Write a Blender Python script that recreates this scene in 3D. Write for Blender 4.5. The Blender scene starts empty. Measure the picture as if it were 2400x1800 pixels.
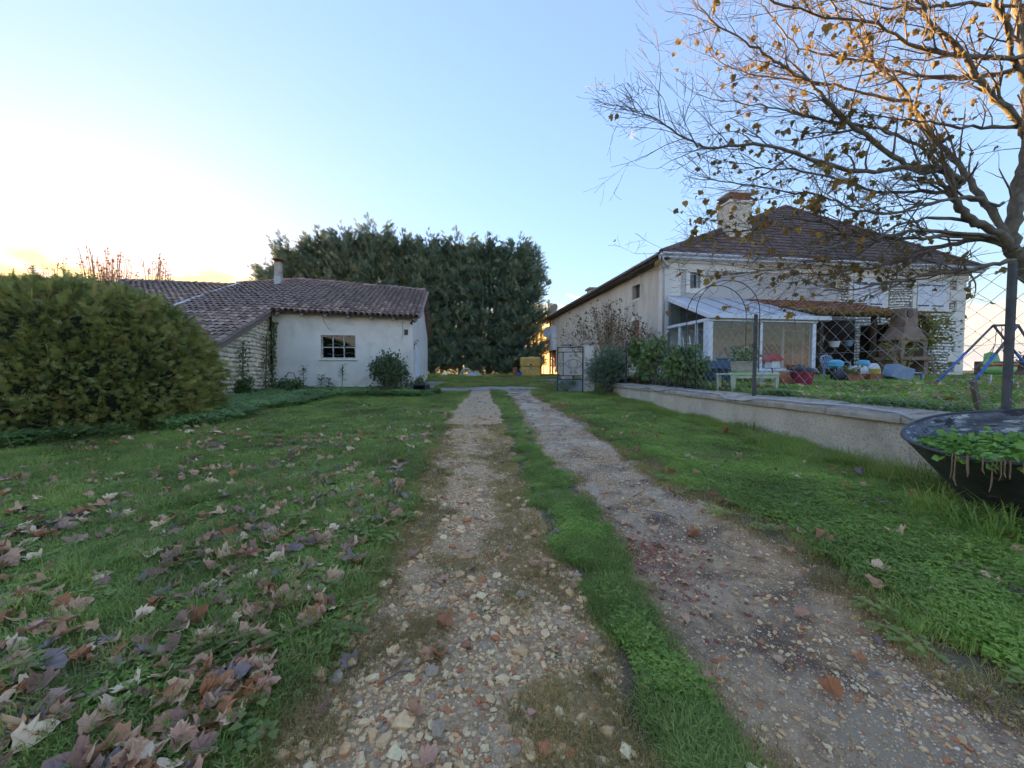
import bpy, bmesh, math, random
import numpy as np
from mathutils import Vector, Matrix, Euler

random.seed(11)
rng = np.random.default_rng(11)
SC = bpy.context.scene
COL = SC.collection
R = math.radians

# ------------------------------------------------------------------ camera
cam_data = bpy.data.cameras.new('camera')
cam_data.sensor_width = 36.0
cam_data.lens = 13.5
cam_data.clip_start = 0.05
cam_data.clip_end = 20000
cam = bpy.data.objects.new('camera', cam_data)
COL.objects.link(cam)
CAMZ = 1.35
cam.location = (0, 0, CAMZ)
cam.rotation_euler = (R(90 - 2.1), 0, 0)
SC.camera = cam

# ------------------------------------------------------------------ sky and sun
SUN_AZ = R(-46)      # measured from +Y towards +X, so the sun stands ahead and to the left
SUN_EL = R(3.1)
world = bpy.data.worlds.new('World')
SC.world = world
world.use_nodes = True
wn, wl = world.node_tree.nodes, world.node_tree.links
wn.clear()
w_out = wn.new('ShaderNodeOutputWorld')
w_bg = wn.new('ShaderNodeBackground')
w_bg.inputs['Strength'].default_value = 0.15
sky = wn.new('ShaderNodeTexSky')
sky.sky_type = 'NISHITA'
sky.sun_disc = False
sky.sun_elevation = SUN_EL
sky.sun_rotation = SUN_AZ
sky.altitude = 100
sky.air_density = 1.0
sky.dust_density = 0.4
sky.ozone_density = 3.0


def W(kind, **kw):
    n = wn.new(kind)
    for k, v in kw.items():
        setattr(n, k, v)
    return n


def wmath(op, a, b=None, c=None, clamp=False):
    n = W('ShaderNodeMath', operation=op, use_clamp=clamp)
    for i, v in enumerate((a, b, c)):
        if v is None:
            continue
        if isinstance(v, (int, float)):
            n.inputs[i].default_value = v
        else:
            wl.new(v, n.inputs[i])
    return n.outputs[0]


# low clouds along the horizon: noise on the view direction, thicker and brighter towards the sun
w_tc = W('ShaderNodeTexCoord')
w_sep = W('ShaderNodeSeparateXYZ')
wl.new(w_tc.outputs['Generated'], w_sep.inputs[0])
w_map = W('ShaderNodeMapping')
w_map.inputs['Scale'].default_value = (1.0, 1.0, 2.6)
w_map.inputs['Location'].default_value = (4.4, 1.2, 2.7)
wl.new(w_tc.outputs['Generated'], w_map.inputs[0])
w_noise = W('ShaderNodeTexNoise')
w_noise.inputs['Scale'].default_value = 4.2
w_noise.inputs['Detail'].default_value = 7
w_noise.inputs['Roughness'].default_value = 0.55
w_noise.inputs['Distortion'].default_value = 0.35
wl.new(w_map.outputs[0], w_noise.inputs['Vector'])
w_band = W('ShaderNodeMapRange', interpolation_type='SMOOTHSTEP')
for i, v in ((1, 0.13), (2, 0.33), (3, 0.0), (4, 0.25)):
    w_band.inputs[i].default_value = v
wl.new(w_sep.outputs[2], w_band.inputs[0])
w_cl = wmath('SUBTRACT', w_noise.outputs['Fac'], w_band.outputs[0])
w_cov = W('ShaderNodeMapRange', interpolation_type='SMOOTHSTEP')
for i, v in ((1, 0.49), (2, 0.58), (3, 0.0), (4, 0.9)):
    w_cov.inputs[i].default_value = v
wl.new(w_cl, w_cov.inputs[0])
# pale haze lying on the horizon all round
w_hz = W('ShaderNodeMapRange', interpolation_type='SMOOTHSTEP')
for i, v in ((1, 0.17), (2, 0.0), (3, 0.0), (4, 0.85)):
    w_hz.inputs[i].default_value = v
wl.new(w_sep.outputs[2], w_hz.inputs[0])
# cloud colour: sky colour lifted, warm towards the sun
w_dot = W('ShaderNodeVectorMath', operation='DOT_PRODUCT')
w_dot.inputs[1].default_value = (math.sin(SUN_AZ) * math.cos(SUN_EL), math.cos(SUN_AZ) * math.cos(SUN_EL), math.sin(SUN_EL))
wl.new(w_tc.outputs['Generated'], w_dot.inputs[0])
w_sunr = W('ShaderNodeMapRange', interpolation_type='SMOOTHSTEP')
for i, v in ((1, 0.35), (2, 1.0), (3, 0.0), (4, 1.0)):
    w_sunr.inputs[i].default_value = v
wl.new(w_dot.outputs['Value'], w_sunr.inputs[0])
w_ccol = W('ShaderNodeMix', data_type='RGBA')
w_ccol.inputs['A'].default_value = (3.0, 2.2, 1.7, 1)
w_ccol.inputs['B'].default_value = (40.0, 28.0, 12.0, 1)
wl.new(w_sunr.outputs[0], w_ccol.inputs['Factor'])
w_hcol = W('ShaderNodeMix', data_type='RGBA')
w_hcol.inputs['A'].default_value = (.85, .82, .88, 1)
w_hcol.inputs['B'].default_value = (6.0, 4.0, 2.2, 1)
wl.new(w_sunr.outputs[0], w_hcol.inputs['Factor'])
w_skyh = W('ShaderNodeMix', data_type='RGBA')
wl.new(w_hz.outputs[0], w_skyh.inputs['Factor'])
# thin even veil of high haze over the whole sky
w_veil = W('ShaderNodeVectorMath', operation='ADD')
w_veil.inputs[1].default_value = (0.07, 0.05, 0.03)
w_tint = W('ShaderNodeVectorMath', operation='MULTIPLY')      # the evening sky leans to violet rather than cyan
w_tint.inputs[1].default_value = (1.12, 0.84, 0.80)
wl.new(sky.outputs[0], w_tint.inputs[0])
wl.new(w_tint.outputs[0], w_veil.inputs[0])
wl.new(w_veil.outputs[0], w_skyh.inputs['A'])
wl.new(w_hcol.outputs['Result'], w_skyh.inputs['B'])
w_mix = W('ShaderNodeMix', data_type='RGBA')
wl.new(w_cov.outputs[0], w_mix.inputs['Factor'])
wl.new(w_skyh.outputs['Result'], w_mix.inputs['A'])
wl.new(w_ccol.outputs['Result'], w_mix.inputs['B'])
# soft shoulder on the sky's own radiance, the same in every direction
w_lum = W('ShaderNodeRGBToBW')
wl.new(w_mix.outputs['Result'], w_lum.inputs[0])
w_den = wmath('ADD', wmath('MULTIPLY', w_lum.outputs[0], 1.5), 1.0)
w_inv = wmath('DIVIDE', 1.0, w_den)
w_cmp = W('ShaderNodeVectorMath', operation='SCALE')
wl.new(w_mix.outputs['Result'], w_cmp.inputs[0])
wl.new(w_inv, w_cmp.inputs['Scale'])
wl.new(w_cmp.outputs[0], w_bg.inputs['Color'])
wl.new(w_bg.outputs[0], w_out.inputs[0])

sun_data = bpy.data.lights.new('sun', 'SUN')
sun_data.energy = 2.0
sun_data.angle = R(0.6)
sun_data.color = (1.0, 0.62, 0.26)
sun = bpy.data.objects.new('sun', sun_data)
COL.objects.link(sun)
sd = Vector((math.sin(SUN_AZ) * math.cos(SUN_EL), math.cos(SUN_AZ) * math.cos(SUN_EL), math.sin(SUN_EL)))
sun.rotation_euler = (-sd).to_track_quat('-Z', 'Y').to_euler()
sun.location = (-40, 40, 30)

SC.view_settings.view_transform = 'Standard'
SC.view_settings.look = 'None'
SC.view_settings.exposure = 4.05
SC.view_settings.gamma = 1.0
SC.view_settings.use_curve_mapping = False
SC.render.engine = 'CYCLES'
SC.cycles.use_denoising = True
SC.cycles.use_adaptive_sampling = True
SC.cycles.adaptive_threshold = 0.014
SC.cycles.adaptive_min_samples = 24
world.cycles.sampling_method = 'MANUAL'
world.cycles.sample_map_resolution = 512
SC.cycles.max_bounces = 8
SC.cycles.diffuse_bounces = 5
SC.cycles.glossy_bounces = 3
SC.cycles.transmission_bounces = 4
SC.cycles.transparent_max_bounces = 8
SC.cycles.caustics_reflective = False
SC.cycles.caustics_refractive = False
SC.cycles.sample_clamp_indirect = 6.0

# ------------------------------------------------------------------ helpers
def tag(o, label=None, cat=None, group=None, kind=None):
    if label: o['label'] = label
    if cat: o['category'] = cat
    if group: o['group'] = group
    if kind: o['kind'] = kind
    return o


def link(name, data, parent=None, loc=None, rot=None):
    o = bpy.data.objects.new(name, data)
    COL.objects.link(o)
    if parent is not None: o.parent = parent
    if loc is not None: o.location = loc
    if rot is not None: o.rotation_euler = rot
    return o


def empty(name, loc=(0, 0, 0), rz=0.0, label=None, cat=None, group=None, parent=None):
    o = link(name, None, parent, loc, (0, 0, rz))
    o.empty_display_size = 0.2
    return tag(o, label, cat, group)


def copy_tree(o, parent=None):
    c = o.copy()
    COL.objects.link(c)
    c.parent = parent
    for ch in list(o.children):
        copy_tree(ch, c)
    return c


def mesh_np(name, V, F, mat=None, tint=None, smooth=False):
    V = np.ascontiguousarray(V, np.float32)
    F = np.ascontiguousarray(F, np.int32)
    m = bpy.data.meshes.new(name)
    n, k = F.shape
    m.vertices.add(len(V)); m.vertices.foreach_set('co', V.ravel())
    m.loops.add(n * k); m.loops.foreach_set('vertex_index', F.ravel())
    m.polygons.add(n)
    m.polygons.foreach_set('loop_start', np.arange(0, n * k, k, dtype=np.int32))
    m.polygons.foreach_set('use_smooth', np.full(n, bool(smooth)))
    if tint is not None:
        a = m.attributes.new('tint', 'FLOAT', 'POINT')
        a.data.foreach_set('value', np.ascontiguousarray(tint, np.float32))
    m.update(calc_edges=True)
    if mat: m.materials.append(mat)
    return m


def bake(tv, tf, M, T):
    """Copies of a template (nv,3)/(nf,k) under N 3x3 matrices and offsets, as one vertex and one face array."""
    tv = np.asarray(tv, float); tf = np.asarray(tf, int)
    N = len(T)
    V = np.einsum('nij,vj->nvi', M, tv) + T[:, None, :]
    F = tf[None] + (np.arange(N) * len(tv))[:, None, None]
    return V.reshape(-1, 3), F.reshape(-1, tf.shape[1])


def rotm(ax, ay, az):
    """N rotation matrices Rz Ry Rx."""
    ax, ay, az = np.broadcast_arrays(np.asarray(ax, float), np.asarray(ay, float), np.asarray(az, float))
    cx, sx, cy, sy, cz, sz = np.cos(ax), np.sin(ax), np.cos(ay), np.sin(ay), np.cos(az), np.sin(az)
    M = np.empty(ax.shape + (3, 3))
    M[..., 0, 0] = cz * cy; M[..., 0, 1] = cz * sy * sx - sz * cx; M[..., 0, 2] = cz * sy * cx + sz * sx
    M[..., 1, 0] = sz * cy; M[..., 1, 1] = sz * sy * sx + cz * cx; M[..., 1, 2] = sz * sy * cx - cz * sx
    M[..., 2, 0] = -sy; M[..., 2, 1] = cy * sx; M[..., 2, 2] = cy * cx
    return M


def frame_from(d, up=None):
    """N matrices whose columns are x (side), y (= d, the pointing direction) and z."""
    d = d / np.maximum(np.linalg.norm(d, axis=1, keepdims=True), 1e-9)
    if up is None:
        up = rng.normal(size=d.shape)
    x = np.cross(d, up); x /= np.maximum(np.linalg.norm(x, axis=1, keepdims=True), 1e-9)
    z = np.cross(x, d)
    return np.stack([x, d, z], axis=2)


class MB:
    def __init__(s):
        s.v = []; s.f = []

    def add(s, vs, fs, M=None):
        o = len(s.v)
        for v in vs:
            s.v.append(tuple(M @ Vector(v)) if M is not None else tuple(v))
        for f in fs:
            s.f.append(tuple(i + o for i in f))
        return s

    def bb(s, x0, x1, y0, y1, z0, z1, M=None):
        return s.add([(x0, y0, z0), (x1, y0, z0), (x1, y1, z0), (x0, y1, z0), (x0, y0, z1), (x1, y0, z1), (x1, y1, z1), (x0, y1, z1)],
                     [(3, 2, 1, 0), (4, 5, 6, 7), (0, 1, 5, 4), (1, 2, 6, 5), (2, 3, 7, 6), (3, 0, 4, 7)], M)

    def box(s, c, size, rz=0.0, rx=0.0, ry=0.0):
        M = Matrix.Translation(c) @ Euler((rx, ry, rz)).to_matrix().to_4x4()
        a, b, d = size[0] / 2, size[1] / 2, size[2] / 2
        return s.bb(-a, a, -b, b, -d, d, M)

    def taper(s, c, size, top, h):
        """frustum box: base size (x,y) at c, top size at height h"""
        a, b = size[0] / 2, size[1] / 2; e, f = top[0] / 2, top[1] / 2
        x, y, z = c
        return s.add([(x - a, y - b, z), (x + a, y - b, z), (x + a, y + b, z), (x - a, y + b, z),
                      (x - e, y - f, z + h), (x + e, y - f, z + h), (x + e, y + f, z + h), (x - e, y + f, z + h)],
                     [(3, 2, 1, 0), (4, 5, 6, 7), (0, 1, 5, 4), (1, 2, 6, 5), (2, 3, 7, 6), (3, 0, 4, 7)])

    def poly(s, pts):
        return s.add(pts, [tuple(range(len(pts)))])

    def prism(s, pts, off):
        """closed polygon pts (3D) extruded by vector off"""
        n = len(pts); off = Vector(off)
        vs = [Vector(p) for p in pts] + [Vector(p) + off for p in pts]
        fs = [tuple(range(n))[::-1], tuple(range(n, 2 * n))] + [(i, (i + 1) % n, n + (i + 1) % n, n + i) for i in range(n)]
        return s.add(vs, fs)

    def tube(s, pts, r, n=6, cap=True, closed=False):
        pts = [Vector(p) for p in pts]
        m = len(pts)
        rad = [r] * m if isinstance(r, (int, float)) else list(r)
        o = len(s.v)
        prev = None
        for i, p in enumerate(pts):
            if closed:
                t = pts[(i + 1) % m] - pts[i - 1]
            else:
                t = pts[min(i + 1, m - 1)] - pts[max(i - 1, 0)]
            if t.length < 1e-9: t = Vector((0, 0, 1))
            t.normalize()
            if prev is None:
                a = Vector((0, 0, 1)) if abs(t.z) < 0.9 else Vector((1, 0, 0))
                u = t.cross(a).normalized()
            else:
                u = (prev - t * prev.dot(t))
                u = u.normalized() if u.length > 1e-6 else t.orthogonal().normalized()
            prev = u
            w = t.cross(u)
            for k in range(n):
                an = 2 * math.pi * k / n
                s.v.append(tuple(p + (u * math.cos(an) + w * math.sin(an)) * rad[i]))
        rng_m = m if closed else m - 1
        for i in range(rng_m):
            j = (i + 1) % m
            for k in range(n):
                l = (k + 1) % n
                s.f.append((o + i * n + k, o + i * n + l, o + j * n + l, o + j * n + k))
        if cap and not closed:
            s.f.append(tuple(o + k for k in range(n))[::-1])
            s.f.append(tuple(o + (m - 1) * n + k for k in range(n)))
        return s

    def lathe(s, prof, n=20, c=(0, 0, 0), sx=1.0, sy=1.0, M=None):
        o = len(s.v)
        for r, z in prof:
            for k in range(n):
                a = 2 * math.pi * k / n
                p = Vector((c[0] + r * sx * math.cos(a), c[1] + r * sy * math.sin(a), c[2] + z))
                s.v.append(tuple(M @ p) if M is not None else tuple(p))
        for i in range(len(prof) - 1):
            for k in range(n):
                l = (k + 1) % n
                s.f.append((o + i * n + k, o + i * n + l, o + (i + 1) * n + l, o + (i + 1) * n + k))
        return s

    def cap_last(s, n, last=True):
        L = len(s.v)
        s.f.append(tuple(range(L - n, L)))
        return s

    def mesh(s, name, mat=None, smooth=False):
        m = bpy.data.meshes.new(name)
        m.from_pydata(s.v, [], s.f)
        if smooth:
            m.polygons.foreach_set('use_smooth', np.full(len(m.polygons), True))
        m.update()
        if mat: m.materials.append(mat)
        return m

    def build(s, name, mat, parent=None, loc=None, rot=None, smooth=False, bevel=0.0, seg=1):
        o = link(name, s.mesh(name, mat, smooth), parent, loc, rot)
        if bevel:
            b = o.modifiers.new('bevel', 'BEVEL')
            b.width = bevel; b.segments = seg; b.limit_method = 'ANGLE'; b.angle_limit = R(35)
        return o


def bx(name, mat, parent, x0, x1, y0, y1, z0, z1, bevel=0.0):
    return MB().bb(x0, x1, y0, y1, z0, z1).build(name, mat, parent, bevel=bevel)


def pieces(parent, name, meshes, mats4, limit=300, stuff=None, mat=None):
    """Objects under parent for the first `limit` matrices (biggest in view first), the rest joined into one stuff part."""
    W4 = parent.matrix_world if parent else Matrix.Identity(4)
    if parent:
        W4 = Matrix.LocRotScale(parent.location, parent.rotation_euler, parent.scale)
        pp = parent.parent
        while pp:
            W4 = Matrix.LocRotScale(pp.location, pp.rotation_euler, pp.scale) @ W4
            pp = pp.parent
    cl = Vector(cam.location)

    def vis(M):
        p = W4 @ M.translation
        d = p - cl
        out = 0.0 if (d.y > 0.3 and abs(d.x) < 1.4 * d.y and abs(d.z) < 1.05 * d.y) else 100.0
        return d.length + out
    order = sorted(range(len(mats4)), key=lambda i: vis(mats4[i]))
    for q in order[:limit]:
        o = link(name, meshes[q % len(meshes)], parent)
        o.matrix_local = mats4[q]
    rest = order[limit:]
    if rest:
        V = []; F = []; n = 0
        for q in rest:
            m = meshes[q % len(meshes)]
            co = np.empty(len(m.vertices) * 3); m.vertices.foreach_get('co', co); co = co.reshape(-1, 3)
            A = np.array(mats4[q])
            V.append(co @ A[:3, :3].T + A[:3, 3])
            F += [tuple(i + n for i in p.vertices) for p in m.polygons]
            n += len(co)
        me = bpy.data.meshes.new(stuff or name)
        me.from_pydata(np.vstack(V).tolist(), [], F)
        me.materials.append(mat or meshes[0].materials[0])
        o = link(stuff or name + '_field', me, parent)
        o['kind'] = 'stuff'


def scatter(name, P, rot, scl, template, parent=None):
    """One stuff object: instances of an unlinked template on points P (geometry nodes)."""
    me = bpy.data.meshes.new(name)
    n = len(P)
    me.vertices.add(n)
    me.vertices.foreach_set('co', np.ascontiguousarray(P, np.float32).ravel())
    a = me.attributes.new('rot', 'FLOAT_VECTOR', 'POINT'); a.data.foreach_set('vector', np.ascontiguousarray(rot, np.float32).ravel())
    a = me.attributes.new('scl', 'FLOAT', 'POINT'); a.data.foreach_set('value', np.ascontiguousarray(scl, np.float32))
    o = link(name, me, parent)
    o['kind'] = 'stuff'
    ng = bpy.data.node_groups.new(name, 'GeometryNodeTree')
    ng.interface.new_socket('Geometry', in_out='INPUT', socket_type='NodeSocketGeometry')
    ng.interface.new_socket('Geometry', in_out='OUTPUT', socket_type='NodeSocketGeometry')
    N, L = ng.nodes, ng.links
    gi, go = N.new('NodeGroupInput'), N.new('NodeGroupOutput')
    m2p = N.new('GeometryNodeMeshToPoints')
    iop = N.new('GeometryNodeInstanceOnPoints')
    oi = N.new('GeometryNodeObjectInfo'); oi.inputs['Object'].default_value = template
    ar = N.new('GeometryNodeInputNamedAttribute'); ar.data_type = 'FLOAT_VECTOR'; ar.inputs['Name'].default_value = 'rot'
    asc = N.new('GeometryNodeInputNamedAttribute'); asc.data_type = 'FLOAT'; asc.inputs['Name'].default_value = 'scl'
    e2r = N.new('FunctionNodeEulerToRotation')
    L.new(gi.outputs[0], m2p.inputs[0])
    L.new(m2p.outputs[0], iop.inputs['Points'])
    L.new(oi.outputs['Geometry'], iop.inputs['Instance'])
    L.new(ar.outputs[0], e2r.inputs[0])
    L.new(e2r.outputs[0], iop.inputs['Rotation'])
    L.new(asc.outputs[0], iop.inputs['Scale'])
    L.new(iop.outputs[0], go.inputs[0])
    md = o.modifiers.new('scatter', 'NODES')
    md.node_group = ng
    return o


def template(name, me):
    return bpy.data.objects.new(name, me)      # not linked: only a source for scatter()


def vnoise(x, y, s, seed=0):
    """smooth value noise in -1..1"""
    x = np.asarray(x, float) / s; y = np.asarray(y, float) / s
    xi, yi = np.floor(x), np.floor(y); xf, yf = x - xi, y - yi
    xf = xf * xf * (3 - 2 * xf); yf = yf * yf * (3 - 2 * yf)

    def h(a, b):
        v = np.sin(a * 127.1 + b * 311.7 + seed * 74.7) * 43758.5453
        return (v - np.floor(v)) * 2 - 1
    return (h(xi, yi) * (1 - xf) + h(xi + 1, yi) * xf) * (1 - yf) + (h(xi, yi + 1) * (1 - xf) + h(xi + 1, yi + 1) * xf) * yf


# ------------------------------------------------------------------ materials
def newmat(name):
    m = bpy.data.materials.new(name)
    m.use_nodes = True
    nt = m.node_tree
    return m, nt.nodes, nt.links, nt.nodes['Principled BSDF']


def ramp(N, cols, pos=None):
    r = N.new('ShaderNodeValToRGB')
    e = r.color_ramp.elements
    k = len(cols)
    while len(e) < k: e.new(0.5)
    for i, c in enumerate(cols):
        e[i].position = pos[i] if pos else i / max(1, k - 1)
        e[i].color = (*c, 1)
    return r


def noise(N, L, vec, scale, detail=4, rough=0.6, dist=0.0):
    n = N.new('ShaderNodeTexNoise')
    n.inputs['Scale'].default_value = scale; n.inputs['Detail'].default_value = detail
    n.inputs['Roughness'].default_value = rough; n.inputs['Distortion'].default_value = dist
    if vec is not None: L.new(vec, n.inputs['Vector'])
    return n


def mix(N, L, a, b, fac, mode='MIX'):
    m = N.new('ShaderNodeMix'); m.data_type = 'RGBA'; m.blend_type = mode
    for s, v in (('A', a), ('B', b), ('Factor', fac)):
        if isinstance(v, (int, float)): m.inputs[s].default_value = v
        elif isinstance(v, tuple): m.inputs[s].default_value = (*v, 1)
        else: L.new(v, m.inputs[s])
    return m.outputs['Result']


def smat(name, cols, scale=3.0, rough=0.8, bump=0.2, bscale=30.0, detail=5, metal=0.0, stains=None, spec=0.3, coord='Object', rnd=0.0, stretch=None, sh=0.5):
    """surface: noise ramp over cols, fine bump, optional stains (colour, scale, threshold), per-object brightness spread rnd"""
    m, N, L, B = newmat(name)
    tc = N.new('ShaderNodeTexCoord')
    vec = tc.outputs[coord]
    if stretch:
        mp = N.new('ShaderNodeMapping'); mp.inputs['Scale'].default_value = stretch
        L.new(vec, mp.inputs[0]); vec = mp.outputs[0]
    oi = N.new('ShaderNodeObjectInfo')
    if rnd:
        ad = N.new('ShaderNodeVectorMath'); ad.operation = 'ADD'
        sc = N.new('ShaderNodeVectorMath'); sc.operation = 'SCALE'
        cb = N.new('ShaderNodeCombineXYZ')
        for i in range(3): L.new(oi.outputs['Random'], cb.inputs[i])
        L.new(cb.outputs[0], sc.inputs[0]); sc.inputs['Scale'].default_value = 37.0
        L.new(vec, ad.inputs[0]); L.new(sc.outputs[0], ad.inputs[1]); vec = ad.outputs[0]
    n1 = noise(N, L, vec, scale, detail)
    r = ramp(N, cols, [0.3 + 0.4 * i / max(1, len(cols) - 1) for i in range(len(cols))])
    L.new(n1.outputs['Fac'], r.inputs[0])
    c = r.outputs[0]
    if stains:
        for sc_, scl, th, wd in stains:
            n2 = noise(N, L, vec, scl, 6, 0.65, 0.3)
            mr = N.new('ShaderNodeMapRange'); mr.inputs[1].default_value = th; mr.inputs[2].default_value = th + wd
            L.new(n2.outputs['Fac'], mr.inputs[0])
            c = mix(N, L, c, sc_, mr.outputs[0])
    if rnd:
        hs = N.new('ShaderNodeHueSaturation')
        mr = N.new('ShaderNodeMapRange'); mr.inputs[3].default_value = 1 - rnd; mr.inputs[4].default_value = 1 + rnd
        L.new(oi.outputs['Random'], mr.inputs[0]); L.new(mr.outputs[0], hs.inputs['Value']); L.new(c, hs.inputs['Color'])
        c = hs.outputs[0]
    L.new(c, B.inputs['Base Color'])
    B.inputs['Roughness'].default_value = rough
    B.inputs['Metallic'].default_value = metal
    B.inputs['Specular IOR Level'].default_value = spec
    if bump:
        n3 = noise(N, L, vec, bscale, 6, 0.7)
        bp = N.new('ShaderNodeBump'); bp.inputs['Strength'].default_value = bump; bp.inputs['Distance'].default_value = 0.02
        L.new(n3.outputs['Fac'], bp.inputs['Height']); L.new(bp.outputs[0], B.inputs['Normal'])
    return m


def tone(cols, g):
    return [tuple(min(.85, a * b) for a, b in zip(c, g)) for c in cols]


def leafmat(name, cols, rough=0.55, trans=0.35, src='tint', sat=1.0, spec=0.35):
    """foliage: colour ramp over the per-leaf 'tint' attribute (or the per-object random), diffuse + translucent"""
    m, N, L, B = newmat(name)
    cols = tone(cols, (1.5, 1.3, 1.0))
    if src == 'tint':
        a = N.new('ShaderNodeAttribute'); a.attribute_name = 'tint'; f = a.outputs['Fac']
    else:
        a = N.new('ShaderNodeObjectInfo'); f = a.outputs['Random']
    r = ramp(N, cols)
    L.new(f, r.inputs[0])
    tc = N.new('ShaderNodeTexCoord')
    n = noise(N, L, tc.outputs['Object'], 9.0, 3)
    hs = N.new('ShaderNodeHueSaturation'); hs.inputs['Saturation'].default_value = sat
    mr = N.new('ShaderNodeMapRange'); mr.inputs[3].default_value = 0.8; mr.inputs[4].default_value = 1.2
    L.new(n.outputs['Fac'], mr.inputs[0]); L.new(mr.outputs[0], hs.inputs['Value']); L.new(r.outputs[0], hs.inputs['Color'])
    L.new(hs.outputs[0], B.inputs['Base Color'])
    B.inputs['Roughness'].default_value = rough
    B.inputs['Specular IOR Level'].default_value = spec
    tr = N.new('ShaderNodeBsdfTranslucent'); L.new(hs.outputs[0], tr.inputs[0])
    mx = N.new('ShaderNodeMixShader'); mx.inputs[0].default_value = trans
    L.new(B.outputs[0], mx.inputs[1]); L.new(tr.outputs[0], mx.inputs[2])
    out = [x for x in N if x.type == 'OUTPUT_MATERIAL'][0]
    L.new(mx.outputs[0], out.inputs[0])
    return m


def glassmat(name, tint=(0.85, 0.92, 0.92), refl=0.12, rough=0.02):
    """thin pane: mostly see-through, mirror reflection rising at grazing angles"""
    m, N, L, B = newmat(name)
    N.remove(B)
    out = [x for x in N if x.type == 'OUTPUT_MATERIAL'][0]
    t = N.new('ShaderNodeBsdfTransparent'); t.inputs[0].default_value = (*tint, 1)
    g = N.new('ShaderNodeBsdfGlossy'); g.inputs['Roughness'].default_value = rough
    lw = N.new('ShaderNodeLayerWeight'); lw.inputs[0].default_value = 0.5
    mr = N.new('ShaderNodeMapRange'); mr.inputs[3].default_value = refl; mr.inputs[4].default_value = 0.9
    pw = N.new('ShaderNodeMath'); pw.operation = 'POWER'; pw.inputs[1].default_value = 4.0
    L.new(lw.outputs['Facing'], pw.inputs[0]); L.new(pw.outputs[0], mr.inputs[0])
    mx = N.new('ShaderNodeMixShader')
    L.new(mr.outputs[0], mx.inputs[0]); L.new(t.outputs[0], mx.inputs[1]); L.new(g.outputs[0], mx.inputs[2])
    L.new(mx.outputs[0], out.inputs[0])
    return m


def flat(name, c, rough=0.5, spec=0.4, metal=0.0, var=0.12):
    d = tuple(max(0, x * (1 - var)) for x in c); e = tuple(min(1, x * (1 + var)) for x in c)
    return smat(name, [d, c, e], 6.0, rough, 0.08, 60.0, 4, metal, spec=spec)


MT = {}
MT['render_white'] = smat('white_render', [(.63, .575, .50), (.72, .665, .58), (.76, .71, .62)], 1.2, .9, .25, 60, stains=[((.50, .46, .40), .9, .56, .2), ((.44, .40, .34), 14, .66, .12), ((.40, .36, .29), 2.6, .66, .1)])
MT['render_grey'] = smat('grey_render', [(.44, .425, .395), (.50, .485, .45), (.54, .52, .48)], 1.0, .9, .2, 60, stains=[((.33, .33, .32), 1.6, .6, .2)])
MT['render_house'] = smat('weathered_render', [(.55, .475, .37), (.66, .58, .455), (.71, .63, .505)], .9, .9, .25, 45, stains=[((.40, .36, .29), 1.1, .52, .22), ((.34, .33, .31), 5, .62, .15)], stretch=(1, 1, .35))
MT['limestone'] = smat('limestone', [(.58, .49, .36), (.74, .64, .48), (.82, .72, .56)], 2.2, .9, .5, 25, rnd=.22, stains=[((.30, .28, .25), 5, .62, .2)])
MT['cut_stone'] = smat('cut_stone', [(.66, .62, .54), (.74, .70, .61), (.78, .74, .66)], 1.6, .85, .15, 40, stains=[((.45, .43, .38), 3, .62, .2)])
MT['mortar'] = smat('mortar', [(.34, .27, .20), (.46, .38, .29)], 5, .95, .4, 40)
MT['mortar_grey'] = smat('grey_mortar', [(.17, .16, .15), (.25, .24, .22)], 5, .95, .4, 40)
MT['canal_tile'] = smat('canal_tile', [(.20, .145, .12), (.34, .235, .19), (.44, .31, .25)], 3.2, .9, .4, 25, rnd=.4, stains=[((.27, .26, .22), 6, .52, .15), ((.25, .22, .10), 9, .68, .06)])
MT['roof_under'] = smat('roof_underlay', [(.05, .04, .035), (.10, .075, .06)], 4, .95, .4, 30)
MT['flat_tile'] = smat('flat_tile', [(.09, .06, .05), (.15, .095, .075), (.21, .13, .10)], 2.0, .75, .2, 25, rnd=.3, stains=[((.05, .045, .05), 1.2, .5, .25)])
MT['wood_old'] = smat('weathered_wood', [(.13, .10, .08), (.22, .18, .15), (.30, .26, .22)], 6, .9, .4, 40, stretch=(1, 6, 6))
MT['wood_dark'] = smat('dark_wood', [(.05, .035, .025), (.10, .065, .045)], 6, .85, .3, 40)
MT['iron'] = smat('rusty_iron', [(.03, .03, .035), (.05, .05, .055), (.08, .06, .05)], 8, .6, .2, 50, spec=.4)
MT['zinc'] = smat('zinc', [(.35, .36, .37), (.45, .46, .47)], 5, .5, .1, 50, metal=.3, stains=[((.28, .27, .26), 6, .6, .2)])
MT['pvc_white'] = smat('white_pvc', [(.62, .66, .72), (.70, .74, .80)], 3, .4, .03, 30, spec=.5)
MT['paint_white'] = smat('white_paint', [(.66, .68, .72), (.74, .76, .80)], 4, .6, .1, 40)
MT['glass'] = glassmat('glass', (.72, .80, .84), .08)
MT['glass_dark'] = glassmat('dusty_glass', (.55, .62, .66), .10, .04)
MT['concrete'] = smat('old_concrete', [(.29, .245, .19), (.42, .36, .285), (.50, .44, .355)], 4, .95, .5, 30, stains=[((.10, .10, .09), 7, .58, .15), ((.14, .15, .07), 5, .66, .1)])
MT['wall_render'] = smat('roughcast', [(.56, .465, .34), (.68, .575, .43), (.74, .64, .49)], 2.0, .95, 1.0, 85, stains=[((.74, .69, .61), 9, .58, .1), ((.42, .36, .27), 1.3, .55, .2), ((.36, .31, .25), 45, .54, .08), ((.80, .75, .67), 70, .60, .06)], stretch=(1, 1, .8))
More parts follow.
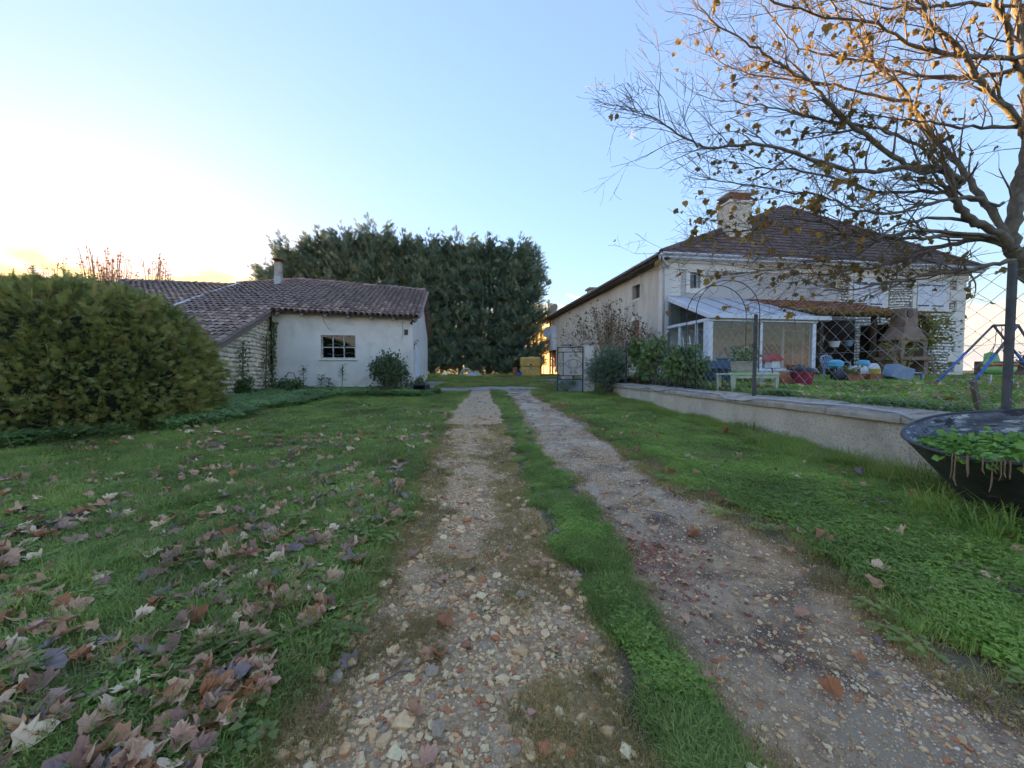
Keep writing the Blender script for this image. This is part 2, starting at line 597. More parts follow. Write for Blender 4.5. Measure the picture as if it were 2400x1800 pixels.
MT['bark'] = smat('bark', [(.10, .083, .062), (.18, .152, .115), (.26, .22, .17)], 8, .95, .8, 30, stains=[((.20, .21, .13), 9, .56, .1)])
MT['twig'] = smat('twig', [(.12, .092, .068), (.22, .17, .125)], 8, .9, .2, 40)
MT['soil'] = smat('soil', [(.03, .022, .016), (.06, .045, .032)], 10, .95, .6, 40)

# ------------------------------------------------------------------ the lie of the land (metres; camera stands at x 0, y 0)
_TY = [-50, 0, 5, 8, 12, 17, 22, 30, 40, 60, 400, 4000]
_TZ = [0, 0, .02, .09, .19, .33, .55, .85, .93, .95, .4, -4]
_DY = [0.0, 1.4, 1.9, 3.65, 6.6, 10.3, 17, 19]
_DL = [-1.05, -.98, -.90, -1.10, -1.48, -1.8, -1.95, -2.1]     # left edge of the driveway
_SL = [.50, .47, .47, .27, .02, -.25, -.96, -1.0]             # grass strip between the ruts
_SR = [.80, .80, .82, .80, .45, .25, -.2, -.2]
_DR = [2.1, 2.0, 1.98, 1.93, 1.77, 1.65, .89, .9]              # right edge
WALL_A = (5.24, 2.9)       # garden wall, near end (camera-side face)
WALL_B = (4.19, 15.9)      # far end


def ss(a, b, x):
    t = np.clip((np.asarray(x, float) - a) / (b - a), 0, 1)
    return t * t * (3 - 2 * t)


def dl(y): return np.interp(y, _DY, _DL) + .10 * vnoise(y, y * 0 + 3, .9, 1) + .05 * vnoise(y, y * 0, .3, 2)
def dr(y): return np.interp(y, _DY, _DR) + .10 * vnoise(y, y * 0 + 9, .9, 3) + .05 * vnoise(y, y * 0, .3, 4)
def sl(y): return np.interp(y, _DY, _SL) + .07 * vnoise(y, y * 0 + 5, .8, 5) + .04 * vnoise(y, y * 0, .25, 8)
def sr(y): return np.interp(y, _DY, _SR) + .07 * vnoise(y, y * 0 + 7, .8, 6) + .04 * vnoise(y, y * 0, .25, 9)


def base_z(x, y):
    x = np.asarray(x, float); y = np.asarray(y, float)
    z = np.interp(y, _TY, _TZ)
    near = np.exp(-np.hypot(x, y) / 40)
    z = z + near * (.03 * vnoise(x, y, 1.7, 11) + .012 * vnoise(x, y, .5, 12))
    z = z + .10 * ss(-2.2, -7, x) * ss(2, 9, y) * ss(40, 20, y)
    return z


def in_drive(x, y):
    return (y < 18.2) & (x > dl(y)) & (x < dr(y))


def drive_z(x, y):
    x = np.asarray(x, float); y = np.asarray(y, float)
    e = np.minimum(x - dl(y), dr(y) - x)
    s = np.minimum(x - sl(y), sr(y) - x)
    return base_z(x, y) + .006 - .035 * ss(0, .35, e) + .022 * ss(-.3, .15, s) + .011 * vnoise(x * 1.0, y * .12, .09, 23) * ss(.1, .4, x - sr(y)) * ss(0, .2, e) + .006 * vnoise(x, y, .16, 21) + .004 * vnoise(x, y, .07, 22)


def land_z(x, y):
    x = np.asarray(x, float); y = np.asarray(y, float)
    e = np.minimum(np.minimum(x - dl(y), dr(y) - x), 18.0 - y)
    return base_z(x, y) - .10 * ss(.10, .28, e)


def top_z(x, y):
    return np.where(in_drive(x, y), drive_z(x, y), base_z(x, y))


def wall_x(y): return WALL_A[0] + (WALL_B[0] - WALL_A[0]) * (np.asarray(y, float) - WALL_A[1]) / (WALL_B[1] - WALL_A[1])


def garden_z(x, y):
    x = np.asarray(x, float); y = np.asarray(y, float)
    return np.interp(y, [0, 6, 9.5, 12, 15, 30], [.76, .78, .84, .97, 1.06, 1.1]) + .02 * vnoise(x, y, 1.2, 31)


def grid_mesh(name, X, Y, zf, mat, keep=None):
    gx, gy = np.meshgrid(X, Y)
    V = np.stack([gx, gy, zf(gx, gy)], -1).reshape(-1, 3)
    nx, ny = len(X), len(Y)
    i = (np.arange(ny - 1)[:, None] * nx + np.arange(nx - 1)[None]).ravel()
    F = np.stack([i, i + 1, i + nx + 1, i + nx], 1)
    return mesh_np(name, V, F, mat, smooth=True)


def ground_mat():
    m, N, L, B = newmat('lawn_soil')
    tc = N.new('ShaderNodeTexCoord'); v = tc.outputs['Object']
    n1 = noise(N, L, v, .6, 6, .6)
    n2 = noise(N, L, v, 9, 6, .7)
    r1 = ramp(N, [(.11, .085, .055), (.17, .13, .085), (.25, .195, .13)], [.3, .5, .7])
    L.new(n2.outputs['Fac'], r1.inputs[0])
    c = mix(N, L, r1.outputs[0], (.17, .15, .08), n1.outputs['Fac'])
    # courtyard: worn gravel showing through the grass beyond the driveway
    sp = N.new('ShaderNodeSeparateXYZ'); L.new(v, sp.inputs[0])

    def band(sock, a, b, lo=0., hi=1.):
        q = N.new('ShaderNodeMapRange'); q.interpolation_type = 'SMOOTHSTEP'
        for i, w in ((1, a), (2, b), (3, lo), (4, hi)): q.inputs[i].default_value = w
        L.new(sock, q.inputs[0]); return q.outputs[0]

    def mul(a, b):
        q = N.new('ShaderNodeMath'); q.operation = 'MULTIPLY'
        L.new(a, q.inputs[0])
        if isinstance(b, float): q.inputs[1].default_value = b
        else: L.new(b, q.inputs[1])
        return q.outputs[0]
    mp = N.new('ShaderNodeMapping'); mp.inputs['Scale'].default_value = (.16, .55, 1); L.new(v, mp.inputs[0])
    n3 = noise(N, L, mp.outputs[0], 1.0, 5, .6)
    cy = mul(mul(band(sp.outputs[1], 16.5, 19), band(sp.outputs[1], 36, 31)), mul(band(sp.outputs[0], -9, -5), band(n3.outputs['Fac'], .46, .56)))
    gr = ramp(N, [(.25, .24, .22), (.42, .40, .37)], [.35, .65]); n4 = noise(N, L, v, 40, 4, .7); L.new(n4.outputs['Fac'], gr.inputs[0])
    c = mix(N, L, c, gr.outputs[0], cy)
    L.new(c, B.inputs['Base Color']); B.inputs['Roughness'].default_value = .95; B.inputs['Specular IOR Level'].default_value = .1
    bp = N.new('ShaderNodeBump'); bp.inputs['Strength'].default_value = .7; bp.inputs['Distance'].default_value = .04
    L.new(n2.outputs['Fac'], bp.inputs['Height']); L.new(bp.outputs[0], B.inputs['Normal'])
    return m


def gseq(a, b, first, grow):
    out = [a]; st = first
    while out[-1] < b:
        out.append(out[-1] + st); st *= grow
    return np.array(out)


gy = np.concatenate([-gseq(.5, 60, .5, 1.3)[::-1], np.arange(-.4, 20, .14), gseq(20, 4500, .3, 1.07)])
gxr = np.concatenate([np.arange(0, 3.2, .1), gseq(3.2, 4500, .15, 1.09)])
gx = np.concatenate([-gxr[::-1][:-1], gxr])
ground = link('ground', grid_mesh('ground', gx, gy, land_z, ground_mat()))
tag(ground, kind='structure')


def drive_mat():
    m, N, L, B = newmat('driveway_gravel')
    tc = N.new('ShaderNodeTexCoord'); v = tc.outputs['Object']
    at_ = N.new('ShaderNodeAttribute'); at_.attribute_name = 'tint'
    f = at_.outputs['Fac']        # 0 left rut, .5 grass strip, 1 right rut: what the surface is made of
    nb = noise(N, L, v, 1.3, 5, .6)
    nf = noise(N, L, v, 60, 4, .75)
    nm = noise(N, L, v, 14, 5, .7)
    vo = N.new('ShaderNodeTexVoronoi'); vo.inputs['Scale'].default_value = 38; L.new(v, vo.inputs['Vector'])
    dirt = ramp(N, [(.27, .165, .085), (.42, .275, .15), (.56, .385, .225)], [.32, .5, .68]); L.new(nm.outputs['Fac'], dirt.inputs[0])
    peb = ramp(N, [(.38, .245, .12), (.64, .45, .25), (.78, .60, .37)], [.25, .5, .75]); L.new(vo.outputs['Color'], peb.inputs[0])
    grv = ramp(N, [(.32, .24, .165), (.57, .46, .34), (.76, .65, .51)], [.35, .52, .7]); L.new(nf.outputs['Fac'], grv.inputs[0])
    left = mix(N, L, dirt.outputs[0], peb.outputs[0], .35)
    th = N.new('ShaderNodeMapRange'); th.inputs[1].default_value = .42; th.inputs[2].default_value = .58; L.new(nb.outputs['Fac'], th.inputs[0])
    sy_ = N.new('ShaderNodeSeparateXYZ'); L.new(v, sy_.inputs[0])
    ny = N.new('ShaderNodeMapRange'); ny.inputs[1].default_value = 2.2; ny.inputs[2].default_value = 5.5; ny.inputs[3].default_value = .25; L.new(sy_.outputs[1], ny.inputs[0])
    tg = N.new('ShaderNodeMath'); tg.operation = 'MULTIPLY'; L.new(th.outputs[0], tg.inputs[0]); L.new(ny.outputs[0], tg.inputs[1])
    right = mix(N, L, dirt.outputs[0], grv.outputs[0], tg.outputs[0])
    # wet dark patches and a sandy hollow in the near right rut
    nw = noise(N, L, v, 2.4, 5, .65, .5)
    wet = N.new('ShaderNodeMapRange'); wet.inputs[1].default_value = .47; wet.inputs[2].default_value = .62; L.new(nw.outputs['Fac'], wet.inputs[0])
    right = mix(N, L, right, (.17, .115, .075), wet.outputs[0])
    sd_ = N.new('ShaderNodeVectorMath'); sd_.operation = 'DISTANCE'; sd_.inputs[1].default_value = (1.42, 1.38, 0.0); L.new(v, sd_.inputs[0])
    sa = N.new('ShaderNodeMapRange'); sa.inputs[1].default_value = .26; sa.inputs[2].default_value = .14; L.new(sd_.outputs['Value'], sa.inputs[0])
    right = mix(N, L, right, (.40, .29, .18), sa.outputs[0])
    moss = N.new('ShaderNodeMapRange'); moss.inputs[1].default_value = .55; moss.inputs[2].default_value = .68
    nq = noise(N, L, v, 3.1, 6, .7); L.new(nq.outputs['Fac'], moss.inputs[0])
    left = mix(N, L, left, (.13, .13, .045), moss.outputs[0])
    a = N.new('ShaderNodeMapRange'); a.inputs[1].default_value = .55; a.inputs[2].default_value = .9; L.new(f, a.inputs[0])
    c = mix(N, L, left, right, a.outputs[0])
    b = N.new('ShaderNodeMath'); b.operation = 'PINGPONG'; b.inputs[1].default_value = .5; L.new(f, b.inputs[0])
    b2 = N.new('ShaderNodeMapRange'); b2.inputs[1].default_value = .3; b2.inputs[2].default_value = .5; L.new(b.outputs[0], b2.inputs[0])
    sn = noise(N, L, v, 7, 5, .7)
    sm = ramp(N, [(.11, .085, .052), (.20, .15, .095)], [.35, .65]); L.new(sn.outputs['Fac'], sm.inputs[0])
    c = mix(N, L, c, sm.outputs[0], b2.outputs[0])
    # crushed brick lying in a patch of the right rut
    sp = N.new('ShaderNodeVectorMath'); sp.operation = 'DISTANCE'; sp.inputs[1].default_value = (1.0, 2.75, 0.0); L.new(v, sp.inputs[0])
    br = N.new('ShaderNodeMapRange'); br.inputs[1].default_value = .42; br.inputs[2].default_value = .1; L.new(sp.outputs['Value'], br.inputs[0])
    bm_ = N.new('ShaderNodeMath'); bm_.operation = 'MULTIPLY'; L.new(br.outputs[0], bm_.inputs[0])
    nt = N.new('ShaderNodeMapRange'); nt.inputs[1].default_value = .45; nt.inputs[2].default_value = .56; L.new(nm.outputs['Fac'], nt.inputs[0]); L.new(nt.outputs[0], bm_.inputs[1])
    c = mix(N, L, c, (.26, .09, .055), bm_.outputs[0])
    L.new(c, B.inputs['Base Color'])
    B.inputs['Roughness'].default_value = .85; B.inputs['Specular IOR Level'].default_value = .25
    bp = N.new('ShaderNodeBump'); bp.inputs['Strength'].default_value = 1.0; bp.inputs['Distance'].default_value = .03
    hm = mix(N, L, nf.outputs['Fac'], nm.outputs['Fac'], .5)
    L.new(hm, bp.inputs['Height']); L.new(bp.outputs[0], B.inputs['Normal'])
    return m


def drive_sheet():
    Y = np.concatenate([np.arange(-.5, 6, .045), np.arange(6, 18.1, .09)])
    k = 74
    t = np.linspace(0, 1, k)
    l, r, a, b = dl(Y), dr(Y), sl(Y), sr(Y)
    X = l[:, None] + (r - l)[:, None] * t[None]
    YY = np.repeat(Y[:, None], k, 1)
    Z = drive_z(X, YY)
    Z[:, 0] -= .04; Z[:, -1] -= .04; Z[-1] -= .04
    V = np.stack([X, YY, Z], -1).reshape(-1, 3)
    i = (np.arange(len(Y) - 1)[:, None] * k + np.arange(k - 1)[None]).ravel()
    F = np.stack([i, i + 1, i + k + 1, i + k], 1)
    mid = (a + b)[:, None] / 2; hw = (b - a)[:, None] / 2
    tint = np.clip(.5 + .5 * np.sign(X - mid) * ss(hw * .8, hw * 1.35 + .12, np.abs(X - mid)), 0, 1)
    return mesh_np('driveway', V, F, drive_mat(), tint=tint.ravel(), smooth=True)


driveway = link('driveway', drive_sheet())
tag(driveway, kind='structure')

# garden terrace behind the wall
gsx = np.concatenate([np.arange(0, 8, .25), gseq(8, 3000, .4, 1.12)])


def garden_sheet():
    Y = np.concatenate([[-12, -4, 0], np.arange(1, 24, .3), [26, 30]])
    V = []
    for y in Y:
        x0 = float(wall_x(min(max(y, WALL_A[1] - 6), WALL_B[1]))) + .30
        if y > WALL_B[1]:
            x0 = 4.5 + (y - WALL_B[1]) * 1.55
        xs = x0 + gsx * (1 if y < 16 else 1)
        for x in xs: V.append((x, y, float(garden_z(x, y)) - .5 * float(ss(60, 900, x))))
    k = len(gsx)
    i = (np.arange(len(Y) - 1)[:, None] * k + np.arange(k - 1)[None]).ravel()
    return mesh_np('garden_lawn', np.array(V), np.stack([i, i + 1, i + k + 1, i + k], 1), MT['garden_soil'], smooth=True)


MT['garden_soil'] = smat('garden_soil', [(.035, .045, .02), (.06, .08, .03), (.10, .085, .05)], 2.5, .95, .6, 30)
garden = tag(link('garden_lawn', garden_sheet()), kind='structure')


# ------------------------------------------------------------------ stones, grass and small herbs on the ground
def rock_mesh(name, mat, sub=1, flat_=.55, seed=0):
    bm = bmesh.new()
    bmesh.ops.create_icosphere(bm, subdivisions=sub, radius=.5)
    r = random.Random(seed)
    ph = [r.uniform(0, 6.3) for _ in range(6)]
    for v in bm.verts:
        p = v.co
        k = 1 + .22 * math.sin(p.x * 5 + ph[0]) * math.sin(p.y * 6 + ph[1]) + .16 * math.sin(p.z * 7 + ph[2] + p.x * 4) + r.uniform(-.09, .09)
        v.co = Vector((p.x * k * r.uniform(.95, 1.05), p.y * k * (.72 + .1 * math.sin(ph[3])), p.z * k * flat_))
    m = bpy.data.meshes.new(name)
    bm.to_mesh(m); bm.free()
    m.materials.append(mat)
    return m


def stone_mat():
    m, N, L, B = newmat('pebble')
    oi = N.new('ShaderNodeObjectInfo')
    r = ramp(N, tone([(.44, .34, .23), (.56, .46, .34), (.32, .25, .19), (.62, .54, .42), (.36, .18, .11), (.48, .39, .29), (.28, .26, .24), (.52, .38, .25), (.58, .49, .38), (.42, .33, .24)], (1.5, 1.2, .84)))
    r.color_ramp.interpolation = 'CONSTANT'
    L.new(oi.outputs['Random'], r.inputs[0])
    tc = N.new('ShaderNodeTexCoord')
    n = noise(N, L, tc.outputs['Object'], 5, 5, .7)
    hs = N.new('ShaderNodeHueSaturation'); mr = N.new('ShaderNodeMapRange'); mr.inputs[3].default_value = .55; mr.inputs[4].default_value = 1.35
    L.new(n.outputs['Fac'], mr.inputs[0]); L.new(mr.outputs[0], hs.inputs['Value']); L.new(r.outputs[0], hs.inputs['Color'])
    L.new(hs.outputs[0], B.inputs['Base Color']); B.inputs['Roughness'].default_value = .85; B.inputs['Specular IOR Level'].default_value = .25
    bp = N.new('ShaderNodeBump'); bp.inputs['Strength'].default_value = .4; bp.inputs['Distance'].default_value = .05
    L.new(n.outputs['Fac'], bp.inputs['Height']); L.new(bp.outputs[0], B.inputs['Normal'])
    return m


MT['pebble'] = stone_mat()
MT['gravel'] = smat('fine_gravel', [(.43, .325, .22), (.60, .47, .34), (.74, .62, .47)], 3, .85, 0, rnd=.35)
rocks = [rock_mesh('stone', MT['pebble'], 1, .5 + .1 * (i % 3), 40 + i) for i in range(8)]
rock_t = [template('stone_source', rock_mesh('stone', MT['pebble'], 1, .55, 60 + i)) for i in range(3)]
grav_t = [template('gravel_source', rock_mesh('gravel', MT['gravel'], 1, .6, 70 + i)) for i in range(2)]


def rnd_drive(n, y0, y1, a, b, pw=1.6):
    """n points in the rut between edge functions a and b, denser towards the camera"""
    y = y0 + (y1 - y0) * rng.random(n) ** pw
    u = rng.random(n)
    x = a(y) + (b(y) - a(y)) * u
    return x, y, u


# embedded cobbles one can pick out, nearest the camera
mats4 = []
px, py, pu = rnd_drive(340, 1.15, 4.4, dl, sl, 1.5)
for x, y in zip(px, py):
    s = random.choice([.04, .045, .05, .055, .06, .07, .085]) * random.uniform(.85, 1.15)
    z = float(drive_z(x, y)) + s * .06
    mats4.append(Matrix.Translation((x, y, z)) @ Euler((random.uniform(-.25, .25), random.uniform(-.25, .25), random.uniform(0, 6.28))).to_matrix().to_4x4() @ Matrix.Diagonal((s, s, s, 1)))
mats4 = mats4[:300]
pieces(driveway, 'stone', rocks, mats4, 300)


def scatter_xy(name, x, y, zf, tmpl, smin, smax, tilt=.3, sink=0.0, sp=1.0, parent=None):
    n = len(x)
    s = smin + (smax - smin) * rng.random(n) ** sp
    P = np.stack([x, y, zf(x, y) + sink * s], 1)
    rot = np.stack([rng.uniform(-tilt, tilt, n), rng.uniform(-tilt, tilt, n), rng.uniform(0, 6.283, n)], 1)
    return scatter(name, P, rot, s, tmpl, parent)


for i, (nn, lo, hi) in enumerate([(9500, .016, .046), (14000, .010, .030), (18000, .006, .018)]):
    x, y, u = rnd_drive(nn, .9, 10, dl, sl, 1.7)
    k = vnoise(x, y, .5, 41 + i) + .5 * vnoise(x, y, .17, 51 + i) > -.38 + .5 * ss(4, 9, y) * 0
    scatter_xy('driveway_pebbles', x[k], y[k], drive_z, rock_t[i], lo, hi, .35, .05, 1.8, driveway)
for i, (nn, lo, hi) in enumerate([(16000, .008, .02), (14000, .006, .016)]):
    x, y, u = rnd_drive(nn, 1.0, 13, sr, dr, 1.5)
    k = (vnoise(x, y, .8, 61) + .35 * vnoise(x, y, .25, 62) + 1.3 * (u - .55) + .45 * np.minimum(y - 4.4, 2.5) > .55 * rng.normal(0, 1, len(x)))
    scatter_xy('driveway_gravel', x[k], y[k], drive_z, grav_t[i], lo, hi, .4, .05, 1.5, driveway)
x, y, u = rnd_drive(3200, 1.0, 8, sr, dr, 1.5)
scatter_xy('driveway_pebbles', x, y, drive_z, rock_t[1], .012, .035, .35, .05, 1.8, driveway)
x, y, u = rnd_drive(7000, 5, 17.8, dl, sl, 1.1)
scatter_xy('driveway_gravel', x, y, drive_z, grav_t[0], .012, .03, .4, .05, 1.5, driveway)
MT['brick_bit'] = smat('brick_rubble', [(.20, .07, .045), (.30, .11, .07), (.36, .17, .11)], 4, .9, .3, 30, rnd=.3)
grit_t = [template('grit_source', rock_mesh('grit', MT['pebble'], 0 if False else 1, .6, 95 + i)) for i in range(2)]
for a_, b_, nn in ((dl, sl, 26000), (sr, dr, 30000)):
    x, y, u = rnd_drive(nn, 1.0, 6.5, a_, b_, 1.5)
    scatter_xy('driveway_grit', x, y, drive_z, grit_t[0], .003, .011, .4, .05, 1.4, driveway)
nb_ = 420
x = 1.0 + rng.normal(0, .22, nb_); y = 2.75 + rng.normal(0, .34, nb_) - (x - 1.0) * .5
scatter_xy('driveway_brick_rubble', x, y, drive_z, template('brick_source', rock_mesh('brick', MT['brick_bit'], 1, .45, 91)), .012, .05, .3, .02, 1.6, driveway)


def blades(n, r, h0, h1, w, lean, seed, mat, name='tuft'):
    g = np.random.default_rng(seed)
    V = []; F = []
    for i in range(n):
        a, rr = g.uniform(0, 6.283), r * math.sqrt(g.random())
        bx_, by_ = rr * math.cos(a), rr * math.sin(a)
        h = g.uniform(h0, h1); d = g.uniform(0, 6.283) if g.random() < .5 else a
        l = h * lean * g.uniform(.3, 1.4)
        ww = w * g.uniform(.7, 1.2)
        sx, sy = -math.sin(d) * ww, math.cos(d) * ww
        o = len(V)
        mx, my = bx_ + math.cos(d) * l * .35, by_ + math.sin(d) * l * .35
        tx, ty = bx_ + math.cos(d) * l, by_ + math.sin(d) * l
        V += [(bx_ - sx, by_ - sy, -.01), (bx_ + sx, by_ + sy, -.01), (mx - sx * .8, my - sy * .8, h * .62), (mx + sx * .8, my + sy * .8, h * .62), (tx, ty, h * (1 - .25 * lean))]
        F += [(o, o + 1, o + 3), (o, o + 3, o + 2), (o + 2, o + 3, o + 4)]
    return mesh_np(name, np.array(V), np.array(F), mat, tint=np.repeat(g.random(n), 5))


def herb(n, r, h0, h1, ls, seed, mat, name='herb', droop=.3, lobes=3):
    """low leafy cover: little leaves held on the air, each a folded pair of faces"""
    g = np.random.default_rng(seed)
    V = []; F = []; T = []
    for i in range(n):
        a, rr = g.uniform(0, 6.283), r * math.sqrt(g.random())
        c = np.array([rr * math.cos(a), rr * math.sin(a), g.uniform(h0, h1)])
        th = g.uniform(0, 6.283)
        for k in range(lobes):
            d = th + k * 6.283 / max(lobes, 1) + g.uniform(-.2, .2)
            s = ls * g.uniform(.7, 1.25)
            dx = np.array([math.cos(d), math.sin(d), -droop * g.uniform(-.3, 1.2)])
            sd_ = np.array([-math.sin(d), math.cos(d), 0]) * .42
            up = np.array([0, 0, .16])
            o = len(V)
            V += [c, c + (dx * .45 + sd_ + up) * s, c + dx * s, c + (dx * .45 - sd_ + up) * s]
            F += [(o, o + 1, o + 2), (o, o + 2, o + 3)]
            T += [g.random()] * 4
    return mesh_np(name, np.array(V), np.array(F), mat, tint=np.array(T))


def grassmat(name, cols, trans=.45):
    m, N, L, B = newmat(name)
    a = N.new('ShaderNodeAttribute'); a.attribute_name = 'tint'
    oi = N.new('ShaderNodeObjectInfo')
    ad = N.new('ShaderNodeMath'); ad.operation = 'MULTIPLY_ADD'; ad.inputs[1].default_value = .45; ad.inputs[2].default_value = 0.
    L.new(a.outputs['Fac'], ad.inputs[0])
    ad2 = N.new('ShaderNodeMath'); ad2.operation = 'MULTIPLY_ADD'; ad2.inputs[1].default_value = .55
    L.new(oi.outputs['Random'], ad2.inputs[0]); L.new(ad.outputs[0], ad2.inputs[2])
    r = ramp(N, tone(cols, (1.7, 1.42, 1.15))); L.new(ad2.outputs[0], r.inputs[0])
    # patches: lusher and drier stretches, a couple of metres and a hand's breadth across
    pn = noise(N, L, oi.outputs['Location'], .9, 3, .6)
    pm = N.new('ShaderNodeMapRange'); pm.inputs[1].default_value = .35; pm.inputs[2].default_value = .65; pm.inputs[3].default_value = .72; pm.inputs[4].default_value = 1.3
    L.new(pn.outputs['Fac'], pm.inputs[0])
    hs = N.new('ShaderNodeHueSaturation'); L.new(pm.outputs[0], hs.inputs['Value']); L.new(r.outputs[0], hs.inputs['Color'])
    pd = noise(N, L, oi.outputs['Location'], 2.3, 3, .6)
    pq = N.new('ShaderNodeMapRange'); pq.inputs[1].default_value = .55; pq.inputs[2].default_value = .75; pq.inputs[4].default_value = .55
    L.new(pd.outputs['Fac'], pq.inputs[0])
    gc = mix(N, L, hs.outputs[0], (.26, .25, .11), pq.outputs[0])
    L.new(gc, B.inputs['Base Color']); B.inputs['Roughness'].default_value = .5; B.inputs['Specular IOR Level'].default_value = .35
    tr = N.new('ShaderNodeBsdfTranslucent'); L.new(gc, tr.inputs[0])
    mx = N.new('ShaderNodeMixShader'); mx.inputs[0].default_value = trans
    L.new(B.outputs[0], mx.inputs[1]); L.new(tr.outputs[0], mx.inputs[2])
    L.new(mx.outputs[0], [q for q in N if q.type == 'OUTPUT_MATERIAL'][0].inputs[0])
    return m


MT['grass'] = grassmat('grass_blades', [(.085, .165, .05), (.12, .22, .06), (.17, .28, .075), (.27, .31, .12), (.10, .19, .065)])
MT['grass_dry'] = grassmat('worn_grass', [(.13, .16, .055), (.21, .21, .08), (.32, .26, .15), (.16, .19, .065)])
MT['grass_verge'] = grassmat('verge_blades', [(.10, .19, .05), (.14, .26, .065), (.19, .31, .08), (.27, .32, .12), (.12, .22, .06)])
MT['clover'] = grassmat('clover', [(.11, .21, .05), (.16, .29, .065), (.23, .35, .085), (.13, .24, .06)])
MT['weed'] = grassmat('rosette_weed', [(.10, .17, .06), (.15, .22, .07), (.20, .26, .09), (.12, .19, .07)])
MT['nettle'] = grassmat('nettle', [(.09, .18, .085), (.13, .24, .105), (.18, .30, .13), (.10, .20, .09)])
g_short = [template('grass_source', blades(46, .085, .025, .075, .0024, .9, 200 + i, MT['grass'])) for i in range(4)]
g_verge = [template('grass_source', blades(44, .09, .035, .11, .0026, .9, 250 + i, MT['grass_verge'])) for i in range(3)]
g_vlong = [template('grass_source', blades(48, .09, .10, .24, .0030, .95, 260 + i, MT['grass_verge'])) for i in range(2)]
g_long = [template('grass_source', blades(42, .075, .07, .17, .0026, .85, 210 + i, MT['grass'])) for i in range(3)]
g_dry = [template('grass_source', blades(36, .09, .015, .05, .0022, 1.1, 220 + i, MT['grass_dry'])) for i in range(2)]
c_low = [template('clover_source', herb(34, .11, .02, .06, .020, 230 + i, MT['clover'])) for i in range(3)]
n_tall = [template('nettle_source', herb(44, .18, .03, .19, .042, 240 + i, MT['nettle'], droop=.5, lobes=4)) for i in range(3)]


def rnd_field(n, x0, x1, y0, y1, pw):
    y = y0 + (y1 - y0) * rng.random(n) ** pw
    x = x0 + (x1 - x0) * rng.random(n)
    k = (np.abs(x) < 1.42 * y + .5)
    return x[k], y[k]


# lawn left of the driveway
for i in range(4):
    x, y = rnd_field(20000, -13, -.6, .7, 17.5, 1.25)
    k = (x < dl(y) + .06 + .12 * vnoise(x, y, .3, 70 + i)) & (vnoise(x, y, .45, 71) + .6 * vnoise(x, y, .15, 72) > -.75)
    scatter_xy('lawn_grass', x[k], y[k], base_z, g_short[i], .7, 1.25, .25)
for i in range(3):
    x, y = rnd_field(9000, -13, -.6, .8, 17, 1.2)
    k = (x < dl(y) - .12) & (vnoise(x, y, .7, 73) + .5 * vnoise(x, y, .2, 74 + i) > .22)
    scatter_xy('lawn_grass_tufts', x[k], y[k], base_z, g_long[i], .6, 1.05, .25)
weed_t = [template('weed_source', herb(12, .06, .012, .035, .034, 270 + i, MT['weed'], droop=.15, lobes=2)) for i in range(2)]
for i in range(2):
    x, y = rnd_field(1500, -10, 5, .9, 12, 1.3)
    k = ((x < dl(y) + .2) | ((x > dr(y) - .15) & (x < wall_x(y) - .1))) & (vnoise(x, y, .9, 205 + i) > -.1)
    scatter_xy('lawn_weeds', x[k], y[k], base_z, weed_t[i], .7, 1.5, .2, .02)
x, y = rnd_field(6500, -10, -.8, .8, 12, 1.3)
k = (x < dl(y)) & (vnoise(x, y, .6, 207) + .5 * vnoise(x, y, .2, 208) > .25)
scatter_xy('lawn_clover', x[k], y[k], base_z, c_low[2], .6, 1.0, .2)
x, y = rnd_field(5000, -10, -.8, .8, 13, 1.2)
k = (x < dl(y)) & (vnoise(x, y, .5, 209) > .1)
scatter_xy('lawn_dry_grass', x[k], y[k], base_z, g_dry[0], .9, 1.7, .25)
# strip between the ruts
for i in range(3):
    x, y, u = rnd_drive(5600, .8, 18, lambda q: sl(q) - .02, lambda q: sr(q) + .02, 1.35)
    k = vnoise(x, y, .35, 75) + .6 * vnoise(x, y, .12, 76 + i) + 1.6 * (np.minimum(u, 1 - u) - .22) + .25 * rng.normal(0, 1, len(x)) > .08
    scatter_xy('strip_grass', x[k], y[k], drive_z, g_short[i], .45, .95, .25, parent=driveway)
x, y, u = rnd_drive(3400, .8, 8, sl, sr, 1.4)
k = vnoise(x, y, .4, 175) + .5 * vnoise(x, y, .15, 176) + 1.4 * (np.minimum(u, 1 - u) - .3) > .05
x, y = x[k], y[k]
scatter_xy('strip_clover', x, y, drive_z, c_low[0], .5, .9, .2, parent=driveway)
# verge right of the driveway, up to the wall
for i in range(3):
    x, y = rnd_field(13000, .6, 5.4, .8, 17, 1.2)
    k = (x > dr(y) - .05) & (x < wall_x(y) - .03) & (vnoise(x, y, .4, 77) + .5 * vnoise(x, y, .13, 177 + i) > -.75 + .95 * ss(.5, 0, x - dr(y)))
    scatter_xy('verge_grass', x[k], y[k], base_z, g_verge[i], .5, 1.0, .3)
for i in range(3):
    x, y = rnd_field(8000, 1.2, 5.4, .8, 7, 1.2)
    k = (x > dr(y) + .3 + .25 * vnoise(x, y, .4, 80)) & (x < wall_x(y) - .03) & (vnoise(x, y, .7, 78) + .5 * vnoise(x, y, .2, 178 + i) > -.28 + .3 * ss(2.5, 6, y))
    scatter_xy('verge_clover', x[k], y[k], base_z, c_low[i], .65, 1.15, .3)
for i in range(2):
    x, y = rnd_field(5200, 1.5, 5.4, .9, 16, 1.1)
    k = (x > wall_x(y) - .7 + .4 * vnoise(x, y, .9, 179)) & (x < wall_x(y) - .12) & (vnoise(x, y, .5, 79) > .12)
    scatter_xy('verge_tall_grass', x[k], y[k], base_z, g_vlong[i], .5, 1.1, .3)
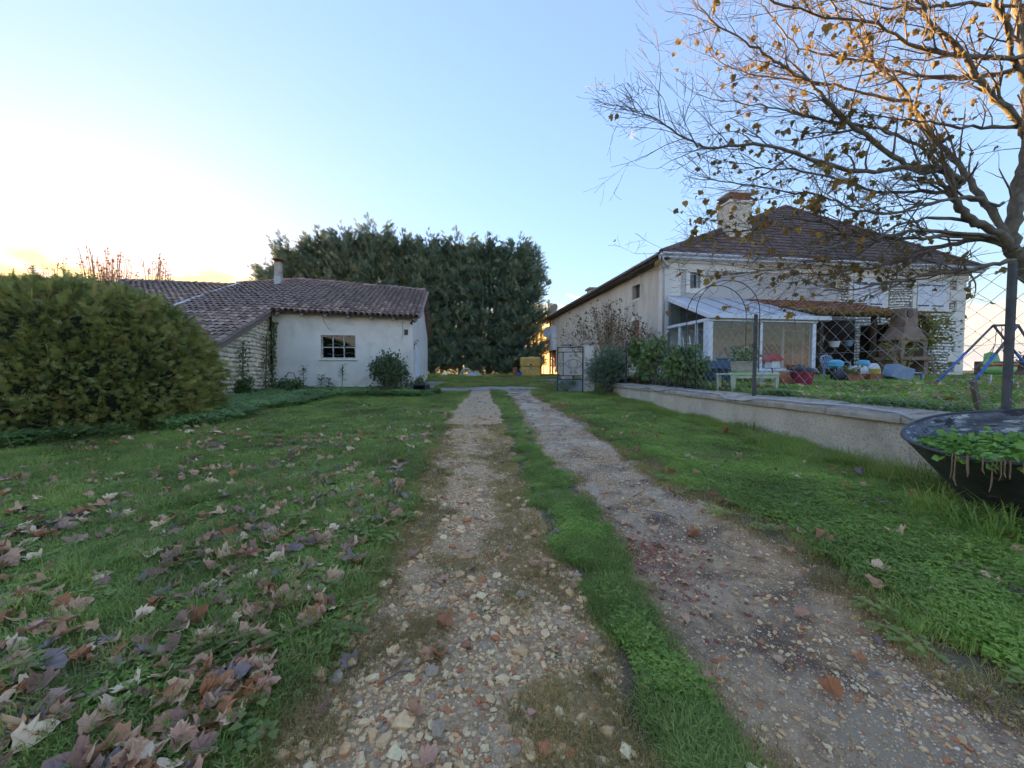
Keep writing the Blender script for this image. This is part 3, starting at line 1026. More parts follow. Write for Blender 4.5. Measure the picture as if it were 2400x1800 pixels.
# worn grass on the pebbles and along the edges
for i in range(2):
    x, y, u = rnd_drive(4200, .9, 9, dl, sl, 1.5)
    k = vnoise(x, y, .45, 81 + i) + .6 * vnoise(x, y, .14, 83) - 1.0 * ss(.0, .45, np.minimum(u, 1 - u)) > -.55
    scatter_xy('driveway_moss_grass', x[k], y[k], drive_z, g_dry[i], .4, .85, .2, parent=driveway)
x, y, u = rnd_drive(3500, .9, 16, sr, dr, 1.4)
k = np.minimum(u, 1 - u) < .10 + .05 * vnoise(x, y, .3, 84)
scatter_xy('driveway_edge_grass', x[k], y[k], drive_z, g_dry[0], .5, 1.0, .2, parent=driveway)
for i in range(2):
    x, y = rnd_field(9000, -3.4, 3.2, .8, 17, 1.3)
    a = dl(y) - x; b = x - dr(y)
    k = ((a > -.12) & (a < .4 + .2 * vnoise(x, y, .5, 191))) | ((b > -.12) & (b < .5 + .25 * vnoise(x, y, .5, 192)))
    k &= (vnoise(x, y, .3, 193 + i) > -.5)
    scatter_xy('edge_dry_grass', x[k], y[k], base_z, g_dry[i], .6, 1.3, .25)
x, y = rnd_field(1500, 1.0, 4.4, .9, 9, 1.3)
b = x - dr(y); k = (b > -.1) & (b < .45)
scatter_xy('edge_pebbles', x[k], y[k], base_z, rock_t[2], .008, .028, .35, .05, 1.8)
tc_x = np.array([4.62, 4.45, 4.7, 3.95, 4.05, 3.8, 4.15, 4.55, 4.25, 4.6]); tc_y = np.array([4.35, 4.6, 4.1, 3.55, 3.2, 3.0, 2.75, 5.1, 6.3, 7.6])
tc_x = np.repeat(tc_x, 4) + rng.normal(0, .09, 40); tc_y = np.repeat(tc_y, 4) + rng.normal(0, .09, 40)
scatter_xy('grass_clumps', tc_x, tc_y, base_z, g_vlong[0], 1.1, 1.9, .3)
# courtyard beyond
for i in range(2):
    x, y = rnd_field(15000, -14, 5.5, 17, 37, 1.15)
    k = (vnoise(x * .3, y, 1.1, 85) > -.25) & ~((x > -1.9) & (x < .9) & (y < 18.2)) & ~((x < -3.9) & (y < 22.5))
    scatter_xy('courtyard_grass', x[k], y[k], base_z, [g_short[0], g_dry[1]][i], 1.0, 2.2, .2)
# nettles and ground ivy along the shed and under the clipped bush
for i in range(3):
    x, y = rnd_field(9000, -12.5, -2.7, 5.5, 17, 1.0)
    front = 15.77 + .15 * (x + 9.81)
    e1 = (x > -9.6) & (x < -3.2) & (y > front - 2.2 + .5 * vnoise(x, y, 1., 86)) & (y < front - .15)
    e2 = (x < -4.6) & (y < 12) & (np.hypot((x + 9.6) / 3.0, (y - 8.3) / 2.55) < 1.14 + .07 * vnoise(x, y, .5, 87))
    e3 = (x > -9.4) & (x < -6.4) & (y > 9.2) & (y < 13.8) & (x < -5.2 - .3 * (13.8 - y))
    k = (e1 | e2 | (e3 & (rng.random(len(x)) < .7))) & (vnoise(x, y, .55, 187) + .5 * vnoise(x, y, .2, 188) > -.25)
    scatter_xy('nettles', x[k], y[k], base_z, n_tall[i], .55, 1.45, .2)
# garden lawn
for i in range(2):
    x, y = rnd_field(14000, 4.4, 19, 3.2, 15.5, 1.0)
    k = (x > wall_x(np.minimum(y, 15.9)) + .46)
    scatter_xy('garden_grass', x[k], y[k], garden_z, [g_short[1], c_low[1]][i], .9, 1.7, .25)
x, y = rnd_field(2500, 4.5, 8, 3.5, 15.5, 1.0)
k = (x > wall_x(y) + .42) & (x < wall_x(y) + .85) & (vnoise(x, y, .6, 88) > -.3)
scatter_xy('garden_ivy', x[k], y[k], garden_z, n_tall[0], .45, .8, .2)

# ------------------------------------------------------------------ old shed with a catslide roof on the left
AX = R(8.53)
SHED_O = (-9.81, 15.77, .30)
shed = empty('shed', SHED_O, AX, 'low rendered shed with mossy canal tile roof and small barred window', 'shed')
SW = 5.6            # width of the rendered front
SDEEP = 4.6         # depth to the ridge
CATS = -3.4         # left verge
_rs, _rz = [-6, -3.4, -.47, 5.95], [5.30, 5.52, 5.80, 5.42]      # ridge height (local), sagging with age
_es, _ez = [-6, 0, 5.95], [3.46, 3.55, 3.36]                     # front eave height at depth -.35


def shed_roof_z(s, d):
    zr = np.interp(s, _rs, _rz); ze = np.interp(s, _es, _ez)
    k = (np.asarray(d, float) + .35) / (SDEEP + .35)
    return ze + (zr - ze) * k + .03 * vnoise(np.asarray(s, float), np.asarray(d, float), 1.4, 5)


def clamp_top(s, d): return float(shed_roof_z(s, d)) - .14


# walls
w = MB()
w.prism([(0, 0, -.6), (1.86, 0, -.6), (1.86, 0, clamp_top(1.86, 0)), (0, 0, clamp_top(0, 0))], (0, .35, 0))
w.prism([(3.24, 0, -.6), (SW, 0, -.6), (SW, 0, clamp_top(SW, 0)), (3.24, 0, clamp_top(3.24, 0))], (0, .35, 0))
w.prism([(1.86, 0, -.6), (3.24, 0, -.6), (3.24, 0, 1.52), (1.86, 0, 1.52)], (0, .35, 0))
w.prism([(1.86, 0, 2.50), (3.24, 0, 2.50), (3.24, 0, clamp_top(3.24, 0)), (1.86, 0, clamp_top(1.86, 0))], (0, .35, 0))
w.build('front_wall', MT['render_white'], shed)
w = MB().prism([(SW - .002, .36, -.6), (SW - .002, SDEEP * 2, -.6), (SW - .002, SDEEP * 2, 3.3), (SW - .002, SDEEP, clamp_top(SW, SDEEP)), (SW - .002, .36, clamp_top(SW, .35))], (-.3, 0, 0))
side = w.build('side_wall', MT['render_white'], shed)
bx('back_wall', MT['render_white'], shed, CATS, SW - .31, SDEEP * 2 - .3, SDEEP * 2, -.6, 3.3)
w = MB().prism([(CATS + .3, -3.7, -.6), (CATS + .3, SDEEP * 2 - .31, -.6), (CATS + .3, SDEEP * 2 - .31, 3.2), (CATS + .3, SDEEP, 5.2), (CATS + .3, -3.7, clamp_top(CATS, -3.7) - .05)], (.3, 0, 0))
w.build('far_wall', MT['mortar'], shed)
# plinth line and door on the side towards the yard
dr_ = bx('side_door', MT['paint_white'], shed, SW + .0, SW + .05, 1.0, 2.6, -.15, 2.1, .01)
bx('door_brace', MT['paint_white'], dr_, SW + .051, SW + .08, 1.05, 2.55, .3, .42)
bx('door_brace', MT['paint_white'], dr_, SW + .051, SW + .08, 1.05, 2.55, 1.5, 1.62)
MB().tube([(SW + .02, .75, 2.15), (SW + .02, .75, 2.35), (SW + .14, .72, 2.40), (SW + .16, .72, 2.30)], .014, 5).build('shutter_hook', MT['iron'], shed)
MB().tube([(SW + .02, .35, 1.95), (SW + .02, .35, 2.2), (SW + .12, .34, 2.26), (SW + .14, .34, 2.16)], .014, 5).build('shutter_hook', MT['iron'], shed)

# window with six panes
win = empty('window', (2.55, .12, 2.01), 0, parent=shed)
MT['old_frame'] = smat('flaking_window_paint', [(.40, .36, .30), (.52, .50, .46), (.58, .56, .52)], 9, .8, .3, 60, stains=[((.16, .07, .035), 13, .52, .1)])
fr = MB()
hw, hh = .685, .485
fr.bb(-hw, hw, -.03, .04, -hh, -hh + .05).bb(-hw, hw, -.03, .04, hh - .05, hh).bb(-hw, -hw + .05, -.03, .04, -hh + .05, hh - .05).bb(hw - .05, hw, -.03, .04, -hh + .05, hh - .05)
fr.build('window_frame', MT['old_frame'], win)
for sx in (-.23, .21): bx('glazing_bar', MT['old_frame'], win, sx - .02, sx + .02, -.025, .02, -hh + .05, hh - .05)
for a, b in ((-hw + .05, -.25), (-.21, .19), (.23, hw - .05)): bx('glazing_bar', MT['old_frame'], win, a, b, -.024, .019, -.03, .01)
for a, b in ((-hw + .05, -.25), (-.21, .19), (.23, hw - .05)):
    for c, d in ((-hh + .05, -.03), (.01, hh - .05)):
        MB().poly([(a, .0, c), (b, .0, c), (b, .0, d), (a, .0, d)]).build('pane', MT['glass_dark'], win)
MB().bb(-.78, .78, -.19, -.121, -.56, -.49).build('window_sill', MT['cut_stone'], win, bevel=.01)
bx('surround_board', MT['wood_old'], win, -.69, .69, -.05, -.03, hh, hh + .03)
# near-black wall behind the panes: the room's shade put into its colour
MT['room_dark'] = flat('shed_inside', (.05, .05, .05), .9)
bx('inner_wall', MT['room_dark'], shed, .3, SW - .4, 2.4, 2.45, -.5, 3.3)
MT['cob'] = smat('dust_sheet', [(.3, .3, .3), (.5, .5, .5)], 3, .9, .2)
MB().tube([(1.95, .5, 2.1), (2.3, .55, 2.2), (2.7, .5, 2.05), (3.2, .5, 2.12)], .02, 5).build('wire', MT['cob'], shed)
MB().tube([(1.95, .6, 1.75), (2.4, .55, 1.68), (2.8, .6, 1.8), (3.2, .5, 1.75)], .02, 5).build('wire', MT['cob'], shed)

# little vent box, lamp bracket, cables
bx('vent', MT['iron'], shed, 5.25, 5.40, -.04, .0, 2.55, 2.78, .006)
cm = MB().bb(5.5, 5.6, -.05, .06, 3.0, 3.1).build('bracket', MT['iron'], shed, bevel=.01)
MB().tube([(5.55, -.05, 3.08), (5.62, -.16, 3.14), (5.72, -.2, 3.1)], [.03, .05, .06], 8).build('lamp_head', MT['iron'], cm)
MB().tube([(1.95, -.02, 3.25), (2.02, -.03, 3.05), (2.15, -.05, 2.85), (2.28, -.05, 2.66)], .008, 4).build('cable', MT['iron'], shed)
MB().tube([(5.18, -.012, 3.1), (5.19, -.012, 2.7), (5.17, -.012, 2.4)], .007, 4).build('cable', MT['iron'], shed)

# roof deck under the tiles
def deck(name, s0, s1, d0, d1, parent, drop=.10, th=.05, mat=None, n=10, zf=shed_roof_z):
    S = np.linspace(s0, s1, n); D = np.linspace(d0, d1, n)
    V = []
    for d in D:
        for s in S: V.append((s, d, float(zf(s, d)) - drop))
    nv = len(V)
    V += [(a, b, c - th) for a, b, c in V]
    F = []
    for j in range(n - 1):
        for i in range(n - 1):
            a = j * n + i
            F.append((a, a + 1, a + n + 1, a + n)); F.append((nv + a + n, nv + a + n + 1, nv + a + 1, nv + a))
    for i in range(n - 1):
        F.append((i, nv + i, nv + i + 1, i + 1)); a = (n - 1) * n + i; F.append((a + 1, nv + a + 1, nv + a, a))
        a = i * n; F.append((a + n, nv + a + n, nv + a, a)); a = i * n + n - 1; F.append((a, nv + a, nv + a + n, a + n))
    return MB().add(V, F).build(name, mat or MT['roof_under'], parent)


roof = empty('roof', parent=shed)
deck('roof_deck', CATS, 5.93, -.33, SDEEP, roof)
deck('roof_deck', CATS, .10, -3.92, -.335, roof)
MB().add([(CATS, SDEEP, 5.35), (5.93, SDEEP, 5.25), (5.93, SDEEP * 2 + .3, 3.2), (CATS, SDEEP * 2 + .3, 3.2)], [(0, 1, 2, 3)]).build('back_slope', MT['canal_tile'], roof)


def canal_tile(seed, L_=.42, r0=.115, r1=.085, n=6, th=.014):
    """half-round cover tile, wide end down the slope (local -y), hollow below"""
    g = random.Random(seed)
    V = []; F = []
    for j, (y, r) in enumerate(((-L_ / 2, r0), (L_ / 2, r1))):
        for rr in (r, r - th):
            for k in range(n + 1):
                a = math.pi * k / n
                V.append((rr * math.cos(a) + g.uniform(-.003, .003), y + g.uniform(-.006, .006), rr * .78 * math.sin(a) + g.uniform(-.003, .003) + (0.012 if j == 0 else 0)))
    m = n + 1
    for k in range(n):
        F.append((k, k + 1, 2 * m + k + 1, 2 * m + k))                     # outer
        F.append((m + k + 1, m + k, 3 * m + k, 3 * m + k + 1))             # inner
        F.append((k + 1, k, m + k, m + k + 1))                             # lower rim
    b = MB(); b.add(V, F)
    return b.mesh('tile', MT['canal_tile'], True)


tiles = [canal_tile(s) for s in range(5)]


def tile_field(parent, s0, s1, dlo, dhi, limit, pitch=.222, step=.335, zf=shed_roof_z, stuffname='tile_field'):
    ms = []; V = []; F = []
    ns = int((s1 - s0) / pitch)
    for i in range(ns + 1):
        s = s0 + .1 + i * pitch
        if s > s1: break
        lo = dlo(s) if callable(dlo) else dlo
        jx = random.uniform(-.02, .02)
        d = lo + .16
        k = 0
        while d < dhi:
            z = float(zf(s, d)) - .06
            sl_ = math.atan2(float(zf(s, d + .3)) - float(zf(s, d - .3)), .6)
            ms.append(Matrix.Translation((s + jx + random.uniform(-.012, .012), d + random.uniform(-.02, .02), z + random.uniform(0, .012))) @
                      Euler((sl_ - .045 + random.uniform(-.03, .03), random.uniform(-.05, .05), random.uniform(-.05, .05))).to_matrix().to_4x4())
            d += step * math.cos(sl_); k += 1
        # channel tiles below the covers: one gutter strip per column
        o = len(V)
        c = s + pitch / 2
        for dd in np.linspace(lo + .02, dhi, 8):
            zz = float(zf(c, dd)) - .045
            V += [(c - .10, dd, zz), (c, dd, zz - .05), (c + .10, dd, zz)]
        for q in range(7):
            a = o + q * 3
            F += [(a, a + 1, a + 4, a + 3), (a + 1, a + 2, a + 5, a + 4)]
    pieces(parent, 'tile', tiles, ms, limit, stuffname)
    g = MB(); g.add(V, F)
    g.build('channel_tiles', MT['canal_tile'], parent, smooth=True)['kind'] = 'stuff'


tile_field(roof, CATS, 5.93, lambda s: -3.94 if s < .06 else -.40, SDEEP, 300)
# ridge tiles
rms = []
s = CATS
while s < 5.95:
    rms.append(Matrix.Translation((s, SDEEP, float(shed_roof_z(s, SDEEP)) - .03)) @ Euler((random.uniform(-.06, .06), random.uniform(-.04, .04), R(90) + random.uniform(-.05, .05))).to_matrix().to_4x4() @ Matrix.Diagonal((1.25, 1, 1.25, 1)))
    s += .36
pieces(roof, 'ridge_tile', tiles, rms, 60)
# rafter tails and eave board, verge boards
for i, s in enumerate(np.arange(.35, 5.8, .9)):
    z0 = float(shed_roof_z(s, -.3)) - .16
    MB().prism([(s - .06, -.36, z0 - .15), (s - .06, .2, z0 + .06), (s - .06, .2, z0 + .12), (s - .06, -.36, z0 - .02)], (.12, 0, 0)).build('rafter_tail', MT['wood_old'], roof, bevel=.015)
v = MB()
for a, b in ((-.33, .0),):
    pass
z1, z2 = float(shed_roof_z(.08, -3.9)), float(shed_roof_z(.08, -.36))
MB().prism([(.075, -3.93, z1 - .14), (.075, -.36, z2 - .14), (.075, -.36, z2 - .34), (.075, -3.93, z1 - .32)], (.05, 0, 0)).build('verge_board', MT['wood_old'], roof)
z1, z2 = float(shed_roof_z(CATS, -3.9)), float(shed_roof_z(CATS, SDEEP))
MB().prism([(CATS - .12, -3.93, z1 + .0), (CATS - .12, SDEEP, z2 + .0), (CATS - .12, SDEEP, z2 - .2), (CATS - .12, -3.93, z1 - .2)], (.09, 0, 0)).build('verge_flashing', MT['zinc'], roof)
MB().prism([(CATS - .14, -3.93, z1 + .001), (CATS - .14, SDEEP, z2 + .001), (CATS + .12, SDEEP, z2 + .035), (CATS + .12, -3.93, z1 + .035)], (0, 0, .02)).build('verge_flashing', MT['zinc'], roof)
# square flue with a rusty cowl
zf_ = float(shed_roof_z(-1.29, 3.8))
fl = MB().bb(-1.43, -1.14, 3.66, 3.94, zf_ - .3, zf_ + 1.02).build('flue', MT['concrete'], shed, bevel=.01)
bx('flue_collar', MT['zinc'], fl, -1.445, -1.125, 3.645, 3.955, zf_ - .3, zf_ + .32)
MT['rust'] = smat('rust', [(.09, .04, .025), (.17, .075, .04)], 6, .9, .3)
MB().bb(-1.4, -1.37, 3.69, 3.72, zf_ + 1.02, zf_ + 1.14).bb(-1.2, -1.17, 3.69, 3.72, zf_ + 1.02, zf_ + 1.14).bb(-1.4, -1.37, 3.88, 3.91, zf_ + 1.02, zf_ + 1.14).bb(-1.2, -1.17, 3.88, 3.91, zf_ + 1.02, zf_ + 1.14).taper((-1.285, 3.8, zf_ + 1.14), (.5, .5), (.12, .12), .1).build('flue_cowl', MT['rust'], fl)

# rubble stone flank below the catslide, facing the driveway
bx_core = MB().prism([(-.45, -3.7, -.6), (-.45, -.01, -.6), (-.45, -.01, clamp_top(0, 0) - .16), (-.45, -3.7, clamp_top(0, -3.7) - .05)], (.36, 0, 0))
flank = bx_core.build('rubble_wall', MT['mortar'], shed)
bx('front_return_wall', MT['mortar'], shed, CATS + .61, -.46, -3.7, -3.4, -.6, clamp_top(-1, -3.7) - .2)


def rubble_meshes(mat, k=8, seed=0, name='stone'):
    out = []
    for i in range(k):
        r = random.Random(seed + i)
        bm = bmesh.new()
        bmesh.ops.create_cube(bm, size=1.0)
        bmesh.ops.bevel(bm, geom=bm.edges[:], offset=.22, segments=1, affect='EDGES', profile=.6)
        for v_ in bm.verts:
            v_.co.x += r.uniform(-.07, .07); v_.co.y += r.uniform(-.07, .07); v_.co.z += r.uniform(-.07, .07)
        m = bpy.data.meshes.new(name); bm.to_mesh(m); bm.free(); m.materials.append(mat)
        out.append(m)
    return out


rub = rubble_meshes(MT['limestone'], 8, 300)


def rubble_wall(parent, a0, a1, top, z0, place, hmin, hmax, wmin, wmax, limit, gap=.025, depth=.12, skip=None, meshes=rub, stuffname='stone_field'):
    ms = []
    z = z0
    while True:
        h = random.uniform(hmin, hmax)
        if z > max(top(a0), top(a1)): break
        a = a0 + random.uniform(-.1, 0)
        while a < a1:
            wd = random.uniform(wmin, wmax)
            hh_ = h * random.uniform(.78, 1.08)
            c = a + wd / 2
            if a0 < c < a1 and z + hh_ * .6 < top(c) and not (skip and skip(c, z + h / 2)):
                ms.append(place(c, z + h / 2 + .02 * math.sin(c * 3) + random.uniform(-.015, .015)) @ Euler((random.uniform(-.05, .05), random.uniform(-.09, .09), random.uniform(-.08, .08))).to_matrix().to_4x4() @ Matrix.Diagonal((wd - gap, depth * random.uniform(.85, 1.2), hh_ - gap, 1)))
            a += wd
        z += h
    pieces(parent, 'stone', meshes, ms, limit, stuffname)


rubble_wall(flank, -3.62, -.06, lambda d: clamp_top(0, d) - .25, -.35, lambda d, z: Matrix.Translation((-.10, d, z)) @ Matrix.Rotation(R(90), 4, 'Z'), .11, .19, .12, .30, 300)

# long barn beyond the shed roof, further left
BARN_O = (SHED_O[0], SHED_O[1], .4)
barn = empty('long_barn', BARN_O, AX, 'long low barn behind the clipped bush with canal tile roof', 'barn')


def barn_z(s, d): return 5.62 - .04 * (np.asarray(s, float) + 3.5) * 0 + (np.asarray(d, float) - 6.2) * .36 + .03 * vnoise(np.asarray(s, float), np.asarray(d, float), 2., 6)


broof = empty('roof', parent=barn)
deck('roof_deck', -9.9, -3.55, .5, 6.2, broof, zf=barn_z)
tile_field(broof, -9.9, -3.6, .5, 6.2, 300, zf=barn_z, pitch=.25, step=.36)
MB().add([(-9.9, 6.2, 5.5), (-3.55, 6.2, 5.5), (-3.55, 12, 3.4), (-9.9, 12, 3.4)], [(0, 1, 2, 3)]).build('back_slope', MT['canal_tile'], broof)
bx('front_wall', MT['render_house'], barn, -9.6, -3.8, .9, 1.2, -.8, 3.4)
bx('back_wall', MT['render_house'], barn, -9.6, -3.8, 11.4, 11.7, -.8, 3.4)
MB().prism([(-9.6, 1.21, -.8), (-9.6, 11.39, -.8), (-9.6, 11.39, 3.3), (-9.6, 6.2, 5.3), (-9.6, 1.21, 3.5)], (.3, 0, 0)).build('gable_wall', MT['render_house'], barn)
rms = []
s = -9.9
while s < -3.6:
    rms.append(Matrix.Translation((s, 6.2, float(barn_z(s, 6.2)) + .0)) @ Euler((random.uniform(-.06, .06), random.uniform(-.04, .04), R(90) + random.uniform(-.05, .05))).to_matrix().to_4x4() @ Matrix.Diagonal((1.25, 1, 1.25, 1)))
    s += .37
pieces(broof, 'ridge_tile', tiles, rms, 60)

# ------------------------------------------------------------------ two-storey farmhouse on the right
HOUSE_O = (6.86, 17.4, .85)
house = empty('farmhouse', HOUSE_O, AX, 'two-storey farmhouse with dark hipped roof and white shutters', 'house')
HW, HD, EZ = 16.6, 20.5, 5.62       # width, depth, eave height
ZB = -.75


def facade_piece(mb, x0, x1, z0, z1): mb.bb(x0, x1, 0, .4, z0, z1)


f = MB()
facade_piece(f, 0.002, 1.22, ZB, 5.55); facade_piece(f, 1.74, 9.1, ZB, 5.55); facade_piece(f, 1.22, 1.74, ZB, 4.21); facade_piece(f, 1.22, 1.74, 4.93, 5.55)
f.build('front_wall', MT['render_grey'], house)
core = bx('rubble_front_wall', MT['mortar_grey'], house, 9.101, HW, .06, .46, ZB, 5.55)
# left flank, long rendered wall along the drive, with two small openings and an open bay near the far end
def flank_piece(mb, y0, y1, z0, z1): mb.bb(0, .4, y0, y1, z0, z1)


f = MB()
flank_piece(f, .41, 2.36, ZB, 5.62); flank_piece(f, 3.19, 18.6, ZB, 5.62)
flank_piece(f, 2.36, 3.19, ZB, 1.6); flank_piece(f, 2.36, 3.19, 3.07, 4.19); flank_piece(f, 2.36, 3.19, 4.91, 5.62)
flank_piece(f, 18.6, HD, 2.35, 5.62); flank_piece(f, HD - .3, HD, ZB, 2.349)
f.build('flank_wall', MT['render_house'], house)
bx('back_wall', MT['render_house'], house, .41, HW, HD - .4, HD - .001, ZB, 5.5)
bx('end_wall', MT['render_house'], house, HW - .4, HW - .001, .47, HD - .41, ZB, 5.5)
MT['terracotta'] = smat('terracotta', [(.26, .10, .06), (.36, .14, .08), (.40, .19, .12)], 5, .85, .2, 40)
MT['terracotta_door'] = smat('painted_door', [(.22, .09, .05), (.30, .12, .07)], 5, .7, .2, 40, stretch=(8, 8, 1))
bx('yard_door', MT['terracotta_door'], house, .12, .18, 18.62, HD - .32, ZB, 2.34)
d_ = bx('flank_shutter', MT['terracotta_door'], house, .06, .12, 2.38, 2.9, 1.62, 3.05)
bx('flank_window_pane', MT['glass'], house, .2, .21, 2.37, 3.18, 4.2, 4.9)
bx('flank_lintel', MT['cut_stone'], house, -.03, .0, 2.2, 3.35, 3.08, 3.26)
bx('flank_reveal', MT['cut_stone'], house, -.02, .0, 2.24, 3.31, 4.1, 4.185)
bx('dark_backing', MT['room_dark'], house, .9, .95, .45, 6, 0, 5.3)  # near-black panel behind the flank window, unlit room painted as colour

# cornice, corner stones and frames
bx('cornice', MT['cut_stone'], house, -.06, HW + .06, -.07, -.001, 5.02, 5.30, .012)
bx('cornice', MT['cut_stone'], house, -.12, HW + .12, -.16, -.001, 5.301, 5.46, .02)
bx('corner_pilaster', MT['cut_stone'], house, -.03, .75, -.035, -.001, ZB, 5.019)
bx('corner_pilaster', MT['cut_stone'], house, -.032, -.001, .0, .45, ZB, 5.5)
wf = MB()
wf.bb(1.02, 1.219, -.03, -.0005, 3.98, 5.12).bb(1.741, 1.96, -.03, -.0005, 3.98, 5.12).bb(1.2195, 1.7405, -.03, -.0005, 4.931, 5.12).bb(1.2195, 1.7405, -.03, -.0005, 3.98, 4.209)
wf.build('window_surround', MT['cut_stone'], house)
sw = empty('window', (1.48, .22, 4.57), parent=house)
m_ = MB(); m_.bb(-.26, -.2, -.03, .03, -.36, .36).bb(.2, .26, -.03, .03, -.36, .36).bb(-.2, .2, -.03, .03, .3, .36).bb(-.2, .2, -.03, .03, -.36, -.3)
m_.build('window_frame', MT['pvc_white'], sw)
MB().poly([(-.2, 0, -.3), (.2, 0, -.3), (.2, 0, .3), (-.2, 0, .3)]).build('pane', MT['glass_dark'], sw)
bx('dark_backing', MT['room_dark'], house, .45, 4, 1.0, 1.05, 3.5, 5.4)  # same near-black backing, shade of the upstairs room put into its colour
# quoins at the far right corner and flush stone frames round the shutters
zq = ZB + .1
k = 0
while zq < 5.0:
    h = .52
    wd = .95 if k % 2 else .55
    bx('quoin', MT['cut_stone'], core, HW - wd, HW + .01, -.02, .059, zq, zq + h - .02, .008)
    zq += h; k += 1
SH = [(9.86, 11.68), (13.59, 15.36)]
for a, b in SH:
    s_ = MB().bb(a - .22, a - .01, -.015, .059, 3.55, 5.019).bb(b + .01, b + .22, -.015, .059, 3.55, 5.019).bb(a - .0095, b + .0095, -.015, .059, 4.96, 5.019)
    s_.build('stone_frame', MT['cut_stone'], core)
    bx('sill', MT['cut_stone'], core, a - .3, b + .3, -.10, .058, 3.45, 3.549, .01)
    mid = (a + b) / 2
    for p, q in ((a + .02, mid - .012), (mid + .012, b - .02)):
        sh_ = empty('shutter', ((p + q) / 2, -.02, 4.25), parent=house)
        wd = q - p; nb = 6
        for i in range(nb):
            x0 = -wd / 2 + i * wd / nb
            bx('board', MT['paint_white'], sh_, x0 + .004, x0 + wd / nb - .004, -.02, .015, -.68, .70)
        for zz in (-.52, .5):
            bx('strap_hinge', MT['iron'], sh_, -wd / 2 + .02, wd / 2 - .15, -.032, -.021, zz - .03, zz + .03)
# ground-floor glazed door half hidden behind the barbecue
gd = empty('glazed_door', (12.5, -.02, .1), parent=house)
m_ = MB(); m_.bb(-.75, -.62, -.03, .05, 0, 2.25).bb(.62, .75, -.03, .05, 0, 2.25).bb(-.62, .62, -.03, .05, 2.12, 2.25).bb(-.05, .05, -.03, .05, 0, 2.119)
m_.build('door_frame', MT['pvc_white'], gd)
for a, b in ((-.62, -.05), (.05, .62)):
    for c, d in ((0.1, .7), (.76, 1.4), (1.46, 2.1)):
        MB().poly([(a, .0, c), (b, .0, c), (b, .0, d), (a, .0, d)]).build('pane', MT['glass_dark'], gd)
MT['rubble'] = smat('flint_rubble', [(.56, .52, .44), (.72, .68, .60), (.84, .81, .74)], 2.2, .9, .4, 25, rnd=.28)
rub2 = rubble_meshes(MT['rubble'], 8, 500)


def skip_facade(c, z):
    for a, b in SH:
        if a - .3 < c < b + .3 and 3.4 < z < 5.1: return True
    if 11.7 < c < 13.3 and z < 2.4: return True
    return c > HW - .62 and (z < 5.05)


rubble_wall(core, 9.15, HW - .1, lambda x: 5.05, ZB + 1.0, lambda x, z: Matrix.Translation((x, .055, z)), .10, .17, .13, .27, 300, gap=.05, depth=.10, skip=skip_facade, meshes=rub2)

# roof: hipped front, ridge running back
roof = empty('roof', parent=house)
OV = .45
AP = (10.2, 4.4, 10.2)          # front end of the ridge
E0 = (-OV, -OV, EZ); E1 = (HW + OV, -OV, EZ)
RB = (10.2, HD - 4.0, 10.2)
B0 = (-OV, HD + 13.5, EZ); B1 = (HW + OV, HD + .4, EZ)
RB2 = (10.2, HD + 9, 10.2)
for nm, pts in (('front_slope', [E0, E1, AP]), ('left_slope', [E0, AP, RB2, B0]), ('right_slope', [E1, B1, RB, AP])):
    pl = MB().prism(pts, (0, 0, -.06))
    pl.build(nm, MT['flat_tile'], roof)


def flat_tile_mesh(seed):
    g = random.Random(seed)
    return MB().add([(-.125, -.2, .012), (.125, -.2, .012 + g.uniform(0, .006)), (.125, .2, 0), (-.125, .2, 0), (-.125, -.2, .034), (.125, -.2, .034 + g.uniform(0, .008)), (.125, .2, .02), (-.125, .2, .02)],
                    [(3, 2, 1, 0), (4, 5, 6, 7), (0, 1, 5, 4), (1, 2, 6, 5), (2, 3, 7, 6), (3, 0, 4, 7)]).mesh('tile', MT['flat_tile'])


ftiles = [flat_tile_mesh(i) for i in range(4)]


def slope_tiles(A, B, C, D, limit, dx=.255, dy=.33, name='tile'):
    """tiles over the plane quad/triangle A (eave start), B (eave end), D (top start), C (top end)"""
    A, B, C, D = map(Vector, (A, B, C, D))
    e = (B - A).normalized(); nrm = (B - A).cross(D - A).normalized()
    if nrm.z < 0: nrm = -nrm
    u = nrm.cross(e).normalized()
    if u.z < 0: u = -u
    Lu = (D - A).dot(u)
    a0, a1 = (D - A).dot(e), (C - A).dot(e); le = (B - A).length
    ms = []
    r = 0.10; row = 0
    while r < Lu - .1:
        t = r / Lu
        x0 = a0 * t; x1 = le + (a1 - le) * t
        x = x0 + .13 + (.12 if row % 2 else 0)
        while x < x1 - .1:
            p = A + e * x + u * (r + random.uniform(-.008, .008)) + nrm * random.uniform(.002, .01)
            M3 = Matrix((e, u, nrm)).transposed().to_4x4()
            ms.append(Matrix.Translation(p) @ M3 @ Euler((-.035 + random.uniform(-.012, .012), random.uniform(-.02, .02), random.uniform(-.015, .015))).to_matrix().to_4x4())
            x += dx
        r += dy; row += 1
    return ms


ms = slope_tiles(E0, E1, AP, AP, 300)
ms += slope_tiles(B0, E0, AP, RB2, 0, dx=.5, dy=.4)[::1]
pieces(roof, 'tile', ftiles, ms, 300, 'tile_field')
for a, b in ((E0, AP), (E1, AP), (AP, RB2)):
    a, b = Vector(a), Vector(b)
    n = int((b - a).length / .42)
    for i in range(n):
        p = a.lerp(b, i / n) + Vector((0, 0, .02)); q = a.lerp(b, (i + 1.12) / n) + Vector((0, 0, .045))
        MB().tube([q, p], [.10, .125], 7).build('hip_tile', MT['flat_tile'], roof)
MT['ridge_orange'] = smat('orange_mortar', [(.32, .14, .07), (.42, .22, .13)], 5, .9, .2)
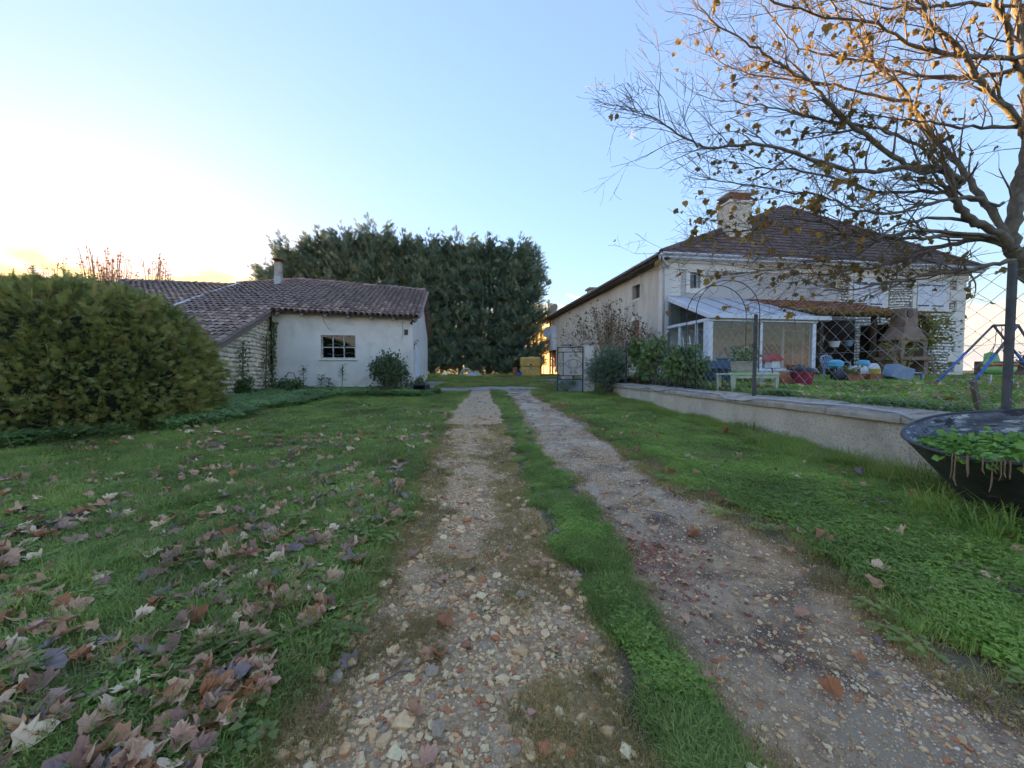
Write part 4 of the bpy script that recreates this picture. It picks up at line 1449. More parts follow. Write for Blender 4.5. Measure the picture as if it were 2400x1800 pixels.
# gutters and downpipes
def half_gutter(p, q, nm, mat, r=.075):
    p, q = Vector(p), Vector(q); d = (q - p).normalized(); s_ = d.cross(Vector((0, 0, 1))).normalized()
    V = []
    n = 8
    for c in (p, q):
        for rr in (r, r - .008):
            for k in range(n + 1):
                a = math.pi + math.pi * k / n
                V.append(c + s_ * rr * math.cos(a) + Vector((0, 0, rr * math.sin(a))))
    m = n + 1; F = []
    for k in range(n):
        F += [(k, k + 1, 2 * m + k + 1, 2 * m + k), (m + k + 1, m + k, 3 * m + k, 3 * m + k + 1)]
    F += [(0, 2 * m, 3 * m, m), (n, m + n, 3 * m + n, 2 * m + n)]
    return MB().add(V, F).build(nm, mat, roof, smooth=True)


half_gutter((-OV, -OV - .08, EZ - .02), (HW + OV, -OV - .08, EZ - .02), 'gutter', MT['pvc_white'], .085)
half_gutter((-OV - .08, -OV, EZ - .02), (-OV - .08, HD + 13, EZ - .02), 'gutter', MT['zinc'], .085)
bx('fascia', MT['pvc_white'], roof, -OV + .02, HW + OV, -OV + .0, -OV + .04, EZ - .20, EZ - .065)
bx('soffit', MT['paint_white'], roof, -.3, HW + OV, -OV + .045, -.165, EZ - .2, EZ - .16)
bx('fascia', MT['wood_dark'], roof, -OV + .0, -OV + .04, -OV + .05, HD + 13, EZ - .26, EZ - .065)
bx('soffit', MT['wood_dark'], roof, -OV + .041, -.001, -OV + .05, HD + 13, EZ - .26, EZ - .21)
MB().tube([(-OV - .06, -.45, EZ - .1), (-OV - .02, -.4, EZ - .35), (-.12, -.12, EZ - .62), (-.12, -.12, EZ - .9), (-.12, -.12, ZB + .3)], .05, 8).build('downpipe', MT['zinc'], house, smooth=True)
MB().tube([(HW + OV - .06, -.5, EZ - .1), (HW + .3, -.3, EZ - .35), (HW + .16, -.05, EZ - .6), (HW + .16, -.05, EZ - .9)], .05, 8).build('downpipe', MT['zinc'], house, smooth=True)
MB().tube([(-OV - .04, -OV - .10, EZ - .08), (-.25, -.3, EZ - .3), (.12, -.12, EZ - .55)], .05, 8).build('downpipe', MT['pvc_white'], house, smooth=True)
# chimneys
ch = empty('chimney', (4.45, 1.35, 6.6), parent=roof)
MB().bb(-.6, .6, -.45, .45, -.3, 2.0).build('stack', MT['render_house'], ch, bevel=.01)
bx('band', MT['cut_stone'], ch, -.66, .66, -.51, .51, 2.0, 2.12, .01)
MT['brick'] = smat('brick_red', [(.24, .09, .055), (.34, .15, .09)], 4, .9, .3, 30, rnd=.2)
bm_ = MB().bb(-.125, .125, -.06, .06, -.035, .035).mesh('brick', MT['brick'])
cb = []
for row in range(4):
    for sx in np.arange(-.45, .55, .27):
        for yy in (-.42, .42):
            cb.append(Matrix.Translation((sx + (.06 if row % 2 else -.04), yy, 2.16 + .08 * row)))
pieces(ch, 'brick', [bm_], cb, 300)
bx('pot_shelf', MT['cut_stone'], ch, -.64, .64, -.5, .5, 2.46, 2.54, .01)
bx('flashing', MT['ridge_orange'], ch, -.68, .68, -.53, -.451, -.05, .16)
c2 = empty('chimney', (2.6, 15.5, 6.6), parent=roof)
MB().bb(-.6, .6, -.4, .4, -.5, .7).build('stack', MT['render_house'], c2)
bx('band', MT['concrete'], c2, -.75, .75, -.55, .55, .7, .85, .02)
c3 = empty('chimney', (1.6, 27.5, 6.0), parent=roof)
MB().bb(-.3, .3, -.3, .3, -.5, 2.2).build('stack', MT['render_white'], c3)
# dishes
def dish(parent, loc, rz, r, nm):
    t = empty(nm, loc, rz, parent=parent)
    MB().lathe([(.001, .0), (r * .4, .02), (r * .75, .07), (r, .14), (r, .125), (r * .75, .055), (r * .4, .005), (.001, -.012)], 20, M=Matrix.Rotation(R(70), 4, 'X')).build('reflector', MT['zinc'], t, smooth=True)
    MB().tube([(0, .0, -.1), (0, -.25, -.3), (0, -.55, -.18)], .015, 5).build('feed_arm', MT['zinc'], t)
    MB().box((0, -.55, -.14), (.06, .06, .1)).build('receiver', MT['paint_white'], t, bevel=.008)
    MB().tube([(0, .02, 0), (0, .3, -.1), (0, .3, -.8)], .025, 6).build('mast', MT['zinc'], t)


dish(roof, (.6, 21.8, 6.6), R(-55), .6, 'satellite_dish')
dish(house, (-.45, 19.4, 4.0), R(-20), .6, 'satellite_dish')
# the hooded porch box on the flank, far end
hb = MB().prism([(-.02, 18.4, 2.36), (-.02, HD + .3, 2.36), (-.02, HD + .3, 4.6), (-.02, 18.4, 4.6)], (-.35, 0, 0))
hb.build('hood', MT['paint_white'], house, bevel=.02)

# ------------------------------------------------------------------ conservatory against the front
cons = empty('conservatory', HOUSE_O, AX, 'white framed lean-to conservatory with glass walls against the farmhouse', 'conservatory')
CW, CY = 4.75, -2.95
ZG, ZS, ZT, ZW = .15, .55, 2.34, 3.75        # ground, sill, top plate, height at the house wall
fp = MT['pvc_white']
bx('base_wall', MT['cut_stone'], cons, .1, CW, CY, CY + .2, ZG - .4, ZS - .1, .01)
bx('base_wall', MT['cut_stone'], cons, .1, .3, CY + .201, -.04, ZG - .4, ZS - .1)
bx('sill_rail', fp, cons, .06, CW + .04, CY - .05, CY + .14, ZS - .099, ZS, .008)
for xx, wd in ((.1, .18), (2.28, .1), (CW - .17, .16)):
    bx('post', fp, cons, xx, xx + wd, CY + .0, CY + .1, ZS + .001, ZT - .002, .006)
bx('corner_return', fp, cons, .1, .2, CY + .101, CY + .32, ZS + .001, ZT - .002, .006)
bx('top_plate', fp, cons, .08, CW + .02, CY - .04, CY + .12, ZT, ZT + .1, .008)
g_ = MB(); g_.prism([(.0, CY - .05, ZT + .06), (.0, CY - .17, ZT + .10), (.0, CY - .17, ZT + .26), (.0, CY - .13, ZT + .26), (.0, CY - .05, ZT + .15)], (CW + .5, 0, 0))
g_.build('gutter', fp, cons, bevel=.01)
for a, b in ((.281, 2.279), (2.381, CW - .171)):
    MB().poly([(a, CY + .05, ZS), (b, CY + .05, ZS), (b, CY + .05, ZT), (a, CY + .05, ZT)]).build('pane', MT['glass'], cons)
bx('end_base', MT['cut_stone'], cons, CW - .2, CW - .02, CY + .21, -.04, ZG - .4, ZS - .1)
for yy in (CY + .102, -1.5, -.14): bx('end_post', fp, cons, CW - .12, CW - .03, yy, yy + .09, ZS - .099, ZT)
MB().poly([(CW - .07, CY + .2, ZS - .09), (CW - .07, -.05, ZS - .09), (CW - .07, -.05, ZT), (CW - .07, CY + .2, ZT)]).build('pane', MT['glass'], cons)
# left side: sliding panels and the triangle above them
bx('side_plate', fp, cons, .08, .2, CY + .13, -.04, ZT + .0, ZT + .12, .006)
for yy in (-2.2, -1.05, -.14):
    bx('side_post', fp, cons, .1, .19, yy, yy + .1, ZS - .1, ZT - .001, .006)
for a, b in ((CY + .32, -2.2), (-1.0, -.14)):
    MB().poly([(.14, a, ZS), (.14, b, ZS), (.14, b, ZT), (.14, a, ZT)]).build('pane', MT['glass'], cons)
tz = lambda y: ZT + .12 + (ZW - ZT - .25) * (y - CY) / (-CY)
MB().poly([(.14, CY + .15, ZT + .12), (.14, -.05, ZT + .12), (.14, -.05, tz(-.05)), (.14, CY + .15, tz(CY + .15))]).build('pane', MT['glass_dark'], cons)
MB().prism([(.07, CY - .0, ZT + .1), (.07, -.04, ZW - .15), (.07, -.04, ZW + .06), (.07, CY - .0, ZT + .28)], (.11, 0, 0)).build('rake_beam', fp, cons, bevel=.008)
bx('wall_post', fp, cons, .08, .19, -.12, -.037, ZT + .13, ZW - .16)
# roof panels on rafters
MT['polycarb'] = smat('polycarbonate', [(.44, .46, .50), (.52, .54, .58)], 2, .35, .02, 20, spec=.5)
nP = 5
xs = np.linspace(.19, CW + .02, nP + 1)
for i in range(nP):
    a, b = xs[i] + .02, xs[i + 1] - .02
    MB().prism([(a, CY - .04, ZT + .22), (b, CY - .04, ZT + .22), (b, -.04, ZW), (a, -.04, ZW)], (0, 0, .03)).build('roof_panel', MT['polycarb'], cons)
for x_ in xs[1:-1]:
    MB().prism([(x_ - .02, CY - .06, ZT + .20), (x_ + .02, CY - .06, ZT + .20), (x_ + .02, -.04, ZW - .02), (x_ - .02, -.04, ZW - .02)], (0, 0, .085)).build('rafter', MT['zinc'], cons)
bx('wall_flashing', MT['zinc'], cons, .1, CW, -.12, -.038, ZW + .0, ZW + .08)
# inside: floor, trellis, pale render seen through the glass, a ladder leaning
bx('floor', MT['concrete'], cons, .31, CW, CY + .21, -.04, ZG - .2, ZG)
tr = empty('trellis', (5.3, -.12, 1.2), parent=cons)
for q in np.arange(-.8, .9, .25):
    MB().box((q, 0, 0), (.03, .012, 1.3), ry=R(38)).build('lath', MT['wood_dark'], tr)
    MB().box((q, .014, 0), (.03, .012, 1.3), ry=R(-38)).build('lath', MT['wood_dark'], tr)
idr = empty('inner_window', (6.55, -.06, .2), parent=cons)
m_ = MB(); m_.bb(-.55, -.47, -.02, .02, 0, 2.2).bb(.47, .55, -.02, .02, 0, 2.2).bb(-.47, .47, -.02, .02, 2.12, 2.2).bb(-.03, .03, -.02, .02, 0, 2.119)
m_.build('window_frame', MT['pvc_white'], idr)
for a, b in ((-.47, -.03), (.03, .47)):
    MB().poly([(a, 0, .05), (b, 0, .05), (b, 0, 2.12), (a, 0, 2.12)]).build('pane', MT['glass_dark'], idr)
ld = empty('ladder', (HOUSE_O[0] + .2, HOUSE_O[1] - 2.05, 1.0), AX + R(90), 'pale step ladder leaning just inside the conservatory side opening', 'ladder')
for s_ in (-.22, .22):
    MB().tube([(s_ - .25, 0, 0), (s_ + .3, -.05, 1.7)], .02, 6).build('rail', MT['paint_white'], ld)
for i in range(5):
    t = .15 + i * .17
    MB().tube([(-.47 + .55 * t, -.05 * t, 1.7 * t), (-.03 + .55 * t, -.05 * t, 1.7 * t)], .014, 6).build('rung', MT['paint_white'], ld)

# ------------------------------------------------------------------ tiled porch beside the conservatory
porch = empty('porch', HOUSE_O, AX, 'dark open porch with red tiled roof and ivy beside the conservatory', 'porch')
MT['red_tile'] = smat('red_tile', [(.22, .085, .05), (.33, .14, .085), (.26, .16, .10)], 4, .9, .3, 30, rnd=.25, stains=[((.16, .15, .07), 6, .55, .15)])
PX0, PX1 = 4.95, 10.3
pz = lambda y: 2.75 + (y + 2.9) * .36
proof = empty('roof', parent=porch)
MB().prism([(PX0, -2.95, pz(-2.95) - .05), (PX1, -2.95, pz(-2.95) - .05), (PX1 - 1.2, -.04, pz(-.04) - .05), (3.95, -.04, pz(-.04) - .05)], (0, 0, -.05)).build('deck', MT['wood_dark'], proof)
rt = []
for t_ in (canal_tile(i) for i in range(20, 24)):
    t_.materials.clear(); t_.materials.append(MT['red_tile']); rt.append(t_)
ms = []
for i, s_ in enumerate(np.arange(4.05, 10.2, .23)):
    y_ = -2.85
    while y_ < -.1:
        t = (y_ + 2.95) / 2.9
        if PX0 + (3.95 - PX0) * t < s_ < PX1 - 1.2 * t:
            ms.append(Matrix.Translation((s_, y_, pz(y_) - .04)) @ Euler((math.atan(.36) - .04 + random.uniform(-.03, .03), 0, random.uniform(-.05, .05))).to_matrix().to_4x4())
        y_ += .33
pieces(proof, 'tile', rt, ms, 300)
for x_ in (PX0 + .15, 7.6, PX1 - .15):
    bx('post', MT['wood_dark'], porch, x_ - .07, x_ + .07, -2.85, -2.71, -.3, pz(-2.8) - .12)
bx('front_beam', MT['wood_dark'], porch, PX0, PX1, -2.87, -2.70, pz(-2.8) - .119, pz(-2.8) - .02)
bx('back_panel', MT['wood_dark'], porch, PX0 + 2.3, PX1 - .4, -.12, -.05, -.3, 2.9)
bx('end_panel', MT['wood_dark'], porch, PX1 - .19, PX1 - .15, -2.6, -.2, -.3, 2.6)
# ------------------------------------------------------------------ sunlit board barn beyond the house
fb = empty('board_barn', HOUSE_O, AX, 'timber board barn glowing orange in the sun beyond the farmhouse', 'barn')
MT['board_warm'] = smat('pale_boards', [(.36, .24, .12), (.46, .32, .17), (.52, .38, .22)], 5, .85, .3, 30, stretch=(6, 6, .6))
for i in range(26):
    y0 = HD + .4 + i * .48
    bx('board', MT['board_warm'], fb, .32, .38 + .01 * (i % 3), y0, y0 + .465, .9, 5.3)
bx('wall_base', MT['terracotta_door'], fb, .3, .42, HD + .4, HD + 12.9, -.6, .89)
for i in range(4):
    bx('post', MT['wood_dark'], fb, -.02, .14, HD + .5 + i * 4.1, HD + .66 + i * 4.1, -.6, 5.35)
bx('back_wall', MT['wood_dark'], fb, 9.9, 10.0, HD + .6, HD + 12.9, -.6, 5.4)

# ------------------------------------------------------------------ garden wall, coping, fence and gate
wd_ = Vector((WALL_B[0] - WALL_A[0], WALL_B[1] - WALL_A[1], 0)); WL = wd_.length
WANG = math.atan2(wd_.y, wd_.x)
gw = empty('garden_wall', (WALL_A[0], WALL_A[1], 0), WANG, 'low roughcast garden wall with stone coping along the driveway', 'wall')
# local x runs along the wall away from the camera, local y = +left (towards the drive), so the body lies at y < 0
nseg = 40
V = []; F = []
CAPZ = .65
for i in range(nseg + 1):
    a = WL * i / nseg
    for yy, zz in ((0, -.4), (0, CAPZ), (-.25, CAPZ), (-.25, -.4)):
        V.append((a, yy + (.006 * math.sin(a * 2.1) if yy == 0 else 0), zz))
for i in range(nseg):
    for k in range(4):
        l = (k + 1) % 4
        F.append((i * 4 + k, i * 4 + 4 + k, i * 4 + 4 + l, i * 4 + l))
F += [(3, 2, 1, 0), tuple(nseg * 4 + k for k in range(4))]
wb = MB().add(V, F).build('wall_body', MT['wall_render'], gw)
a = -.3
while a < WL:
    l = random.uniform(.95, 1.35)
    e = min(a + l - .012, WL + .05)
    h = random.uniform(-.012, .012)
    z0, z1 = CAPZ + .003, CAPZ + .125 + h
    y0 = .055 + random.uniform(-.012, .015)
    MB().prism([(a, y0, z0), (a, y0, z1 - .03), (a, y0 - .02, z1 - .015), (a, -.15, z1 + .035), (a, -.36, z1 + .065), (a, -.36, z0)], (e - a, 0, random.uniform(-.008, .008))).build('coping_stone', MT['concrete'], gw, bevel=.012)
    a += l
MT['crack'] = smat('crack_filler', [(.5, .49, .46), (.6, .59, .56)], 6, .9, .1)
MB().tube([(2.3, .008, .38), (2.05, .008, .36), (1.98, .008, .33), (1.96, .008, .18), (1.97, .008, .02)], .006, 4).build('filled_crack', MT['crack'], gw)
rtn = MB().prism([(4.4, 16.0, 0), (6.75, 17.2, 0), (6.75, 17.4, 0), (4.2, 16.1, 0)], (0, 0, 1.0)).build('return_wall', MT['wall_render'])
tag(rtn, 'short return wall from the gate to the farmhouse corner', 'wall')

# hose lying along the coping
ho = []
for i in range(64):
    a = 1.9 + i * .17
    s1 = .02 + .05 * math.sin(a * 1.5) + .03 * math.sin(a * 3.7 + 1)
    z = CAPZ + .145 + .2 * max(0, .03 - s1)
    if s1 > .045: z -= min(.07, (s1 - .045) * 3)
    ho.append((a, s1 + .01, z))
MT['hose'] = flat('hose_grey', (.45, .45, .48), .45)
hs_ = MB().tube(ho, .017, 7).build('hose', MT['hose'], None, (WALL_A[0], WALL_A[1], 0), (0, 0, WANG), smooth=True)
tag(hs_, 'grey garden hose draped along the stone coping', 'hose')

# chain-link fence standing on the wall
fence = empty('chain_link_fence', (WALL_A[0], WALL_A[1], 0), WANG, 'sagging chain-link fence on dark posts along the top of the wall', 'fence')
FZ0, FZ1 = CAPZ + .17, 2.48
MT['post_dark'] = smat('painted_post', [(.05, .055, .06), (.09, .09, .09), (.12, .11, .10)], 6, .7, .2, 40)
MT['wire'] = flat('galvanised_wire', (.30, .36, .34), .5, metal=.3)
FY = -.22
for a in (1.24, 5.1, 8.8, 12.2):
    p = MB().bb(a - .03, a + .03, FY - .032, FY + .028, CAPZ + .08, FZ1 + .02).build('post', MT['post_dark'], fence, bevel=.01)


def sag(a):
    t = (a - 1.24) / 3.86
    return -.06 * (1 - math.cos(2 * math.pi * t)) * .5 - .05 * max(0, math.sin(a * 1.3 + .4))


wires = []
for k in range(2):
    pass
A0, A1 = -1.5, 10.6
pitch = .115
n_d = int((A1 - A0) / pitch)
rows = 15
hh_ = (FZ1 - FZ0) / rows
wm = []
for i in range(n_d):
    pts = []
    for r_ in range(rows + 1):
        a = A0 + i * pitch + (pitch / 2 if (r_ + i) % 2 else -pitch / 2) * 1.02
        z = FZ0 + r_ * hh_
        t = r_ / rows
        z += sag(a) * t
        yy = FY + .02 * math.sin(a * 2.3 + t * 3) * t + (.003 if (r_ + i) % 2 else -.003) + .03 * vnoise(np.array([a]), np.array([z]), .6, 3)[0] * t
        a2 = a + .025 * vnoise(np.array([a * 2]), np.array([z * 2]), .7, 4)[0]
        pts.append((a2, yy, z))
    wm.append(pts)
mb = MB()
for pts in wm: mb.tube(pts, .0036, 3, cap=False)
mb.build('wire_mesh', MT['wire'], fence)
for z_ in (FZ0 + .02, (FZ0 + FZ1) / 2, FZ1 - .02):
    MB().tube([(a, FY, z_ + sag(a) * (z_ - FZ0) / (FZ1 - FZ0)) for a in np.arange(A0, A1, .3)], .0025, 4).build('line_wire', MT['wire'], fence)

# ------------------------------------------------------------------ gate piers and wrought-iron gate
def pier(x, y, w_, h, label, mossy=False):
    z = float(base_z(x, y)) - .1
    t = empty('gate_pier', (x, y, z), AX, label, 'gate pier')
    MB().bb(-w_ / 2, w_ / 2, -w_ / 2, w_ / 2, 0, h).build('shaft', MT['render_white'], t, bevel=.01)
    bx('recess_panel', MT['render_grey'], t, -w_ / 2 - .006, -w_ / 2 - .0005, -w_ * .25, w_ * .25, h * .25, h * .9)
    c = MB().taper((0, 0, h + .002), (w_ + .16, w_ + .16), (w_ + .16, w_ + .16), .09).taper((0, 0, h + .093), (w_ + .1, w_ + .1), (w_ * .5, w_ * .5), .10)
    c.build('cap', MT['concrete'], t, bevel=.012)
    if mossy:
        mm = MB()
        for i in range(9):
            mm.lathe([(.11, -.03), (.10, .02), (.05, .05), (.004, .06)], 8, c=(random.uniform(-.2, .2), random.uniform(-.2, .2), h + .12))
        mm.build('moss', MT['moss'], t, smooth=True)['kind'] = 'stuff'
    return t


MT['moss'] = smat('moss', [(.07, .075, .02), (.13, .13, .04)], 12, .95, .6, 40)
pier(3.42, 17.3, .46, 2.25, 'white gate pier with dark cap beside the yew bush')
pier(2.95, 20.6, .46, 2.25, 'white gate pier with mossy cap behind the iron gate', True)

GX, GY = 3.14, 17.05
gz = float(base_z(2.6, 17.1)) + .04
gate = empty('iron_gate', (GX, GY, gz), R(166), 'rusty wrought-iron gate leaf with sheet metal foot standing open', 'gate')
GWID, GH = 1.12, 2.02
ir = MT['iron']
MT['gate_sheet'] = smat('grey_sheet', [(.28, .32, .36), (.36, .40, .44)], 3, .55, .1, 40, stains=[((.17, .12, .09), 7, .6, .1)])
for x_ in (0, GWID): bx('stile', ir, gate, x_ - .025, x_ + .025, -.02, .02, -.03, GH)
bx('stile', ir, gate, .84, .87, -.014, .014, .73, 1.78)
for z_ in (.55, .72, 1.78, GH - .03): bx('rail', ir, gate, .026, GWID - .026, -.018, .018, z_ - .02, z_ + .02)
bx('foot_panel', MT['gate_sheet'], gate, .026, GWID - .026, -.008, .008, .02, .529)
def ring(cx, cz, r, th=.011, n=18):
    return MB().tube([(cx + r * math.cos(2 * math.pi * k / n), 0, cz + r * math.sin(2 * math.pi * k / n)) for k in range(n)], th, 5, closed=True)
ring(.42, 1.26, .20).build('ring', ir, gate)
ring(.98, 1.22, .07).build('ring', ir, gate)
ring(.42, 1.9, .065).build('ring', ir, gate)
for sx in (-1, 1):
    MB().tube([(.42 + sx * .40, 0, 1.26), (.42 + sx * .17, 0, 1.45)], .010, 5).build('bar', ir, gate)
    MB().tube([(.42 + sx * .40, 0, 1.26), (.42 + sx * .02, 0, .93)], .010, 5).build('bar', ir, gate)
    MB().tube([(.42 + sx * .16, 0, 1.9), (.42 + sx * .39, 0, 1.86)], .009, 5).build('bar', ir, gate)
    sc_ = [(.42 + sx * (.12 - .07 * math.cos(k * .62) * math.exp(-k * .07)), 0, 1.60 + .07 * math.sin(k * .62) * math.exp(-k * .07)) for k in range(14)]
    MB().tube(sc_, .009, 5).build('scroll', ir, gate)
    sc_ = [(.42 + sx * (.10 - .07 * math.cos(k * .62) * math.exp(-k * .07)), 0, .86 + .06 * math.sin(k * .62) * math.exp(-k * .07)) for k in range(14)]
    MB().tube(sc_, .009, 5).build('scroll', ir, gate)
for z0, z1 in ((.74, 1.15), (1.29, 1.77)):
    MB().tube([(.89, 0, z0 if z0 < 1 else z1), (.98, 0, 1.15 if z0 < 1 else 1.29), (1.08, 0, z0 if z0 < 1 else z1)], .009, 5).build('bar', ir, gate)
for z_ in (.60, .66): MB().tube([(.03, 0, z_), (GWID - .03, 0, z_)], .007, 5).build('bar', ir, gate)
MB().tube([(.42, 0, .55), (.42, 0, .72)], .03, 8).build('bar', ir, gate)
# a drain pole beside the gate and brown end wall of the plot far right
fw = MB().bb(25.6, 42, 21.0, 21.3, .8, 1.82).build('plot_wall', MT['plotwall'] if 'plotwall' in MT else smat('brown_blocks', [(.16, .11, .09), (.24, .17, .14)], 3, .95, .4, 20))
tag(fw, 'low brown boundary wall at the end of the garden behind the swing', 'wall')

# ------------------------------------------------------------------ vegetation
def spray_template(pairs=5, w=.34, tip=1.0):
    """feathery flat frond along +y, unit length: a stem with side fronds, all narrow triangles"""
    V = []; F = []

    def tri(a, b, c):
        o = len(V); V.extend([a, b, c]); F.append((o, o + 1, o + 2))
    tri((-.03, 0, 0), (.03, 0, 0), (0, tip, .06))
    for i in range(pairs):
        y = .12 + .72 * i / pairs
        l = w * (1 - .55 * i / pairs)
        for s in (-1, 1):
            tri((0, y - .05, 0), (0, y + .07, 0), (s * l, y + l * .75, .05 * s + .04))
    return np.array(V), np.array(F)


def maple_template(curl=.3, fold=.15, seed=0):
    g = np.random.default_rng(seed)
    half = [(.14, -.38), (.34, -.40), (.36, -.24), (.55, -.12), (.46, .00), (.50, .25), (.31, .21), (.19, .40)]
    pts = [(0, -.30)] + half + [(0, .62)] + [(-a, b) for a, b in half[::-1]]
    P = (np.array(pts) + g.normal(0, .05, (len(pts), 2))) * np.array([g.uniform(.75, 1.05), g.uniform(.8, 1.05)])
    def z(x, y): return curl * (x * x * 1.2 + .5 * y * y) + fold * abs(x) + .06 * math.sin(x * 9 + seed) + .05 * math.sin(y * 8 + seed * 2)
    n0 = len(P)
    Q = []
    for i in range(n0):                                       # finer, slightly toothed outline
        Q.append(P[i]); Q.append((P[i] + P[(i + 1) % n0]) / 2 * g.uniform(.94, 1.04))
    Q = np.array(Q); n = len(Q)
    V = [(0, -.05, z(0, -.05))] + [(x * .55, y * .55 - .02, z(x * .55, y * .55) + g.normal(0, .012)) for x, y in Q] + [(x, y, z(x, y) + g.normal(0, .02)) for x, y in Q]
    F = [(0, 1 + i, 1 + (i + 1) % n) for i in range(n)]
    for i in range(n):
        j = (i + 1) % n
        F += [(1 + i, 1 + n + i, 1 + n + j), (1 + i, 1 + n + j, 1 + j)]
    o = len(V)
    V += [(-.012, -.3, z(0, -.3)), (.012, -.3, z(0, -.3)), (.05, -.62, z(0, -.3) + .05)]
    F.append((o, o + 1, o + 2))
    return np.array(V), np.array(F)


def leaf_template(w=.32, fold=.1):
    V = [(0, 0, 0), (w * .8, .3, fold), (w, .55, fold), (0, 1, -.06), (-w, .55, fold), (-w * .8, .3, fold), (0, .5, 0)]
    F = [(0, 1, 6), (1, 2, 6), (2, 3, 6), (3, 4, 6), (4, 5, 6), (5, 0, 6)]
    return np.array(V), np.array(F)


def foliage(name, P, D, S, tmpl, mat, up=None, tint=None, parent=None, loc=None):
    M = frame_from(D, up) * S[:, None, None]
    V, F = bake(tmpl[0], tmpl[1], M, P)
    t = rng.random(len(P)) if tint is None else tint
    return link(name, mesh_np(name, V, F, mat, tint=np.repeat(t, len(tmpl[0]))), parent, loc)


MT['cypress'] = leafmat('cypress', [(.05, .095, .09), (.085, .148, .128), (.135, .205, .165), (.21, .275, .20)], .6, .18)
MT['clipped'] = leafmat('clipped_cypress', [(.07, .10, .04), (.125, .165, .06), (.19, .235, .08), (.26, .29, .10), (.23, .19, .10)], .6, .22)
SPR = spray_template(5, .34)
SPR3 = spray_template(3, .30)


def conifer_mesh(seed, H, Rm):
    g = np.random.default_rng(seed)
    P = []; D = []; S = []; T = []
    nb = 215
    for i in range(nb):
        h = H * (.015 + .945 * g.random() ** .95)
        t = h / H
        rad = Rm * (1.0 - .5 * t ** 3.2) * g.uniform(.62, 1.08) * (.9 + .1 * min(1, t / .25))
        a = g.uniform(0, 6.283)
        rise = g.uniform(.5, 1.5) * (.7 + .9 * t)
        o = np.array([math.cos(a), math.sin(a), 0])
        tone = g.uniform(0, 1)
        m = int(40 * (1.0 if t > .26 else 1.05))
        for k in range(m):
            u = g.uniform(.30, 1.0)
            p = o * rad * u + np.array([0, 0, h + rise * u * u]) + g.normal(0, .20 + .16 * (1 - u), 3)
            d = o * g.uniform(.3, 1.0) + np.array([0, 0, g.uniform(.35, 1.2)]) + g.normal(0, .28, 3)
            P.append(p); D.append(d); S.append(g.uniform(.42, .85) * (1.1 - .3 * u)); T.append(np.clip(.45 * tone + .85 * (u - .3) * g.uniform(.3, 1.1), 0, 1))  # tint rises towards the branch tips: highlights put into the colour
    for q in range(g.integers(3, 6)):                        # leaders breaking the top outline
        a = g.uniform(0, 6.283); r0 = g.uniform(0, Rm * .75); top = H * g.uniform(.92, 1.12)
        for k in range(110):
            u = g.random() ** .8
            z = H * .74 + (top - H * .74) * u
            w = .75 * (1 - u) ** .8 + .06
            b = g.uniform(0, 6.283)
            P.append(np.array([r0 * math.cos(a) + w * math.cos(b) * g.uniform(.3, 1), r0 * math.sin(a) + w * math.sin(b) * g.uniform(.3, 1), z]))
            D.append(np.array([math.cos(b) * .45, math.sin(b) * .45, 1.0]) + g.normal(0, .15, 3)); S.append(g.uniform(.4, .7)); T.append(g.uniform(.2, .8))
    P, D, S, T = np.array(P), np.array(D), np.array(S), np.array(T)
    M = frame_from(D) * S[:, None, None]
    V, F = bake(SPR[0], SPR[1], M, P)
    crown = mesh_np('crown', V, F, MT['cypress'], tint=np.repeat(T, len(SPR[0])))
    tk = MB().tube([(0, 0, -.4), (.05, 0, H * .2), (-.05, .05, H * .5), (0, 0, H * .92)], [.26, .21, .13, .03], 8)
    for i in range(26):
        h = H * g.uniform(.06, .45); a = g.uniform(0, 6.283); l = Rm * g.uniform(.5, .85)
        tk.tube([(0, 0, h), (math.cos(a) * l * .5, math.sin(a) * l * .5, h + .1), (math.cos(a) * l, math.sin(a) * l, h + .55)], [.05, .03, .012], 5, cap=False)
    return crown, tk.mesh('trunk', MT['bark'])


con = [conifer_mesh(s, 13.2, 2.6) for s in (1, 2, 3)]
CONS = [(-24.6, 40.2, .82, 'low cypress at the far left end of the row behind the barn ridge'), (-22.3, 39.5, .97, 'cypress directly behind the shed flue in the row'), (-19.4, 39.8, 1.07, 'cypress second from the flue in the row behind the shed'),
        (-16.6, 39.2, 1.06, 'cypress third from the shed flue in the dense row'), (-13.6, 39.0, 1.07, 'tall cypress of the row with a pointed leader above the shed ridge'),
        (-10.7, 39.4, 1.03, 'cypress in the row above the right half of the shed roof'), (-8.0, 38.6, 1.0, 'cypress in the row just right of the shed roof end'),
        (-5.2, 38.8, 1.03, 'cypress in the row behind the heap of hose in the yard'), (-2.3, 38.2, 1.01, 'cypress second from the farmhouse end of the row'),
        (.75, 37.8, 1.0, 'rightmost cypress of the row, beside the yellow tank')]
for i, (x, y, s, lab) in enumerate(CONS):
    t = empty('cypress_tree', (x, y, float(base_z(x, y)) - .1), i * 2.1, lab, 'tree', 'cypress row at the back of the yard')
    s *= .94 - .04 * (i >= 7) + .012 * math.sin(i * 1.9)
    t.scale = (1.2 + .06 * math.sin(i * 2.3), 1.1, s)
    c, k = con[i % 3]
    link('trunk', k, t); link('crown', c, t)

